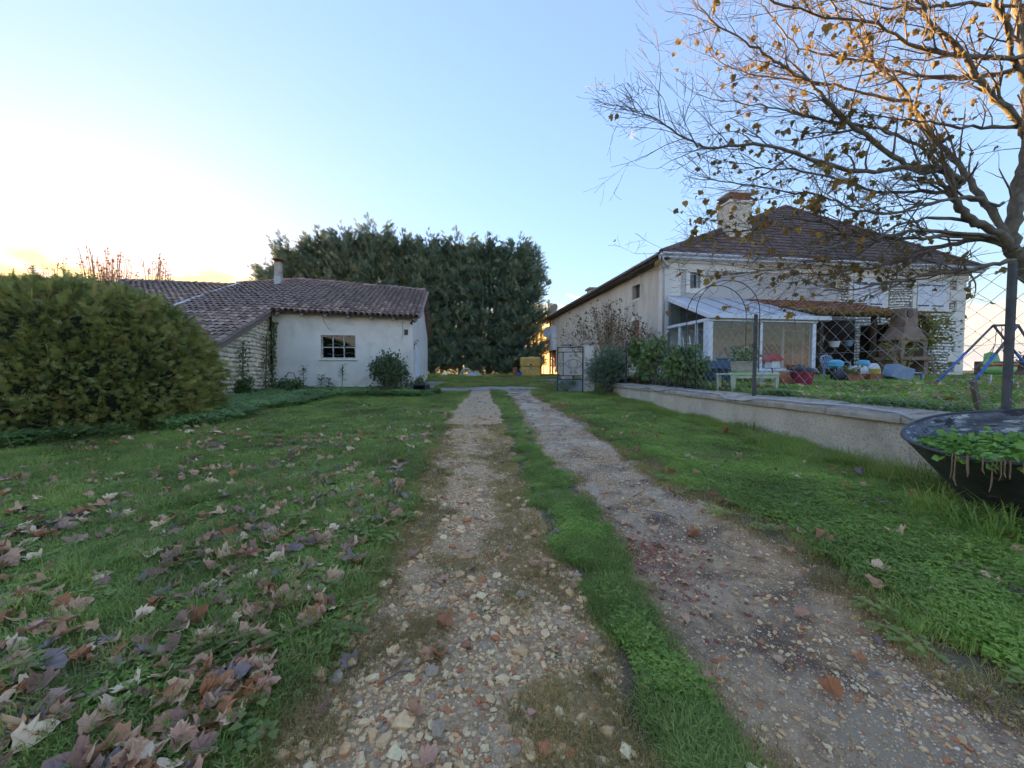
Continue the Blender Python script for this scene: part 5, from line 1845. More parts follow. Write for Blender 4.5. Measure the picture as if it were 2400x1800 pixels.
# big clipped bush at the left
BUSH = (-9.55, 8.25); BA, BB_, BH = 3.0, 2.55, 3.08
bush = empty('clipped_bush', (BUSH[0], BUSH[1], float(base_z(*BUSH))), 0, 'huge rounded clipped cypress bush at the left edge of the lawn', 'bush')
n = 34000
th = rng.uniform(0, 6.283, n); ph = np.arccos(rng.uniform(-.22, 1, n))
dirs = np.stack([np.sin(ph) * np.cos(th), np.sin(ph) * np.sin(th), np.cos(ph)], 1)
keep = (dirs[:, 1] < .5) & ((vnoise(th * 4, dirs[:, 2] * 5, .6, 13) + .6 * vnoise(th * 11, dirs[:, 2] * 13, .6, 14) > -.62) | (rng.random(n) < .3))
dirs = dirs[keep]; th = th[keep]
ex = 2.2
rr = (np.abs(dirs[:, 0]) ** ex + np.abs(dirs[:, 1]) ** ex + np.abs(dirs[:, 2]) ** ex) ** (-1 / ex) * .93
bump = 1 + .035 * vnoise(th * 3, dirs[:, 2] * 4, .8, 3) + .02 * vnoise(th * 9, dirs[:, 2] * 10, .8, 4)
pos = dirs * (rr * bump * rng.uniform(.92, 1.03, len(rr)))[:, None] * np.array([BA, BB_, BH * .86]) + np.array([0, 0, BH * .16])
pos[:, 2] = np.maximum(pos[:, 2], .06 + .12 * rng.random(len(pos)))
dd = dirs * np.array([1, 1, .7]) + rng.normal(0, .45, dirs.shape) + np.array([0, 0, -.05])
foliage('foliage', pos, dd, rng.uniform(.08, .21, len(pos)), spray_template(4, .4), MT['clipped'],
        tint=np.clip(.45 + .30 * vnoise(pos[:, 0] * 1.0 + th, pos[:, 2], .35, 9) + rng.normal(0, .22, len(pos)), 0, 1), parent=bush)
ns_ = 420
ks = rng.integers(0, len(pos), ns_)
foliage('stray_shoots', pos[ks] * 1.01, dirs[ks] * np.array([1, 1, .8]) + rng.normal(0, .3, (ns_, 3)) + np.array([0, 0, .25]), rng.uniform(.22, .42, ns_), spray_template(6, .22), MT['clipped'], tint=rng.uniform(.4, .9, ns_), parent=bush)
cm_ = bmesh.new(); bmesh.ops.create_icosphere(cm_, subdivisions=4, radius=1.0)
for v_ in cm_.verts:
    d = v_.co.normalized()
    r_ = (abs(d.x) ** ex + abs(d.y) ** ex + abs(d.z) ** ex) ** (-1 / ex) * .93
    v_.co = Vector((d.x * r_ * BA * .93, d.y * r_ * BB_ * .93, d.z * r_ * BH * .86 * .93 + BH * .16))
me = bpy.data.meshes.new('dark_core'); cm_.to_mesh(me); cm_.free()
MT['bush_core'] = smat('bush_core', [(.012, .016, .008), (.03, .035, .016)], 14, .95, .8, 25); me.materials.append(MT['bush_core'])  # solid near-black hull: shade between the sprays put into its colour
link('dark_core', me, bush)


# generic shrubs
def shrub(name, loc, axes, n, ls, tmpl, mat, label, cat='shrub', stems=8, group=None, hollow=.35, updir=.4, seed=0, lower=-.15):
    g = np.random.default_rng(900 + seed)
    t = empty(name, loc, 0, label, cat, group)
    nc = max(5, n // 60)
    cc = g.normal(size=(nc, 3)); cc /= np.linalg.norm(cc, axis=1, keepdims=True)
    cc *= (g.uniform(hollow, 1, nc) ** .6)[:, None]
    cc[:, 2] = np.where(cc[:, 2] < lower, -cc[:, 2], cc[:, 2])
    idx = g.integers(0, nc, n)
    p = cc[idx] * .84 + g.normal(0, .17, (n, 3))
    pos = p * np.array(axes) * np.array([1, 1, 1]) + np.array([0, 0, axes[2] * .55])
    pos[:, 2] = np.abs(pos[:, 2]) + .02
    d = p * np.array([1, 1, .6]) + g.normal(0, .55, (n, 3)) + np.array([0, 0, updir])
    foliage('foliage', pos, d, g.uniform(.7, 1.3, n) * ls, tmpl, mat, tint=np.clip(.5 * g.random(nc)[idx] + .5 * g.random(n), 0, 1), parent=t)
    tw = MB()
    for i in range(stems):
        c = cc[g.integers(0, nc)]
        e = c * np.array(axes) + np.array([0, 0, axes[2] * .55])
        tw.tube([(g.normal(0, .05), g.normal(0, .05), -.1), tuple(e * np.array([.4, .4, .55])), tuple(e)], [.022, .014, .005], 5, cap=False)
    tw.build('stems', MT['twig'], t)
    return t


MT['leaf_dark'] = leafmat('dark_leaf', [(.035, .075, .035), (.055, .11, .045), (.08, .14, .055), (.12, .17, .065)], .4, .2, spec=.5)
MT['leaf_laurel'] = leafmat('laurel_leaf', [(.045, .095, .04), (.07, .14, .052), (.10, .18, .068), (.16, .22, .08)], .35, .22, spec=.5)
MT['leaf_ivy'] = leafmat('climber_leaf', [(.07, .10, .025), (.13, .16, .035), (.22, .21, .05), (.10, .12, .04)], .5, .3)
MT['leaf_grey'] = leafmat('grey_leaf', [(.05, .085, .055), (.08, .13, .075), (.12, .17, .10)], .5, .25)
LF = leaf_template()
LFW = leaf_template(.42, .14)
LFN = leaf_template(.12, .03)
shrub('yew_bush', (3.98, 15.9, .3), (.85, .8, 1.25), 5200, .17, spray_template(4, .3), MT['cypress'], 'dark feathery yew bush at the far end of the garden wall', 'bush', seed=1, updir=.1)
lz = float(garden_z(4.9, 12))
for i, (x, y, ax, ay, az, n, lab) in enumerate([(4.78, 14.6, .55, .8, .95, 900, 'tall laurel bush nearest the yew above the garden wall'), (4.86, 12.9, .6, .85, .95, 1000, 'laurel bush with big glossy leaves in the middle above the wall'), (5.0, 11.3, .55, .75, .85, 900, 'laurel bush hanging over the wall nearest the blue plastic bin')]):
    shrub('laurel_bush', (x, y, float(garden_z(x, y)) - .15), (ax, ay, az), n, .15, LFW, MT['leaf_laurel'], lab, 'bush', group='laurels above the wall', seed=10 + i, updir=-.15)
shrub('elder_shrub', (-5.15, 15.75, .32), (.85, .55, 1.15), 1900, .12, LF, MT['leaf_grey'], 'leafy elder shrub growing against the rendered shed front', 'shrub', seed=20, stems=14, updir=.05)
shrub('bramble', (-4.0, 16.0, .3), (.45, .4, .5), 500, .08, LF, MT['leaf_grey'], 'low bramble at the shed corner by the black crate', 'shrub', seed=21)
shrub('ivy_bush', (-9.35, 13.4, .25), (.35, .4, .55), 700, .08, LFW, MT['leaf_dark'], 'dark ivy mound at the foot of the rubble wall', 'bush', seed=22)
shrub('ivy_bush', (-8.6, 14.9, .25), (.7, .5, .5), 900, .09, LF, MT['leaf_dark'], 'dark low bush where the rubble wall meets the render', 'bush', seed=23)
shrub('verge_bush', (2.35, 17.0, .32), (.55, .5, .4), 900, .10, SPR3, MT['cypress'], 'low dark evergreen clump at the foot of the iron gate', 'bush', seed=24)
shrub('garden_bush', (28.5, 20.6, 1.0), (1.2, .8, .9), 700, .16, LF, MT['leaf_ivy'], 'autumn bush on the boundary behind the swing', 'bush', seed=25)


# tall rosette weeds in front of the shed
def rosette(loc, h, label, seed):
    g = np.random.default_rng(seed)
    t = empty('tall_weed', loc, 0, label, 'plant', 'rosette weeds by the shed')
    MB().tube([(0, 0, -.05), (.03, .02, h * .5), (.06, .0, h)], [.014, .012, .008], 5).build('stem', MT['twig'], t)
    n = 46
    u = g.uniform(.45, 1, n); a = g.uniform(0, 6.283, n)
    P = np.stack([.05 * u, 0 * u, h * u], 1)
    D = np.stack([np.cos(a), np.sin(a), g.uniform(-.1, .6, n)], 1)
    foliage('leaves', P, D, g.uniform(.16, .28, n), LFN, MT['leaf_grey'], parent=t, up=np.tile([0, 0, 1.], (n, 1)))


rosette((-7.0, 15.75, .32), 1.25, 'tall rosette weed standing alone before the shed window wall', 1)
rosette((-7.75, 15.5, .30), .85, 'medium rosette weed left of the tall one by the shed', 2)
rosette((-8.3, 15.2, .30), 1.2, 'spiky weed with narrow leaves by the bent cable', 3)
rosette((-7.4, 15.4, .30), .7, 'short rosette weed low between the taller ones', 4)
cb_ = MB().tube([(-9.15, 15.5, 1.0), (-9.0, 15.45, 1.25), (-8.75, 15.4, 1.22), (-8.6, 15.3, .95), (-8.5, 15.2, .4)], .014, 5).build('bent_cable', MT['iron'], smooth=True)
tag(cb_, 'dark bent cable looping out of the weeds by the shed', 'cable')


# ivy climbing the rubble flank
def ivy(parent_name, pts, n, label, seed):
    g = np.random.default_rng(seed)
    t = empty(parent_name, pts[0], 0, label, 'ivy', 'ivy on the rubble wall')
    pts = np.array(pts) - np.array(pts[0])
    MB().tube([tuple(p) for p in pts], [.022] * len(pts), 5).build('stem', MT['twig'], t)
    u = g.random(n) * (len(pts) - 1); i = u.astype(int); f_ = (u - i)[:, None]
    P = pts[i] * (1 - f_) + pts[i + 1] * f_ + g.normal(0, 1, (n, 3)) * np.array([.05, .13, .08])
    D = np.stack([np.full(n, .8), g.normal(0, .8, n), g.normal(-.1, .7, n)], 1)
    foliage('leaves', P, D, g.uniform(.05, .10, n), LFW, MT['leaf_dark'], parent=t)


def flank_pt(d, z, out=.10):
    c, s = math.cos(AX), math.sin(AX)
    return (SHED_O[0] + c * out - s * d, SHED_O[1] + s * out + c * d, SHED_O[2] + z)


ivy('ivy', [flank_pt(-2.55, -.2), flank_pt(-2.5, .6), flank_pt(-2.45, 1.3), flank_pt(-2.4, 2.0)], 240, 'thin ivy stem on the near half of the rubble wall', 5)
ivy('ivy', [flank_pt(-.9, -.2), flank_pt(-.85, .8), flank_pt(-.75, 1.6), flank_pt(-.7, 2.4)], 260, 'ivy stem beside the corner on the rubble wall', 6)
ivy('ivy', [flank_pt(-.25, -.2), flank_pt(-.3, .8), flank_pt(-.15, 1.7), flank_pt(-.1, 2.6), flank_pt(-.08, 3.0)], 420, 'thicker ivy stem climbing right at the render edge', 7)

# climber on the porch
pl = empty('climber', (HOUSE_O[0] + 9.4, HOUSE_O[1] - 1.4, 1.0), AX, 'yellowing climber covering the right end of the porch', 'climber')
n = 2600
k = rng.integers(0, 40, n); cc = np.stack([rng.uniform(-1.2, 1.25, 40), rng.uniform(-.4, .25, 40), rng.uniform(.4, 2.5, 40)], 1)
cc[:, 0] += .5 * (cc[:, 2] > 1.2)
P = cc[k] + rng.normal(0, .2, (n, 3)); D = rng.normal(0, 1, (n, 3)) + np.array([0, -.8, -.2])
foliage('leaves', P, D, rng.uniform(.07, .14, n), LFW, MT['leaf_ivy'], tint=np.clip(.5 * rng.random(40)[k] + .5 * rng.random(n), 0, 1), parent=pl)
tw = MB()
for i in range(14):
    x0 = rng.uniform(-.2, .9)
    tw.tube([(x0, -.1, -.2), (x0 + rng.normal(0, .1), -.1, .8), tuple(cc[i])], [.03, .02, .008], 5, cap=False)
tw.build('stems', MT['twig'], pl)
pl2 = empty('roof_creeper', (HOUSE_O[0] + 6.6, HOUSE_O[1] - 1.7, 3.55), AX, 'dry brown creeper lying along the red porch roof', 'creeper')
n = 700
P = np.stack([rng.uniform(-1.9, 2.6, n), rng.uniform(-.75, -.1, n) + .1, np.zeros(n)], 1); P[:, 2] = P[:, 1] * .3 + .12 + rng.uniform(0, .16, n)
MT['leaf_dry'] = leafmat('dry_leaf', [(.12, .07, .03), (.20, .13, .05), (.16, .15, .05)], .7, .2)
foliage('leaves', P, rng.normal(0, 1, (n, 3)) + np.array([0, -.6, 0]), rng.uniform(.06, .13, n), LFW, MT['leaf_dry'], parent=pl2)


# bare winter shrub in front of the farmhouse flank
def bare_shrub(name, loc, H, W_, nst, label, heads, seed, rad=.016, cat='shrub', headmat=None, group=None, hs=.05, sy=1.0):
    g = np.random.default_rng(seed)
    t = empty(name, loc, 0, label, cat, group)
    tw = MB(); tips = []
    for i in range(nst):
        a = g.uniform(0, 6.283); r0 = g.random() ** .6
        top = np.array([math.cos(a) * W_ * r0, math.sin(a) * W_ * r0 * sy, H * (1 - .38 * r0 ** 2) * g.uniform(.72, 1.0)])
        b = np.array([math.cos(a) * .18 * r0, math.sin(a) * .18 * r0, 0])
        m1 = b + (top - b) * .4 + np.array([-math.cos(a), -math.sin(a), 0]) * W_ * r0 * .12
        m2 = b + (top - b) * .75 + g.normal(0, .05, 3)
        tw.tube([tuple(b + [0, 0, -.2]), tuple(m1), tuple(m2), tuple(top)], [rad, rad * .8, rad * .55, rad * .3], 4, cap=False)
        tips.append(top)
        for q in range(g.integers(2, 5)):
            u = g.uniform(.45, .9)
            s0 = m1 + (m2 - m1) * u if u < .7 else m2
            e = s0 + (top - m1) * g.uniform(.2, .45) + g.normal(0, .16, 3)
            tw.tube([tuple(s0), tuple((s0 + e) / 2 + g.normal(0, .03, 3)), tuple(e)], [rad * .5, rad * .38, rad * .25], 3, cap=False)
            tips.append(e)
    tw.build('stems', MT['stem_tan'], t)
    tips = np.array(tips)
    if heads:
        k = g.integers(0, len(tips), heads)
        P = tips[k] + g.normal(0, .05, (heads, 3)) - np.abs(g.normal(0, .18, heads))[:, None] * np.array([0, 0, 1])
        foliage('seed_heads', P, g.normal(0, 1, (heads, 3)), g.uniform(.6, 1.4, heads) * hs, LFW, headmat or MT['leaf_dry_dark'], parent=t)
    return t


MT['stem_tan'] = smat('tan_stem', [(.24, .18, .115), (.40, .31, .20)], 6, .9, .1)
MT['leaf_dry_dark'] = leafmat('seed_head', [(.05, .035, .025), (.09, .06, .04), (.14, .09, .05)], .8, .1)
bare_shrub('bare_shrub', (4.45, 17.9, .4), 4.4, 2.15, 160, 'bare tan-stemmed winter shrub with dark seed heads before the farmhouse flank', 1500, 31, .015, hs=.085, sy=.6)
MT['leaf_rust'] = leafmat('hedgerow_leaf', [(.12, .06, .03), (.20, .10, .05), (.10, .08, .03)], .7, .3)
for i, (x, y, H, lab) in enumerate([(-33.5, 24.5, 7.6, 'bare hedgerow tree at the left edge behind the clipped bush'), (-30.0, 25.5, 8.2, 'second bare hedgerow tree from the left edge against the glow'), (-27.0, 26.0, 9.2, 'tallest bare hedgerow tree against the sunset glow'), (-24.3, 26.2, 8.6, 'bare hedgerow tree nearest the barn ridge')]):
    bare_shrub('hedgerow_tree', (x, y, .7), H, 2.4, 120, lab, 1500, 50 + i, .04, 'tree', MT['leaf_rust'], 'bare hedgerow trees in the sunset', .12)

# ------------------------------------------------------------------ the sycamore leaning in from the right
MT['maple'] = leafmat('hanging_leaf', [(.11, .095, .035), (.19, .135, .045), (.29, .20, .055), (.20, .12, .05), (.36, .26, .07), (.14, .115, .045)], .6, .4, src='random')
tree = empty('sycamore_tree', (7.95, 5.75, .78), 0, 'big half-bare autumn sycamore spreading branches in from the right', 'tree')
TO = np.array([7.95, 5.75, .78])
LIMBS = [([(8.267, 5.75, 0.754), (8.097, 5.713, 1.521), (7.83, 5.675, 2.27), (7.53, 5.637, 2.757), (7.217, 5.6, 3.082)], [0.14, 0.1268, 0.117, 0.1082, 0.1], 0),
         ([(7.293, 5.6, 2.918), (7.082, 5.55, 2.898), (6.533, 5.5, 2.777), (6.325, 5.45, 2.722), (5.77, 5.4, 2.674), (5.401, 5.35, 2.58), (4.881, 5.3, 2.488), (4.518, 5.25, 2.431), (4.166, 5.2, 2.404)], [0.045, 0.038, 0.0328, 0.0281, 0.0237, 0.0196, 0.0156, 0.0117, 0.008], 20),
         ([(7.179, 5.6, 3.113), (6.824, 5.657, 3.253), (6.427, 5.714, 3.186), (6.072, 5.771, 3.067), (5.702, 5.829, 2.944), (5.321, 5.886, 2.877), (4.93, 5.943, 2.833), (4.489, 6.0, 2.847)], [0.05, 0.0416, 0.0353, 0.0297, 0.0244, 0.0194, 0.0146, 0.01], 22),
         ([(7.176, 5.6, 3.173), (6.406, 5.483, 3.284), (5.511, 5.367, 3.254), (4.9, 5.25, 3.116), (4.309, 5.133, 2.994), (3.746, 5.017, 2.848), (3.229, 4.9, 2.786)], [0.035, 0.0286, 0.0238, 0.0195, 0.0155, 0.0117, 0.008], 20),
         ([(7.18, 5.6, 3.082), (7.032, 5.567, 3.235), (6.666, 5.533, 3.403), (6.36, 5.5, 3.569), (6.187, 5.467, 3.755), (6.085, 5.433, 3.991), (5.954, 5.4, 4.125), (5.58, 5.367, 4.056), (5.188, 5.333, 4.261), (4.648, 5.3, 4.604), (4.244, 5.267, 4.873), (3.965, 5.233, 5.159), (3.569, 5.2, 5.321), (3.308, 5.167, 5.479), (2.9, 5.133, 5.662), (2.52, 5.1, 5.878)], [0.072, 0.0649, 0.0596, 0.0549, 0.0505, 0.0463, 0.0422, 0.0383, 0.0345, 0.0308, 0.0272, 0.0236, 0.0201, 0.0167, 0.0133, 0.01], 30),
         ([(7.18, 5.6, 3.082), (7.112, 5.655, 3.393), (6.919, 5.709, 3.813), (6.697, 5.764, 4.232), (6.534, 5.818, 4.526), (6.251, 5.873, 4.849), (6.013, 5.927, 5.371), (5.779, 5.982, 5.729), (5.488, 6.036, 6.067), (5.296, 6.091, 6.466), (4.994, 6.145, 6.927), (4.847, 6.2, 7.368)], [0.064, 0.0562, 0.0504, 0.0453, 0.0404, 0.0358, 0.0314, 0.0271, 0.0229, 0.0189, 0.0149, 0.011], 28),
         ([(6.36, 5.5, 3.97), (5.86, 5.433, 4.142), (5.355, 5.367, 4.131), (4.794, 5.3, 4.023), (4.24, 5.233, 4.084), (3.823, 5.167, 4.17), (3.41, 5.1, 4.248), (3.015, 5.033, 4.226), (2.511, 4.967, 4.172), (2.247, 4.9, 4.181), (1.872, 4.833, 4.363), (1.622, 4.767, 4.453), (1.426, 4.7, 4.474)], [0.045, 0.0395, 0.0355, 0.0318, 0.0284, 0.0251, 0.022, 0.019, 0.0161, 0.0132, 0.0104, 0.0077, 0.005], 22),
         ([(6.364, 5.6, 3.778), (6.303, 5.643, 3.911), (5.817, 5.686, 3.931), (5.322, 5.729, 3.975), (4.815, 5.771, 4.155), (4.308, 5.814, 4.307), (3.765, 5.857, 4.36), (3.34, 5.9, 4.476)], [0.035, 0.0291, 0.0247, 0.0208, 0.0171, 0.0136, 0.0102, 0.007], 20),
         ([(6.668, 5.5, 3.675), (6.492, 5.463, 3.765), (5.811, 5.425, 3.661), (5.269, 5.388, 3.512), (4.728, 5.35, 3.531), (4.318, 5.312, 3.687), (3.663, 5.275, 3.767), (3.086, 5.237, 3.845), (2.552, 5.2, 3.883)], [0.035, 0.0295, 0.0254, 0.0218, 0.0183, 0.0151, 0.012, 0.0089, 0.006], 24),
         ([(6.94, 5.6, 3.234), (6.239, 5.525, 3.257), (5.6, 5.45, 3.195), (4.762, 5.375, 3.193), (4.19, 5.3, 3.362), (3.638, 5.225, 3.362), (3.227, 5.15, 3.233), (2.704, 5.075, 3.112), (2.413, 5.0, 3.005)], [0.035, 0.0295, 0.0254, 0.0218, 0.0183, 0.0151, 0.012, 0.0089, 0.006], 26),
         ([(7.18, 5.6, 3.082), (7.222, 5.62, 3.405), (7.285, 5.64, 3.783), (7.379, 5.66, 4.047), (7.446, 5.68, 4.481), (7.485, 5.7, 4.855)], [0.095, 0.0881, 0.083, 0.0784, 0.0741, 0.07], 4),
         ([(7.491, 5.7, 4.734), (7.31, 5.638, 4.841), (6.899, 5.575, 5.132), (6.609, 5.513, 5.31), (6.374, 5.45, 5.437), (6.058, 5.388, 5.757), (5.608, 5.325, 6.017), (5.416, 5.263, 6.148), (5.179, 5.2, 6.397)], [0.055, 0.0487, 0.0441, 0.0399, 0.036, 0.0323, 0.0288, 0.0253, 0.022], 14),
         ([(7.476, 5.7, 5.667), (7.46, 5.76, 5.748), (6.972, 5.82, 5.666), (6.497, 5.88, 5.71), (6.011, 5.94, 5.78), (5.652, 6.0, 5.957), (5.281, 6.06, 6.085), (4.815, 6.12, 6.241), (4.378, 6.18, 6.457), (4.123, 6.24, 6.87), (3.919, 6.3, 7.204)], [0.04, 0.0349, 0.0312, 0.0278, 0.0246, 0.0216, 0.0187, 0.0159, 0.0132, 0.0106, 0.008], 20),
         ([(7.467, 5.7, 5.846), (7.227, 5.586, 5.767), (6.288, 5.471, 5.677), (5.657, 5.357, 5.659), (5.169, 5.243, 5.732), (4.575, 5.129, 5.844), (3.775, 5.014, 5.833), (3.152, 4.9, 5.954)], [0.045, 0.0376, 0.0322, 0.0272, 0.0226, 0.0183, 0.0141, 0.01], 22),
         ([(7.388, 5.7, 5.577), (7.082, 5.6, 5.779), (6.919, 5.5, 5.97), (6.627, 5.4, 6.222), (6.359, 5.3, 6.439)], [0.042, 0.038, 0.0351, 0.0325, 0.03], 5),
         ([(7.402, 5.7, 6.558), (6.462, 5.65, 6.548), (5.632, 5.6, 6.432), (5.068, 5.55, 6.433), (4.48, 5.5, 6.575)], [0.03, 0.0227, 0.0174, 0.0125, 0.008], 16),
         ([(7.485, 5.7, 4.855), (7.506, 5.72, 5.231), (7.453, 5.74, 5.607), (7.412, 5.76, 6.104), (7.352, 5.78, 6.601), (7.292, 5.8, 7.099)], [0.07, 0.0631, 0.058, 0.0534, 0.0491, 0.045], 4),
         ([(6.26, 5.6, 4.072), (5.724, 5.543, 4.523), (5.241, 5.486, 4.665), (4.712, 5.429, 4.746), (4.194, 5.371, 4.767), (3.685, 5.314, 4.843), (3.188, 5.257, 4.889), (2.758, 5.2, 4.905)], [0.03, 0.0249, 0.0212, 0.0178, 0.0147, 0.0117, 0.0088, 0.006], 18),
         ([(5.681, 5.6, 5.149), (5.197, 5.65, 5.272), (4.683, 5.7, 5.457), (4.225, 5.75, 5.554), (3.759, 5.8, 5.651), (3.283, 5.85, 5.811), (2.926, 5.9, 6.034)], [0.028, 0.0228, 0.0189, 0.0154, 0.0121, 0.009, 0.006], 18),
         ([(6.747, 5.6, 3.428), (6.074, 5.55, 3.517), (5.422, 5.5, 3.379), (4.789, 5.45, 2.947), (4.272, 5.4, 2.874), (3.707, 5.35, 2.743), (3.207, 5.3, 2.673)], [0.028, 0.0228, 0.0189, 0.0154, 0.0121, 0.009, 0.006], 16),
         ([(7.392, 5.7, 4.879), (6.715, 5.625, 4.809), (6.021, 5.55, 4.822), (5.403, 5.475, 4.833), (4.917, 5.4, 4.842)], [0.03, 0.0224, 0.0168, 0.0117, 0.007], 12),
         ([(7.04, 5.6, 3.717), (6.514, 5.52, 3.743), (5.935, 5.44, 3.942), (5.378, 5.36, 3.961), (4.848, 5.28, 3.582), (4.263, 5.2, 3.548)], [0.025, 0.0198, 0.0159, 0.0124, 0.0091, 0.006], 14)]
tb = MB(); twg = MB()
leaf_spots = []
g = np.random.default_rng(77)


def smooth_line(P, R_, per=4):
    P = np.array(P, float); m = len(P)
    out = []; rad = []
    for i in range(m - 1):
        p0, p1, p2, p3 = P[max(i - 1, 0)], P[i], P[i + 1], P[min(i + 2, m - 1)]
        for k in range(per):
            t = k / per
            out.append(.5 * ((2 * p1) + (-p0 + p2) * t + (2 * p0 - 5 * p1 + 4 * p2 - p3) * t * t + (-p0 + 3 * p1 - 3 * p2 + p3) * t ** 3))
            rad.append(R_[i] + (R_[i + 1] - R_[i]) * t)
    out.append(P[-1]); rad.append(R_[-1])
    return np.array(out), np.array(rad)


def grow(p, d, L_, r, level, out=twg):
    """a twig with gentle wander; children fork off; leaves hang near the tips"""
    nseg = 4 if level < 2 else 3
    pts = [p]; q = p.copy(); d = d / np.linalg.norm(d)
    for i in range(nseg):
        d = d + g.normal(0, .16, 3) + np.array([-.02, 0, .045]); d /= np.linalg.norm(d)
        q = q + d * L_ / nseg; pts.append(q.copy())
    rad = np.linspace(r, max(r * .35, .0022), nseg + 1)
    out.tube([tuple(x) for x in pts], list(rad), 4 if level < 2 else 3, cap=False)
    if level < 3:
        nk = int(g.integers(3, 6)) if level == 1 else int(g.integers(2, 4))
        for k in range(nk):
            i = g.integers(1, nseg + 1)
            dd_ = d + g.normal(0, .62, 3)
            grow(pts[i], dd_, L_ * g.uniform(.35, .62), rad[i] * .62, level + 1)
    if level >= 2:
        leaf_spots.append((pts[-1], d.copy()))


for pts, rads, ns in LIMBS:
    P, Rr = smooth_line(np.array(pts) - TO, rads)
    P = P + g.normal(0, .012, P.shape)
    tb.tube([tuple(x) for x in P], [max(x * .88 * (1 + .10 * g.normal()), .004) for x in Rr], 8 if rads[0] > .03 else 6, cap=False)
    m = len(P)
    for k in range(int(ns * 1.35)):
        i = int(m * (0.22 + .78 * g.random())); i = min(max(i, 1), m - 1)
        t_ = P[i] - P[i - 1]; t_ /= np.linalg.norm(t_)
        d = t_ * 1.15 + g.normal(0, .5, 3) + np.array([-.1, 0, .12])
        grow(P[i], d, g.uniform(.35, .95), max(.005, Rr[i] * .42), 1)
    grow(P[-1], P[-1] - P[-2], .28, max(.004, rads[-1] * .8), 1)
tb.build('trunk', MT['bark'], tree, smooth=True)
twg.build('twigs', MT['twig'], tree)
lm = []
for i in range(4):
    v_, f_ = maple_template(.5 + .2 * i, .2, i)
    lm.append(mesh_np('leaf', v_, f_, MT['maple']))
order = g.permutation(len(leaf_spots))
ms = []
centres = [leaf_spots[i][0] for i in order[:70]]
near_l = []
for i in order:
    p, d = leaf_spots[i]
    W3 = p + TO
    w_ = .09
    if W3[0] < 4.6 and W3[2] < 4.4: w_ = .16
    if min(np.linalg.norm(p - c) for c in centres[:26]) < .32: w_ = .34
    if W3[0] < 3.0 and W3[2] > 3.6 and W3[2] < 5.2: w_ *= .25
    if W3[0] < 2.3: w_ *= .15
    if g.random() < w_:
        for q in range(1 + int(g.random() < .3)):
            s = g.uniform(.05, .10) * (1.35 if g.random() < .12 else 1)
            off = g.normal(0, .03, 3)
            ms.append(Matrix.Translation(tuple(p + off + np.array([0, 0, -.04]))) @ Euler((R(90) + g.normal(0, .7), g.normal(0, .5), g.uniform(0, 6.28))).to_matrix().to_4x4() @ Matrix.Rotation(R(180), 4, 'Z') @ Matrix.Diagonal((s, s, s, 1)))
pieces(tree, 'leaf', lm, ms, 300, 'hanging_leaves')
print('tree leaves', len(ms), 'twig verts', len(twg.v))

# ------------------------------------------------------------------ things in the yard
def rounded(name, mat, parent, x0, x1, y0, y1, z0, z1, r, seg=3):
    return MB().bb(x0, x1, y0, y1, z0, z1).build(name, mat, parent, bevel=r, seg=seg)


MT['tank_yellow'] = smat('ochre_plastic', [(.48, .29, .07), (.60, .38, .10), (.66, .45, .16)], 2.2, .6, .1, 30, stains=[((.22, .15, .07), 3, .58, .15), ((.12, .09, .05), 9, .66, .1)])
tx, ty = 1.42, 30.0
tk_ = empty('water_tank', (tx, ty, float(base_z(tx, ty)) - .02), R(4), 'stained yellow plastic tank standing at the end of the yard', 'tank')
for a, b, nm in ((0, .72, 'lower_shell'), (.745, 1.5, 'upper_shell')):
    q = MB().bb(-.76, .76, -.6, .6, a, b).build(nm, MT['tank_yellow'], tk_, bevel=.13, seg=3)
bx('waist_band', MT['tank_yellow'], tk_, -.70, .70, -.54, .54, .6, .9)
bx('gauge_slot', MT['rust'], tk_, -.09, .07, -.612, -.56, .55, .98)
bx('gauge', MT['paint_white'], tk_, -.03, .02, -.63, -.613, .45, .85)
MB().lathe([(.001, .06), (.2, .06), (.22, .03), (.22, 0)], 16, c=(.1, 0, 1.5)).build('lid', MT['tank_yellow'], tk_, smooth=True)
MT['blue_plastic'] = flat('blue_plastic', (.06, .18, .46), .45)


def bucket(name, loc, r, h, mat, label, cat='bucket', taper=.75, soil=False, group=None):
    t = empty(name, loc, 0, label, cat, group)
    MB().lathe([(.001, .004), (r * taper, .0), (r * .97, h * .93), (r * 1.08, h * .93), (r * 1.08, h), (r * .95, h), (r * taper * .93, .03), (.001, .03)], 18).build('body', mat, t, smooth=False)
    if soil:
        MB().lathe([(.001, h * .86), (r * .5, h * .88), (r * .93, h * .85)], 14).build('soil', MT['soil'], t)
    return t


bk = bucket('bucket', (.56, 29.4, float(base_z(.56, 29.4))), .19, .36, MT['blue_plastic'], 'small blue bucket on the ground beside the yellow tank')
MB().tube([(-.19, 0, .34), (-.12, -.05, .5), (.12, -.05, .5), (.19, 0, .34)], .008, 5).build('handle', MT['zinc'], bk)
ft = empty('flue_tile', (.22, 29.9, float(base_z(.22, 29.9)) - .01), 0, 'upright terracotta flue tile left of the blue bucket', 'clay pipe')
MB().lathe([(.16, 0), (.16, .62), (.19, .62), (.19, .7), (.15, .7), (.13, .68), (.13, .0)], 14).build('pipe', MT['terracotta'], ft)

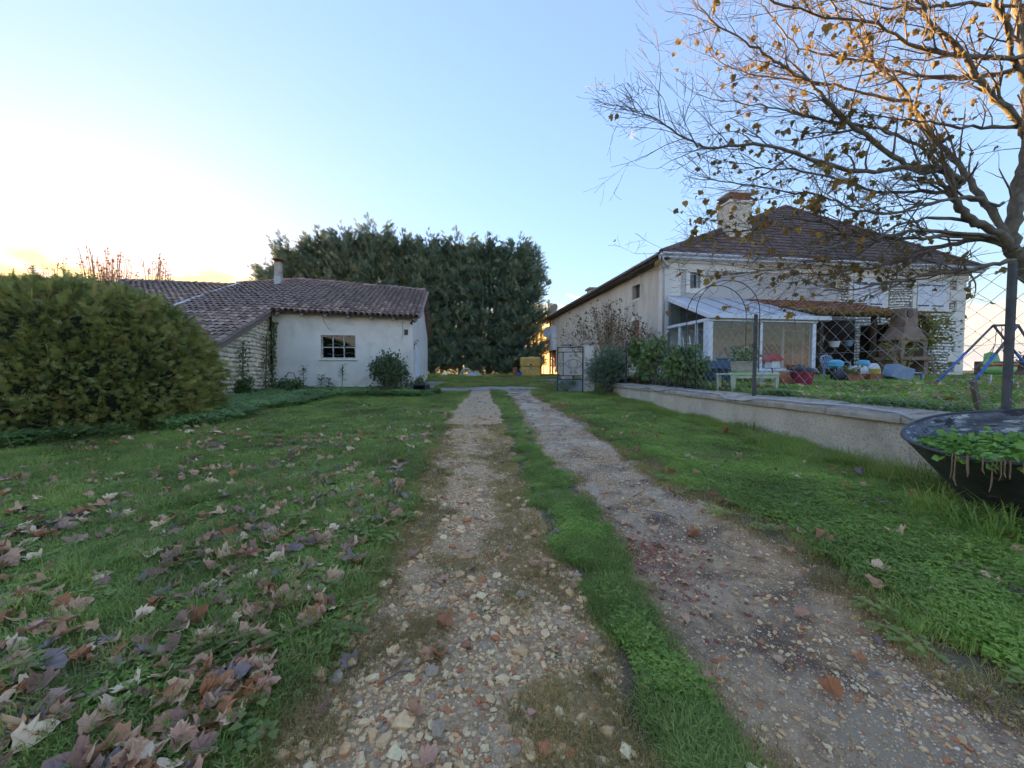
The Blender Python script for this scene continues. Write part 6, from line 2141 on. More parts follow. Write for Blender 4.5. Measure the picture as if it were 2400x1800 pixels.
# heap of hose and sheeting
hp = empty('hose_heap', (-3.7, 31.0, float(base_z(-3.7, 31))), 0, 'heap of pale green hose and sheeting before the cypress row', 'heap')
MT['hose_green'] = flat('pale_green_hose', (.33, .40, .34), .5)
for i in range(4):
    r_ = .42 - .03 * i
    MB().tube([(r_ * math.cos(a), .1 * i - .1, max(0.03, r_ * math.sin(a) + .15 + .04 * i)) for a in np.linspace(-.3, 3.6, 16)], .07, 7).build('hose_loop', MT['hose_green'], hp, smooth=True)
sh = MB()
n_ = 12
for j in range(n_):
    for i in range(n_):
        x_, y_ = (i / (n_ - 1) - .5) * 1.6 + .6, (j / (n_ - 1) - .5) * .9
        rr = math.hypot((x_ - .6) / .8, y_ / .45)
        sh.v.append((x_, y_, max(.01, .38 * (1 - rr) + .12 * math.sin(x_ * 9 + y_ * 5) * (1 - min(rr, 1)) + .03)))
for j in range(n_ - 1):
    for i in range(n_ - 1):
        a = j * n_ + i; sh.f.append((a, a + 1, a + n_ + 1, a + n_))
MT['sheet_grey'] = smat('grey_sheeting', [(.25, .26, .25), (.42, .43, .41)], 4, .6, .2)
sh.build('sheeting', MT['sheet_grey'], hp)
rk = MB().lathe([(.001, .2), (.15, .19), (.26, .1), (.3, 0)], 9).build('boulder', MT['limestone'], None, (-5.4, 30.6, float(base_z(-5.4, 30.6))), smooth=False)
tag(rk, 'pale stone lying in the yard left of the hose heap', 'stone')

# black crate lying on its side at the shed corner
cr = empty('black_crate', (-3.62, 15.35, float(base_z(-3.62, 15.35)) + .005), R(-12), 'open black plastic crate lying on its side at the shed corner', 'crate')
MT['black_plastic'] = flat('black_plastic', (.022, .022, .025), .45)
m_ = MB().bb(-.25, .25, -.24, .24, .0, .03).bb(-.25, .25, -.24, .24, .42, .45).bb(-.25, -.22, -.24, .24, .03, .42).bb(.22, .25, -.24, .24, .03, .42)
m_.build('sides', MT['black_plastic'], cr, bevel=.03, seg=2)
bx('bottom', MT['black_plastic'], cr, -.219, .219, .2, .23, .031, .419)
bx('rim', MT['black_plastic'], cr, -.27, .27, -.26, -.241, .40, .47, .01)

# ------------------------------------------------------------------ garden things behind the fence
def gz_(x, y): return float(garden_z(x, y))


def gempty(name, x, y, rz, label, cat, dz=0.0, group=None): return empty(name, (x, y, gz_(x, y) + dz), rz, label, cat, group)


MT['navy'] = flat('navy_plastic', (.035, .06, .10), .5)
MT['pale_green'] = flat('pale_green_plastic', (.45, .52, .38), .45)
MT['crimson'] = flat('crimson_plastic', (.27, .035, .07), .4)
MT['cyan'] = flat('cyan_bag', (.10, .42, .62), .5)
MT['bluegrey'] = flat('blue_grey_plastic', (.22, .30, .42), .45)
MT['teal'] = flat('teal_paint', (.13, .24, .25), .5)
MT['beige'] = smat('beige_planter', [(.32, .28, .22), (.42, .38, .31)], 5, .7, .3, 20, stretch=(1, 1, 8))
MT['bag_white'] = flat('white_sack', (.60, .60, .62), .6)
MT['lime'] = flat('lime_plastic', (.25, .50, .16), .4)
MT['orange'] = flat('orange_plastic', (.55, .14, .04), .4)
MT['swing_blue'] = flat('swing_blue_paint', (.05, .13, .42), .4)
MT['swing_dark'] = flat('worn_swing_paint', (.10, .10, .13), .5)

nb = gempty('garden_bin', 6.05, 11.7, R(6), 'dark navy plastic garden bin with flared lid behind the fence', 'bin')
MB().taper((0, 0, 0), (1.1, .7), (1.2, .8), .42).build('body', MT['navy'], nb, bevel=.02)
MB().taper((0, 0, .425), (1.7, 1.0), (1.3, .75), .24).build('lid', MT['navy'], nb, bevel=.02)
for i in range(4): bx('rib', MT['navy'], nb, -.45 + .28 * i, -.39 + .28 * i, -.40, -.36, .05, .4)

wbw = gempty('wheelbarrow', 6.95, 12.1, R(200), 'teal wheelbarrow tipped behind the planter in the garden', 'wheelbarrow')
MB().taper((0, 0, .45), (.5, .35), (.85, .62), .3).build('tray', MT['teal'], wbw, bevel=.02)
for s_ in (-1, 1):
    MB().tube([(-.9, s_ * .28, .62), (-.2, s_ * .22, .4), (.55, s_ * .06, .2)], .017, 6).build('handle', MT['zinc'], wbw)
    MB().tube([(-.3, s_ * .22, .42), (-.42, s_ * .26, .0)], .015, 6).build('leg', MT['zinc'], wbw)
MB().lathe([(.1, -.04), (.19, -.04), (.2, 0), (.19, .04), (.1, .04)], 16, M=Matrix.Translation((.58, 0, .2)) @ Matrix.Rotation(R(90), 4, 'X')).build('wheel', MT['black_plastic'], wbw)

tb_ = gempty('plastic_table', 5.72, 9.35, R(4), 'low pale green plastic table just behind the fence post', 'table')
bx('top', MT['pale_green'], tb_, -.6, .6, -.33, .33, .38, .42, .015)
bx('apron', MT['pale_green'], tb_, -.55, .55, -.30, -.28, .31, .379)
for sx, sy in ((-.5, -.26), (.5, -.26), (-.5, .26), (.5, .26)):
    MB().taper((sx * 1.06, sy * 1.06, 0), (.05, .05), (.09, .09), .379).build('leg', MT['pale_green'], tb_)
pb = empty('planter_box', (5.64, 9.36, gz_(5.72, 9.35) + .424), R(4), 'beige planter box with a leafy plant on the green table', 'planter')
MB().taper((0, 0, .03), (.46, .26), (.52, .30), .26).build('box', MT['beige'], pb, bevel=.012)
bx('saucer', MT['leafy'] if 'leafy' in MT else MT['lime'], pb, -.28, .28, -.16, .16, 0, .029)
bx('soil', MT['soil'], pb, -.24, .24, -.13, .13, .26, .285)
n = 260
P = np.stack([rng.normal(0, .15, n), rng.normal(0, .09, n), .28 + np.abs(rng.normal(0, .16, n))], 1)
foliage('plant', P, rng.normal(0, 1, (n, 3)) + np.array([0, 0, .5]), rng.uniform(.05, .09, n), LFW, MT['leaf_laurel'], parent=pb)

cp = bucket('flower_pot', (7.86, 10.4, gz_(7.86, 10.4)), .28, .42, MT['crimson'], 'large crimson plastic pot on the garden grass', 'pot', .72)
bg = MB().lathe([(.001, .16), (.2, .15), (.33, .08), (.36, .03), (.34, 0)], 12, sx=1, sy=.8).build('cover', MT['black_plastic'], cp, (.06, .02, .40), (.08, .12, 0), smooth=True)
rt_ = gempty('ridge_tile_pair', 7.42, 10.55, R(10), 'upright terracotta roof tiles beside the crimson pot', 'roof tiles')
for i in range(2):
    me = canal_tile(70 + i, .38); me.materials.clear(); me.materials.append(MT['terracotta'])
    link('clay_tile', me, rt_, (-.09 + .17 * i, -.1 + .03 * i, .2), (R(84), 0, R(8 * i)))
bh = gempty('bird_table', 8.6, 12.7, R(12), 'small white bird house with red roof by the conservatory', 'bird house')
MB().tube([(0, 0, -.02), (0, 0, .42)], .025, 6).build('stake', MT['wood_old'], bh)
bx('house', MT['paint_white'], bh, -.16, .16, -.14, .14, .42, .70)
MB().prism([(-.27, -.22, .66), (.27, -.22, .66), (.0, -.22, .86)], (0, .44, 0)).build('roof', MT['crimson_red'] if 'crimson_red' in MT else flat('red_paint', (.42, .05, .04), .5), bh)
op = bucket('flower_pot', (9.15, 12.6, gz_(9.15, 12.6) + .36), .16, .17, MT['terracotta'], 'small orange clay pot on a wire stand near the conservatory', 'pot', .7, True)
for k_ in range(4):
    a = k_ * 1.571 + .6
    MB().tube([(.14 * math.cos(a), .14 * math.sin(a), .02), (.03 * math.cos(a), .03 * math.sin(a), -.18), (.17 * math.cos(a + .5), .17 * math.sin(a + .5), -.36)], .008, 5).build('wire_leg', MT['iron'], op)
wc = gempty('watering_can', 7.25, 11.3, R(160), 'lilac watering can with a white curved handle behind the fence post', 'watering can')
MB().lathe([(.001, 0), (.15, 0), (.16, .3), (.12, .34), (.001, .34)], 14).build('body', flat('lilac_plastic', (.38, .38, .58), .45), wc)
MB().tube([(-.12, 0, .32), (-.28, 0, .42), (-.36, 0, .25), (-.34, 0, .05)], .022, 7).build('handle', MT['paint_white'], wc, smooth=True)
MB().tube([(.14, 0, .08), (.32, 0, .3), (.38, 0, .36)], [.03, .022, .04], 7).build('spout', flat('red_plastic', (.4, .06, .05), .5), wc)


def trough(x, y, w_, h, label, mat, plant, seed, rz=.1, yellow=False):
    t = gempty('trough_planter', x, y, rz, label, 'planter', 0, 'terracotta planters on the garden grass')
    MB().taper((0, 0, 0), (w_ * .8, .2), (w_, .28), h).build('box', mat, t, bevel=.01)
    bx('rim', mat, t, -w_ / 2 - .015, w_ / 2 + .015, -.155, .155, h + .001, h + .03, .006)
    bx('soil', MT['soil'], t, -w_ / 2 + .02, w_ / 2 - .02, -.12, .12, h + .031, h + .04)
    if plant:
        n = plant; g_ = np.random.default_rng(seed)
        P = np.stack([g_.uniform(-w_ * .4, w_ * .4, n), g_.normal(0, .06, n), h + .03 + np.abs(g_.normal(0, .12, n))], 1)
        foliage('plant', P, g_.normal(0, 1, (n, 3)) + np.array([0, 0, .6]), g_.uniform(.05, .1, n), LFW, MT['leaf_ivy'], parent=t)
    return t


trough(10.62, 12.05, .74, .22, 'long terracotta trough with yellow-green plants', MT['terracotta'], 160, 1)
trough(11.35, 12.1, .46, .22, 'short terracotta trough with a yellow pot in it', MT['terracotta'], 0, 2)
yp = bucket('flower_pot', (11.42, 12.1, gz_(11.4, 12.1) + .265), .15, .15, flat('yellow_plastic', (.5, .42, .06), .5), 'yellow rimmed pot standing in the short trough', 'pot', .8, True)
gb = bucket('planter_bowl', (12.25, 12.3, gz_(12.25, 12.3)), .25, .2, flat('green_bowl', (.05, .2, .06), .5), 'green bowl planter with low leaves right of the tipped box', 'planter', .7, True)
n = 90
foliage('plant', np.stack([rng.normal(0, .13, n), rng.normal(0, .13, n), .2 + np.abs(rng.normal(0, .08, n))], 1), rng.normal(0, 1, (n, 3)) + np.array([0, 0, .6]), rng.uniform(.06, .12, n), LF, MT['leaf_laurel'], parent=gb)

# blue-grey garden chair with bags on it
ch_ = gempty('garden_chair', 11.15, 13.2, R(20), 'blue-grey plastic garden chair heaped with bags', 'chair')
bx('seat', MT['bluegrey'], ch_, -.3, .3, -.25, .25, .38, .42, .015)
for sx, sy in ((-.27, -.22), (.27, -.22), (-.27, .22), (.27, .22)):
    MB().taper((sx, sy, 0), (.05, .05), (.06, .06), .379).build('leg', MT['bluegrey'], ch_)
bk_ = MB()
for k_ in range(7):
    u = k_ / 6 - .5
    bk_.tube([(u * .56, .25, .40), (u * .66, .33, .82 - .5 * u * u)], .018, 5)
bk_.build('back_slats', MT['bluegrey'], ch_)
MB().tube([(-.33, .31, .66), (-.25, .34, .80), (0, .35, .86), (.25, .34, .80), (.33, .31, .66)], .028, 6).build('back_rail', MT['bluegrey'], ch_, smooth=True)
for s_ in (-1, 1): MB().tube([(s_ * .31, -.22, .40), (s_ * .33, -.22, .6), (s_ * .34, .28, .62)], .022, 6).build('armrest', MT['bluegrey'], ch_)


def bag(x, y, z, w_, d_, h, mat, label, seed, rz=0, dz=0):
    bm = bmesh.new(); bmesh.ops.create_icosphere(bm, subdivisions=3, radius=.5)
    g_ = random.Random(seed); ph = [g_.uniform(0, 6) for _ in range(4)]
    for v_ in bm.verts:
        p = v_.co; k = (abs(p.x * 2) ** 4 + abs(p.y * 2) ** 4 + abs(p.z * 2) ** 4) ** -.25
        p = p * k
        wr = 1 + .05 * math.sin(p.x * 17 + ph[0] + p.z * 9) + .05 * math.sin(p.z * 15 + ph[1]) + .04 * math.sin(p.y * 13 + ph[2])
        v_.co = Vector((p.x * w_ * wr, p.y * d_ * wr, (p.z + .5) * h * (1 + .06 * math.sin(p.x * 9 + ph[3]))))
    me = bpy.data.meshes.new('bag'); bm.to_mesh(me); bm.free(); me.materials.append(mat)
    me.polygons.foreach_set('use_smooth', np.full(len(me.polygons), True))
    o = link('bag', me, None, (x, y, z), (0, 0, rz))
    return tag(o, label, 'bag')


bag(10.95, 13.0, gz_(11, 13) + .42, .45, .3, .26, MT['cyan'], 'bright cyan bag on the garden chair, left of the other', 1, .2)
bag(11.62, 12.9, gz_(11.6, 12.9), .5, .35, .5, MT['bag_white'], 'white and grey sack slumped beside the garden chair', 2, -.2)
bag(11.75, 12.85, gz_(11.7, 12.9) + .47, .34, .25, .2, MT['cyan'], 'cyan bag lying on top of the white sack', 3, .3)
wsk = bag(13.05, 13.9, gz_(13, 13.9), .42, .3, .55, MT['bag_white'], 'upright white sack with red print in front of the barbecue', 4, .1)
bx('red_print', flat('red_print', (.45, .06, .06), .6), wsk, -.10, .02, -.158, -.15, .3, .38)

bx1 = gempty('storage_box', 11.98, 12.0, R(-8), 'pale blue-grey plastic box tipped on its side on the grass', 'box')
M_ = Euler((0, R(18), 0)).to_matrix().to_4x4()
q = MB().bb(-.28, .28, -.22, .22, 0.0, .42, M_).build('body', MT['bluegrey'], bx1, (0, 0, .08), bevel=.03, seg=2)
st_ = gempty('plastic_stool', 12.5, 12.05, R(12), 'low pale blue plastic stool beside the tipped box', 'stool')
bx('seat', MT['bluegrey'], st_, -.26, .26, -.18, .18, .26, .31, .03)
for sx in (-.2, .2):
    for sy in (-.14, .14): MB().taper((sx * 1.1, sy * 1.1, 0), (.05, .05), (.07, .07), .259).build('leg', MT['bluegrey'], st_)

# masonry barbecue
MT['bbq'] = smat('barbecue_clay', [(.17, .12, .09), (.24, .17, .125), (.29, .21, .16)], 2.5, .9, .4, 30, stains=[((.07, .06, .05), 3, .58, .15)])
bq = empty('barbecue', (15.75, 15.5, gz_(15.7, 15.5) - .05), R(14), 'tall masonry barbecue with arched mouth and tapering hood', 'barbecue')
for sx in (-.72, .5): bx('leg_wall', MT['bbq'], bq, sx, sx + .22, -.4, .4, 0, .72, .01)
bx('hearth', MT['bbq'], bq, -.85, .85, -.48, .45, .72, .86, .015)
hd = MB()
# firebox with an arched front opening
bx('back_wall', MT['bbq'], bq, -.66, .66, .3, .42, .861, 1.40)
for sx in (-.72, .52): bx('jamb', MT['bbq'], bq, sx, sx + .2, -.35, .299, .861, 1.32)
arch = [(-.72, -.36, 1.32), (-.72, -.36, 1.52), (.72, -.36, 1.52), (.72, -.36, 1.32), (.52, -.36, 1.32)]
arch += [(.52 * math.cos(a), -.36, 1.18 + .24 * math.sin(a) + .06) for a in np.linspace(.35, math.pi - .35, 9)] + [(-.52, -.36, 1.32)]
MB().prism(arch, (0, .1, 0)).build('arch', MT['bbq'], bq)
MB().taper((0, .02, 1.521), (1.5, .8), (.72, .55), .55).build('hood', MT['bbq'], bq, bevel=.01)
MB().taper((0, .02, 2.072), (.70, .53), (.66, .5), .72).build('chimney', MT['bbq'], bq, bevel=.01)
MB().lathe([(.001, -.02), (.16, -.02), (.17, 0), (.16, .01), (.001, .01)], 16, M=Matrix.Translation((-.12, -.262, 2.58)) @ Matrix.Rotation(R(90), 4, 'X')).build('vent_disc', MT['black_plastic'], bq)  # solid black disc, the shade of a vent opening painted as colour
MT['log'] = smat('log', [(.09, .07, .05), (.18, .14, .10)], 6, .9, .4)
for i in range(9):
    MB().tube([(-.4 + .11 * i, -.42, .08 + .12 * (i % 2) + .0), (-.4 + .11 * i + .03, .2, .08 + .12 * (i % 2))], .06, 7).build('log', MT['log'], bq)
bx('firebox_black_back', MT['black_plastic'], bq, -.5, .5, .27, .299, .87, 1.38)  # black panel across the back of the firebox
plk = MB().box((0, 0, .55), (.10, .03, 1.15), rx=R(-8)).build('leaning_board', MT['wood_old'], None, (16.75, 15.3, gz_(16.7, 15.3) - .01), (0, 0, R(20)))
tag(plk, 'pale board leaning beside the barbecue', 'board')

# swing frame
sw_ = empty('swing', (13.3, 10.4, gz_(13.3, 10.4)), 0, 'blue A-frame garden swing standing on the grass', 'swing')
S0 = np.array([13.3, 10.4, gz_(13.3, 10.4)])
ap = [np.array([13.72, 11.0, 2.62]), np.array([12.98, 9.9, 2.50])]
ft_ = [(np.array([12.08, 11.0, 0]), np.array([15.3, 11.05, 0])), (np.array([11.78, 9.9, 0]), np.array([14.2, 9.95, 0]))]
for i in range(2):
    for f0 in ft_[i]:
        f1 = f0.copy(); f1[2] = gz_(f0[0], f0[1]) - .02
        mid = f1 + (ap[i] - f1) * .55
        lo = MB().tube([tuple(f1 - S0), tuple(mid - S0)], .032, 8).build('leg', MT['swing_blue'], sw_, smooth=True)
        MB().tube([tuple(mid - S0), tuple(ap[i] - S0)], .028, 8).build('upper_tube', MT['swing_dark'], lo, smooth=True)
MB().tube([tuple(ap[0] - S0), tuple(ap[1] - S0)], .03, 8).build('beam', MT['swing_dark'], sw_, smooth=True)
MB().tube([(12.45 - S0[0], 9.93 - S0[1], 1.55 - S0[2]), (13.75 - S0[0], 9.94 - S0[1], 1.55 - S0[2])], .02, 6).build('cross_bar', MT['swing_dark'], sw_)
# hanging child seat
cs = empty('child_seat', (13.1, 10.35, 1.28), R(-30), 'green and orange toddler swing seat hanging from the blue frame', 'swing seat')
seat = MB()
nn = 14
prof = [(.02, -.06), (.2, -.05), (.27, .03), (.29, .16)]
seat.lathe(prof + [(.265, .16), (.24, .05), (.18, -.02), (.02, -.03)], nn, sx=1.1, sy=.95)
seat.build('bucket', MT['lime'], cs, smooth=True)
MB().prism([(-.2, .24, .05), (.2, .24, .05), (.13, .36, .52), (.0, .38, .58), (-.13, .36, .52)], (0, .04, 0)).build('backrest', MT['lime'], cs, bevel=.012)
MB().tube([(-.26, .05, .17), (-.25, -.16, .2), (0, -.27, .21), (.25, -.16, .2), (.26, .05, .17)], .045, 7).build('bumper', MT['orange'], cs, smooth=True)
for sx in (-.25, .25):
    for yy in (-.1, .25):
        MB().tube([(sx, yy, .16), (sx * .25, .05, .75), (sx * .18, .05, 1.25)], .008, 5).build('rope', MT['swing_dark'], cs)
for sx in (-.16, .16):
    lg = MB().tube([(sx, -.1, -.04), (sx * 1.2, -.18, -.2), (sx * 1.2, -.12, -.33)], .013, 5).build('foot_rest', MT['paint_white'], cs)
    MB().box((sx * 1.2, -.13, -.34), (.08, .12, .04)).build('pedal', MT['orange'], lg, bevel=.01)

# arched metal garden hoop
ar = empty('garden_arch', (5.6, 10.4, gz_(5.6, 10.4)), 0, 'thin dark metal garden arch of two hoops behind the fence', 'garden arch')


def hoop(x0, x1, y, ztop):
    r_ = (x1 - x0) / 2; zc = ztop - r_
    pts = [(x0, y, -.05), (x0, y, zc * .5), (x0, y, zc)]
    pts += [((x0 + x1) / 2 - r_ * math.cos(a), y, zc + r_ * math.sin(a)) for a in np.linspace(.15, math.pi - .15, 16)]
    pts += [(x1, y, zc), (x1, y, zc * .5), (x1, y, -.05)]
    return pts


h1 = hoop(-.78, .86, .25, 2.78); h2 = hoop(-.78, .88, -.3, 2.80)
for h_ in (h1, h2): MB().tube(h_, .011, 6).build('hoop', MT['iron'], ar, smooth=True)
for i in (1, 2, 5, 8, 11, 14, 17, 19, 20):
    MB().tube([h1[i], h2[i]], .007, 5).build('rung', MT['iron'], ar)

sk = MB().box((0, 0, .22), (.045, .045, .55), rx=R(20), ry=R(-38)).build('stake', MT['wood_old'], None, (5.75, 4.75, .80))
tag(sk, 'pale wooden stake leaning behind the black tub', 'stake')
bsk = gempty('dark_basket', 10.05, 12.0, 0, 'black plastic pot lying among the leaves left of the long trough', 'pot')
MB().lathe([(.001, 0), (.14, 0), (.19, .28), (.2, .28), (.2, .3), (.17, .3), (.12, .02), (.001, .02)], 14, M=Matrix.Translation((0, 0, .17)) @ Matrix.Rotation(R(80), 4, 'Y')).build('body', MT['black_plastic'], bsk)
# pots hung in the porch
for i, (dx, dz, r_, m_, lab) in enumerate([(5.6, 1.75, .17, 'zinc', 'grey metal pot hanging under the porch, nearest the conservatory'), (6.3, 1.55, .2, 'paint_white', 'white enamel basin hanging under the dark porch'), (7.0, 1.6, .16, 'bluegrey', 'blue-grey pail hanging under the dark porch')]):
    c, s = math.cos(AX), math.sin(AX)
    hb_ = bucket('hanging_pot', (HOUSE_O[0] + c * dx + s * 2.3, HOUSE_O[1] + s * dx - c * 2.3, HOUSE_O[2] + dz - .1), r_, .24, MT[m_], lab, 'pot', .75)
    MB().tube([(-r_, 0, .22), (0, 0, .62), (r_, 0, .22)], .006, 4).build('hanger', MT['iron'], hb_)

# thin young tree before the glazed door
yt = bare_shrub('young_tree', (14.6, 14.4, gz_(14.6, 14.4)), 2.3, .55, 9, 'thin young tree with a few yellow leaves left of the barbecue', 70, 91, .016, 'tree', MT['leaf_ivy'], None, .11)

# ------------------------------------------------------------------ black conical tub planted with clover
tub = empty('black_tub', (4.62, 3.5, 0), 0, 'big weathered black conical tub planted with clover against the wall', 'tub')
MT['tub_out'] = smat('tarred_metal', [(.03, .032, .04), (.055, .057, .066), (.09, .09, .10)], 4, .55, .5, 14, spec=.4, stains=[((.22, .22, .24), 9, .60, .07), ((.15, .085, .055), 5, .62, .1), ((.10, .09, .07), 2, .56, .15)])
MT['tub_in'] = smat('flaked_paint', [(.05, .055, .07), (.12, .13, .15), (.30, .31, .33)], 5, .6, .3, 20, stains=[((.55, .55, .56), 6, .56, .06), ((.04, .04, .05), 5, .56, .08)], stretch=(1, 1, 3))
nn = 48
RIMC, RIMR = (4.42 - 4.62, 3.25 - 3.5), .78


def rim_z(x, y): return .66 + .21 * (x + 4.62 - 3.8) + .05 * (y + 3.5 - 2.8)


def tub_ring(t, off=0.0):
    """ring of the cone at height fraction t (0 base, 1 rim), shrunk inwards by off"""
    out = []
    for k in range(nn):
        a = 2 * math.pi * k / nn
        rx, ry = RIMC[0] + RIMR * math.cos(a), RIMC[1] + RIMR * math.sin(a)
        bx_, by_ = .06 + .26 * math.cos(a), .03 + .26 * math.sin(a)
        x, y, z = bx_ + (rx - bx_) * t, by_ + (ry - by_) * t, rim_z(rx, ry) * t + .015 * (1 - t)
        out.append((x - off * math.cos(a), y - off * math.sin(a), z + .006 * math.sin(5 * a) * t))
    return out


def loft(rings, close=False):
    m = MB()
    for r_ in rings: m.v += r_
    for i in range(len(rings) - 1):
        for k in range(nn):
            l = (k + 1) % nn
            m.f.append((i * nn + k, i * nn + l, (i + 1) * nn + l, (i + 1) * nn + k))
    return m


o_ = loft([tub_ring(t) for t in (0, .3, .6, .85, 1.0)]); o_.f.append(tuple(range(nn))[::-1]); o_.build('outer_wall', MT['tub_out'], tub, smooth=True)
loft([tub_ring(1.0, .02), tub_ring(.85, .02), tub_ring(.55, .02), tub_ring(.45, .02)]).build('inner_wall', MT['tub_in'], tub, smooth=True)
MB().tube([Vector(p) for p in tub_ring(1.0, .01)], .016, 6, closed=True).build('rim', MT['tub_out'], tub, smooth=True)
# soil level sits below the rim: flat, meeting the cone
so = MB()
SOILZ = .60
ring_s = []
for k in range(nn):
    a = 2 * math.pi * k / nn
    rx, ry = RIMC[0] + RIMR * math.cos(a), RIMC[1] + RIMR * math.sin(a)
    t = min(.97, SOILZ / rim_z(rx, ry))
    bx_, by_ = .06 + .26 * math.cos(a), .03 + .26 * math.sin(a)
    ring_s.append((bx_ + (rx - bx_) * t - .025 * math.cos(a), by_ + (ry - by_) * t - .025 * math.sin(a), SOILZ))
so.v = ring_s + [(RIMC[0], RIMC[1], SOILZ + .03)]
so.f = [(k, (k + 1) % nn, nn) for k in range(nn)]
so.build('soil', MT['soil'], tub)
n = 900
a = rng.uniform(0, 6.283, n); u = np.sqrt(rng.random(n))
rs = np.array(ring_s)[(a / 6.283 * nn).astype(int)]
P = np.array([RIMC[0], RIMC[1], SOILZ]) + (rs - np.array([RIMC[0], RIMC[1], SOILZ])) * (u * 1.0)[:, None] + np.stack([np.zeros(n), np.zeros(n), rng.uniform(.01, .09, n)], 1)
D = rng.normal(0, 1, (n, 3)) * np.array([1, 1, .35]) + np.array([0, 0, .15])
cl_ = foliage('clover', np.repeat(P, 2, 0), rng.normal(0, 1, (2 * n, 3)) * np.array([1, 1, .3]), rng.uniform(.04, .075, 2 * n), leaf_template(.5, .1), leafmat('tub_clover', [(.09, .20, .05), (.14, .29, .07), (.20, .36, .09)], .5, .3), parent=tub, up=np.tile([0, 0, 1.], (2 * n, 1)) + rng.normal(0, .3, (2 * n, 3)))
cl_['kind'] = 'stuff'
MT['root'] = smat('dry_root', [(.16, .10, .06), (.30, .20, .12)], 9, .95, .3)
for i in range(34):
    a = math.pi * (1.04 + .56 * rng.random() ** .8)
    rx, ry = RIMC[0] + (RIMR + .016) * math.cos(a), RIMC[1] + (RIMR + .016) * math.sin(a)
    z = rim_z(rx, ry); l = rng.uniform(.04, .26) * (1 if rng.random() < .6 else .5)
    w_ = rng.normal(0, .012, 3)
    MB().tube([(rx - .09 * math.cos(a), ry - .09 * math.sin(a), z - .03), (rx, ry, z + .022), (rx + w_[0] * .3, ry + w_[1] * .5, z - l * .4), (rx + w_[0] * .5, ry + w_[1], z - l * .75), (rx, ry + w_[2], z - l)],
              [.004, .006, .005, rng.uniform(.004, .009), .002], 5).build('dry_root', MT['root'], tub)
n = 140
a = math.pi * (1.0 + .62 * rng.random(n))
P = np.stack([RIMC[0] + (RIMR - .01) * np.cos(a), RIMC[1] + (RIMR - .01) * np.sin(a), np.zeros(n)], 1)
P[:, 2] = rim_z(P[:, 0], P[:, 1]) + rng.uniform(-.05, .05, n)
tc_ = foliage('trailing_leaves', P, rng.normal(0, 1, (n, 3)) * np.array([1, 1, .4]) + np.array([-.4, -.3, -.2]), rng.uniform(.03, .07, n), leaf_template(.5, .1), cl_.data.materials[0], parent=tub)
n = 160
a = rng.uniform(0, 6.283, n); u = np.sqrt(rng.random(n)) * .85
P = np.stack([RIMC[0] + RIMR * .8 * u * np.cos(a), RIMC[1] + RIMR * .8 * u * np.sin(a), SOILZ + rng.uniform(.06, .2, n)], 1)
foliage('tall_leaves', P, rng.normal(0, 1, (n, 3)) * np.array([1, 1, .5]), rng.uniform(.04, .08, n), leaf_template(.5, .1), cl_.data.materials[0], parent=tub)

# ------------------------------------------------------------------ contrail high in the sky
ctp = MB().tube([(0, 0, 0), (60, 0, 8), (130, 0, 17), (200, 0, 24)], [1.0, 3.0, 4.0, 2.2], 8)
ct = ctp.build('contrail', smat('ice_cloud', [(.8, .8, .8), (.85, .85, .85)], 1, 1, 0), None, (555, 3000, 2155), smooth=True)
tag(ct, 'short white contrail in the blue sky above the driveway', 'contrail')

# ------------------------------------------------------------------ fallen leaves
def litter_mat(name, cols, src):
    cols = tone(cols, (1.3, 1.2, 1.05))
    m, N, L, B = newmat(name)
    if src == 'tint':
        a = N.new('ShaderNodeAttribute'); a.attribute_name = 'tint'; f = a.outputs['Fac']
    else:
        f = N.new('ShaderNodeObjectInfo').outputs['Random']
    r = ramp(N, cols); r.color_ramp.interpolation = 'CONSTANT'; L.new(f, r.inputs[0])
    tc = N.new('ShaderNodeTexCoord'); n = noise(N, L, tc.outputs['Object'], 5, 6, .7)
    hs = N.new('ShaderNodeHueSaturation'); mr = N.new('ShaderNodeMapRange'); mr.inputs[3].default_value = .55; mr.inputs[4].default_value = 1.4
    L.new(n.outputs['Fac'], mr.inputs[0]); L.new(mr.outputs[0], hs.inputs['Value']); L.new(r.outputs[0], hs.inputs['Color'])
    L.new(hs.outputs[0], B.inputs['Base Color']); B.inputs['Roughness'].default_value = .6; B.inputs['Specular IOR Level'].default_value = .3
    # veins: fine ribs in the relief
    wv = noise(N, L, tc.outputs['Object'], 7, 5, .65, 1.2)
    bp = N.new('ShaderNodeBump'); bp.inputs['Strength'].default_value = .35; bp.inputs['Distance'].default_value = .06
    L.new(wv.outputs['Fac'], bp.inputs['Height']); L.new(bp.outputs[0], B.inputs['Normal'])
    return m


BROWN = [(.36, .21, .14), (.44, .28, .19), (.25, .15, .12), (.52, .37, .25), (.33, .15, .07), (.19, .15, .15), (.42, .25, .18), (.58, .46, .33), (.32, .21, .17), (.44, .17, .06)]
GREYB = [(.28, .22, .19), (.40, .32, .25), (.19, .15, .13), (.52, .45, .36), (.32, .24, .19), (.42, .27, .18)]
KINDS = [('pinkish brown', [(.40, .23, .14), (.44, .27, .17), (.36, .21, .14)], 4), ('pale tan', [(.52, .38, .26), (.58, .46, .33), (.48, .35, .24)], 3),
         ('dark purple-brown', [(.23, .14, .10), (.28, .17, .125), (.20, .13, .10)], 3), ('rusty orange', [(.34, .15, .07), (.30, .14, .075), (.38, .18, .085)], 2),
         ('slate grey', [(.17, .15, .16), (.21, .19, .20)], 1)]


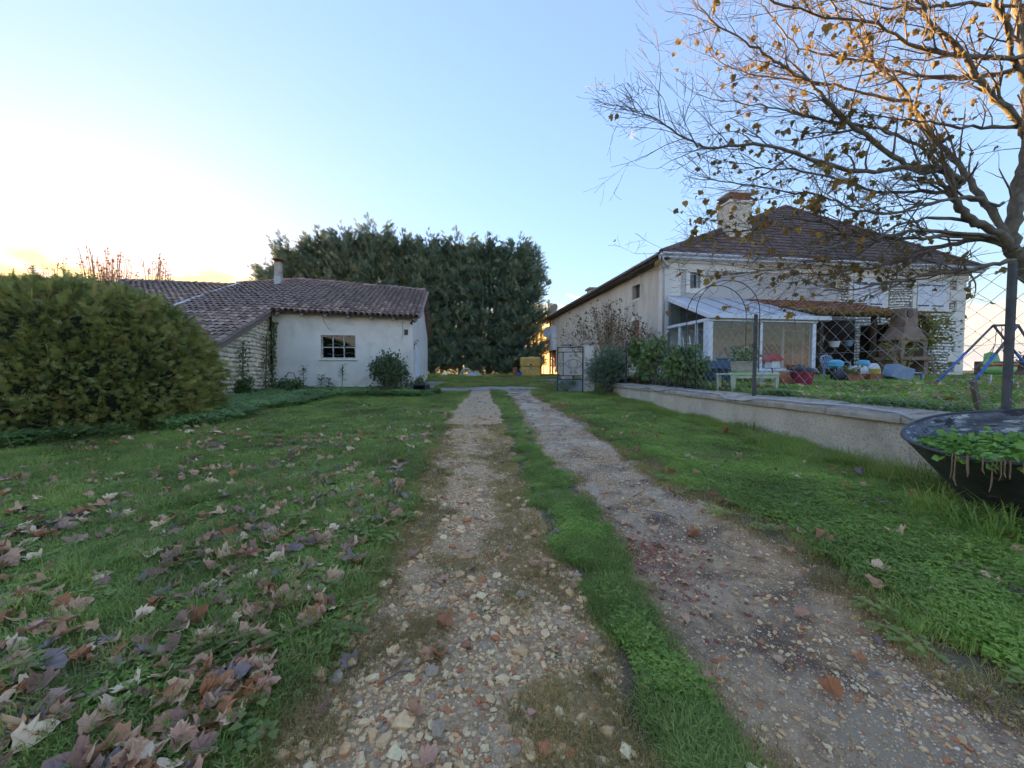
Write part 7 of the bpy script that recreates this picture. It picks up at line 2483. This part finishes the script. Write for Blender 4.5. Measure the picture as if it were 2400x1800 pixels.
def crumpled(seed, mat):
    g_ = np.random.default_rng(seed)
    v_, f_ = maple_template(g_.uniform(-.5, 1.1), g_.uniform(-.15, .45), seed)
    # a bend across the blade
    ax = g_.uniform(0, 3.14); c = v_[:, 0] * math.cos(ax) + v_[:, 1] * math.sin(ax)
    v_[:, 2] += g_.uniform(.2, 1.3) * np.abs(c) ** 1.6 * (1 if g_.random() < .6 else -1)
    e = v_[:, 0] * math.sin(ax) - v_[:, 1] * math.cos(ax)
    v_[:, 2] += g_.uniform(-.6, .6) * np.clip(e, 0, 1) ** 1.3
    v_[:, :2] *= (1 - .18 * np.abs(v_[:, 2:3]))
    return mesh_np('fallen_leaf', v_, f_, mat)


LEAFS = []
for q, (nm, cols, wt) in enumerate(KINDS):
    m_ = litter_mat('leaf_' + nm.replace(' ', '_').replace('-', '_'), cols, 'random')
    LEAFS.append((nm, [crumpled(q * 20 + s_, m_) for s_ in range(9)]))
PICK = [q for q, kd in enumerate(KINDS) for _ in range(kd[2])]


def drop_leaf(x, y, z, s, tilt, where, group):
    nm, mm = LEAFS[random.choice(PICK)]
    o = link('fallen_leaf', random.choice(mm))
    place_leaf(o, x, y, z, s, tilt)
    return tag(o, nm + ' fallen leaf ' + where, 'leaf', group)


def lawn_points(n, seed):
    g_ = np.random.default_rng(seed)
    out = []
    while len(out) < n:
        y = 1.15 + 10.5 * g_.random() ** 1.7
        x = -1.0 - 8.0 * g_.random() ** 1.15
        if abs(x) > 1.36 * y + .15 or x > dl(np.array([y]))[0] - .02: continue
        d = vnoise(np.array([x]), np.array([y]), .55, 301)[0] + .7 * vnoise(np.array([x]), np.array([y]), .22, 302)[0] + .9 * float(ss(6.5, 1.4, y)) - .35
        if y > 7 and x < -3: d -= .5
        if g_.random() < .5 + .6 * d: out.append((x, y))
    return out


def place_leaf(o, x, y, z, s, tilt):
    o.location = (x, y, z)
    o.rotation_euler = (random.gauss(0, tilt), random.gauss(0, tilt), random.uniform(0, 6.283))
    o.scale = (s, s, s)


lawn = lawn_points(420, 5)
lawn.sort(key=lambda p: math.hypot(*p))
for i, (x, y) in enumerate(lawn[:210]):
    ed = float(dl(np.array([y]))[0]) - x
    if ed < .55: wh = 'at the grass edge beside the stony rut'
    elif y < 1.9: wh = 'in the grass at the bottom left corner'
    elif y < 3.0: wh = 'in the grass near the bottom left, past the first pile'
    elif x < -3.2: wh = 'on the lawn towards the left edge'
    else: wh = 'out in the middle of the left lawn'
    drop_leaf(x, y, float(base_z(x, y)) + random.uniform(.03, .06), random.uniform(.06, .125), .28, wh, 'fallen leaves on the left lawn')
# on the driveway and the right verge
g = np.random.default_rng(8)
k = 0
while k < 60:
    y = 1.45 + 7 * g.random() ** 1.5
    l_, a_, b_, r_ = (float(f_(np.array([y]))[0]) for f_ in (dl, sl, sr, dr))
    x = l_ + (r_ - l_) * g.random()
    if .45 < x - l_ < 1.2 and g.random() < .6: continue
    wh = 'on the pebbles of the left rut' if x < a_ else ('on the grass strip between the ruts' if x < b_ else 'on the gravel of the right rut')
    wh += ', close by' if y < 2.6 else ', further up the drive'
    drop_leaf(x, y, float(drive_z(x, y)) + .016, random.uniform(.05, .10), .14, wh, 'fallen leaves on the driveway')
    k += 1
k = 0
while k < 30:
    y = 1.4 + 7 * g.random() ** 1.4
    x = float(dr(np.array([y]))[0]) + .05 + (float(wall_x(y)) - float(dr(np.array([y]))[0]) - .15) * g.random() ** 1.4
    if abs(x) > 1.36 * y: continue
    drop_leaf(x, y, float(base_z(x, y)) + .06, random.uniform(.08, .15), .3, 'on the right verge ' + ('by the black tub' if y < 3.6 else 'below the garden wall'), 'fallen leaves on the right verge')
    k += 1
# the rest of the litter, too many and too small to count
pts = lawn[210:] + lawn_points(900, 6)
X = np.array(pts); n = len(X)
v_, f_ = maple_template(.7, .3, 3)
MTL = litter_mat('leaf_litter', BROWN, 'tint')


def litter(name, X, Y, zf, s0, s1, tilt, seed):
    g_ = np.random.default_rng(seed); n = len(X)
    M = rotm(g_.normal(0, tilt, n), g_.normal(0, tilt, n), g_.uniform(0, 6.283, n)) * g_.uniform(s0, s1, n)[:, None, None]
    V, F = bake(v_, f_, M, np.stack([X, Y, zf(X, Y) + .045], 1))
    o = link(name, mesh_np(name, V, F, MTL, tint=np.repeat(g_.random(n), len(v_))))
    return tag(o, kind='stuff')


litter('leaf_litter', X[:, 0], X[:, 1], base_z, .06, .14, .35, 1)
x, y = rnd_field(1700, 4.6, 20, 3.3, 15, 1.0)
k = (x > wall_x(np.minimum(y, 15.9)) + .4)
litter('garden_leaf_litter', x[k], y[k], garden_z, .10, .2, .35, 2)
x, y, u = rnd_drive(260, 1.2, 16, dl, dr, 1.3)
litter('driveway_leaf_litter', x, y, lambda a, b: drive_z(a, b) - .03, .03, .09, .2, 3)
x, y = rnd_field(260, .9, 5.2, 1.0, 14, 1.2)
k = (x > dr(y)) & (x < wall_x(y) - .1)
litter('verge_leaf_litter', x[k], y[k], base_z, .05, .12, .35, 4)
# a few dead twigs on the driveway
for i in range(9):
    y = random.uniform(1.4, 5.5); x = random.uniform(-.7, 1.7)
    a = random.uniform(0, 6.28); l = random.uniform(.12, .35)
    z = float(drive_z(x, y)) + .008
    o = MB().tube([(0, 0, 0), (l * .4 * math.cos(a), l * .4 * math.sin(a), .012), (l * math.cos(a + .15), l * math.sin(a + .15), .004)], [.005, .004, .002], 5).build('dead_twig', MT['twig'], None, (x, y, z))
    tag(o, 'thin dead twig lying on the driveway', 'twig', 'dead twigs on the driveway')
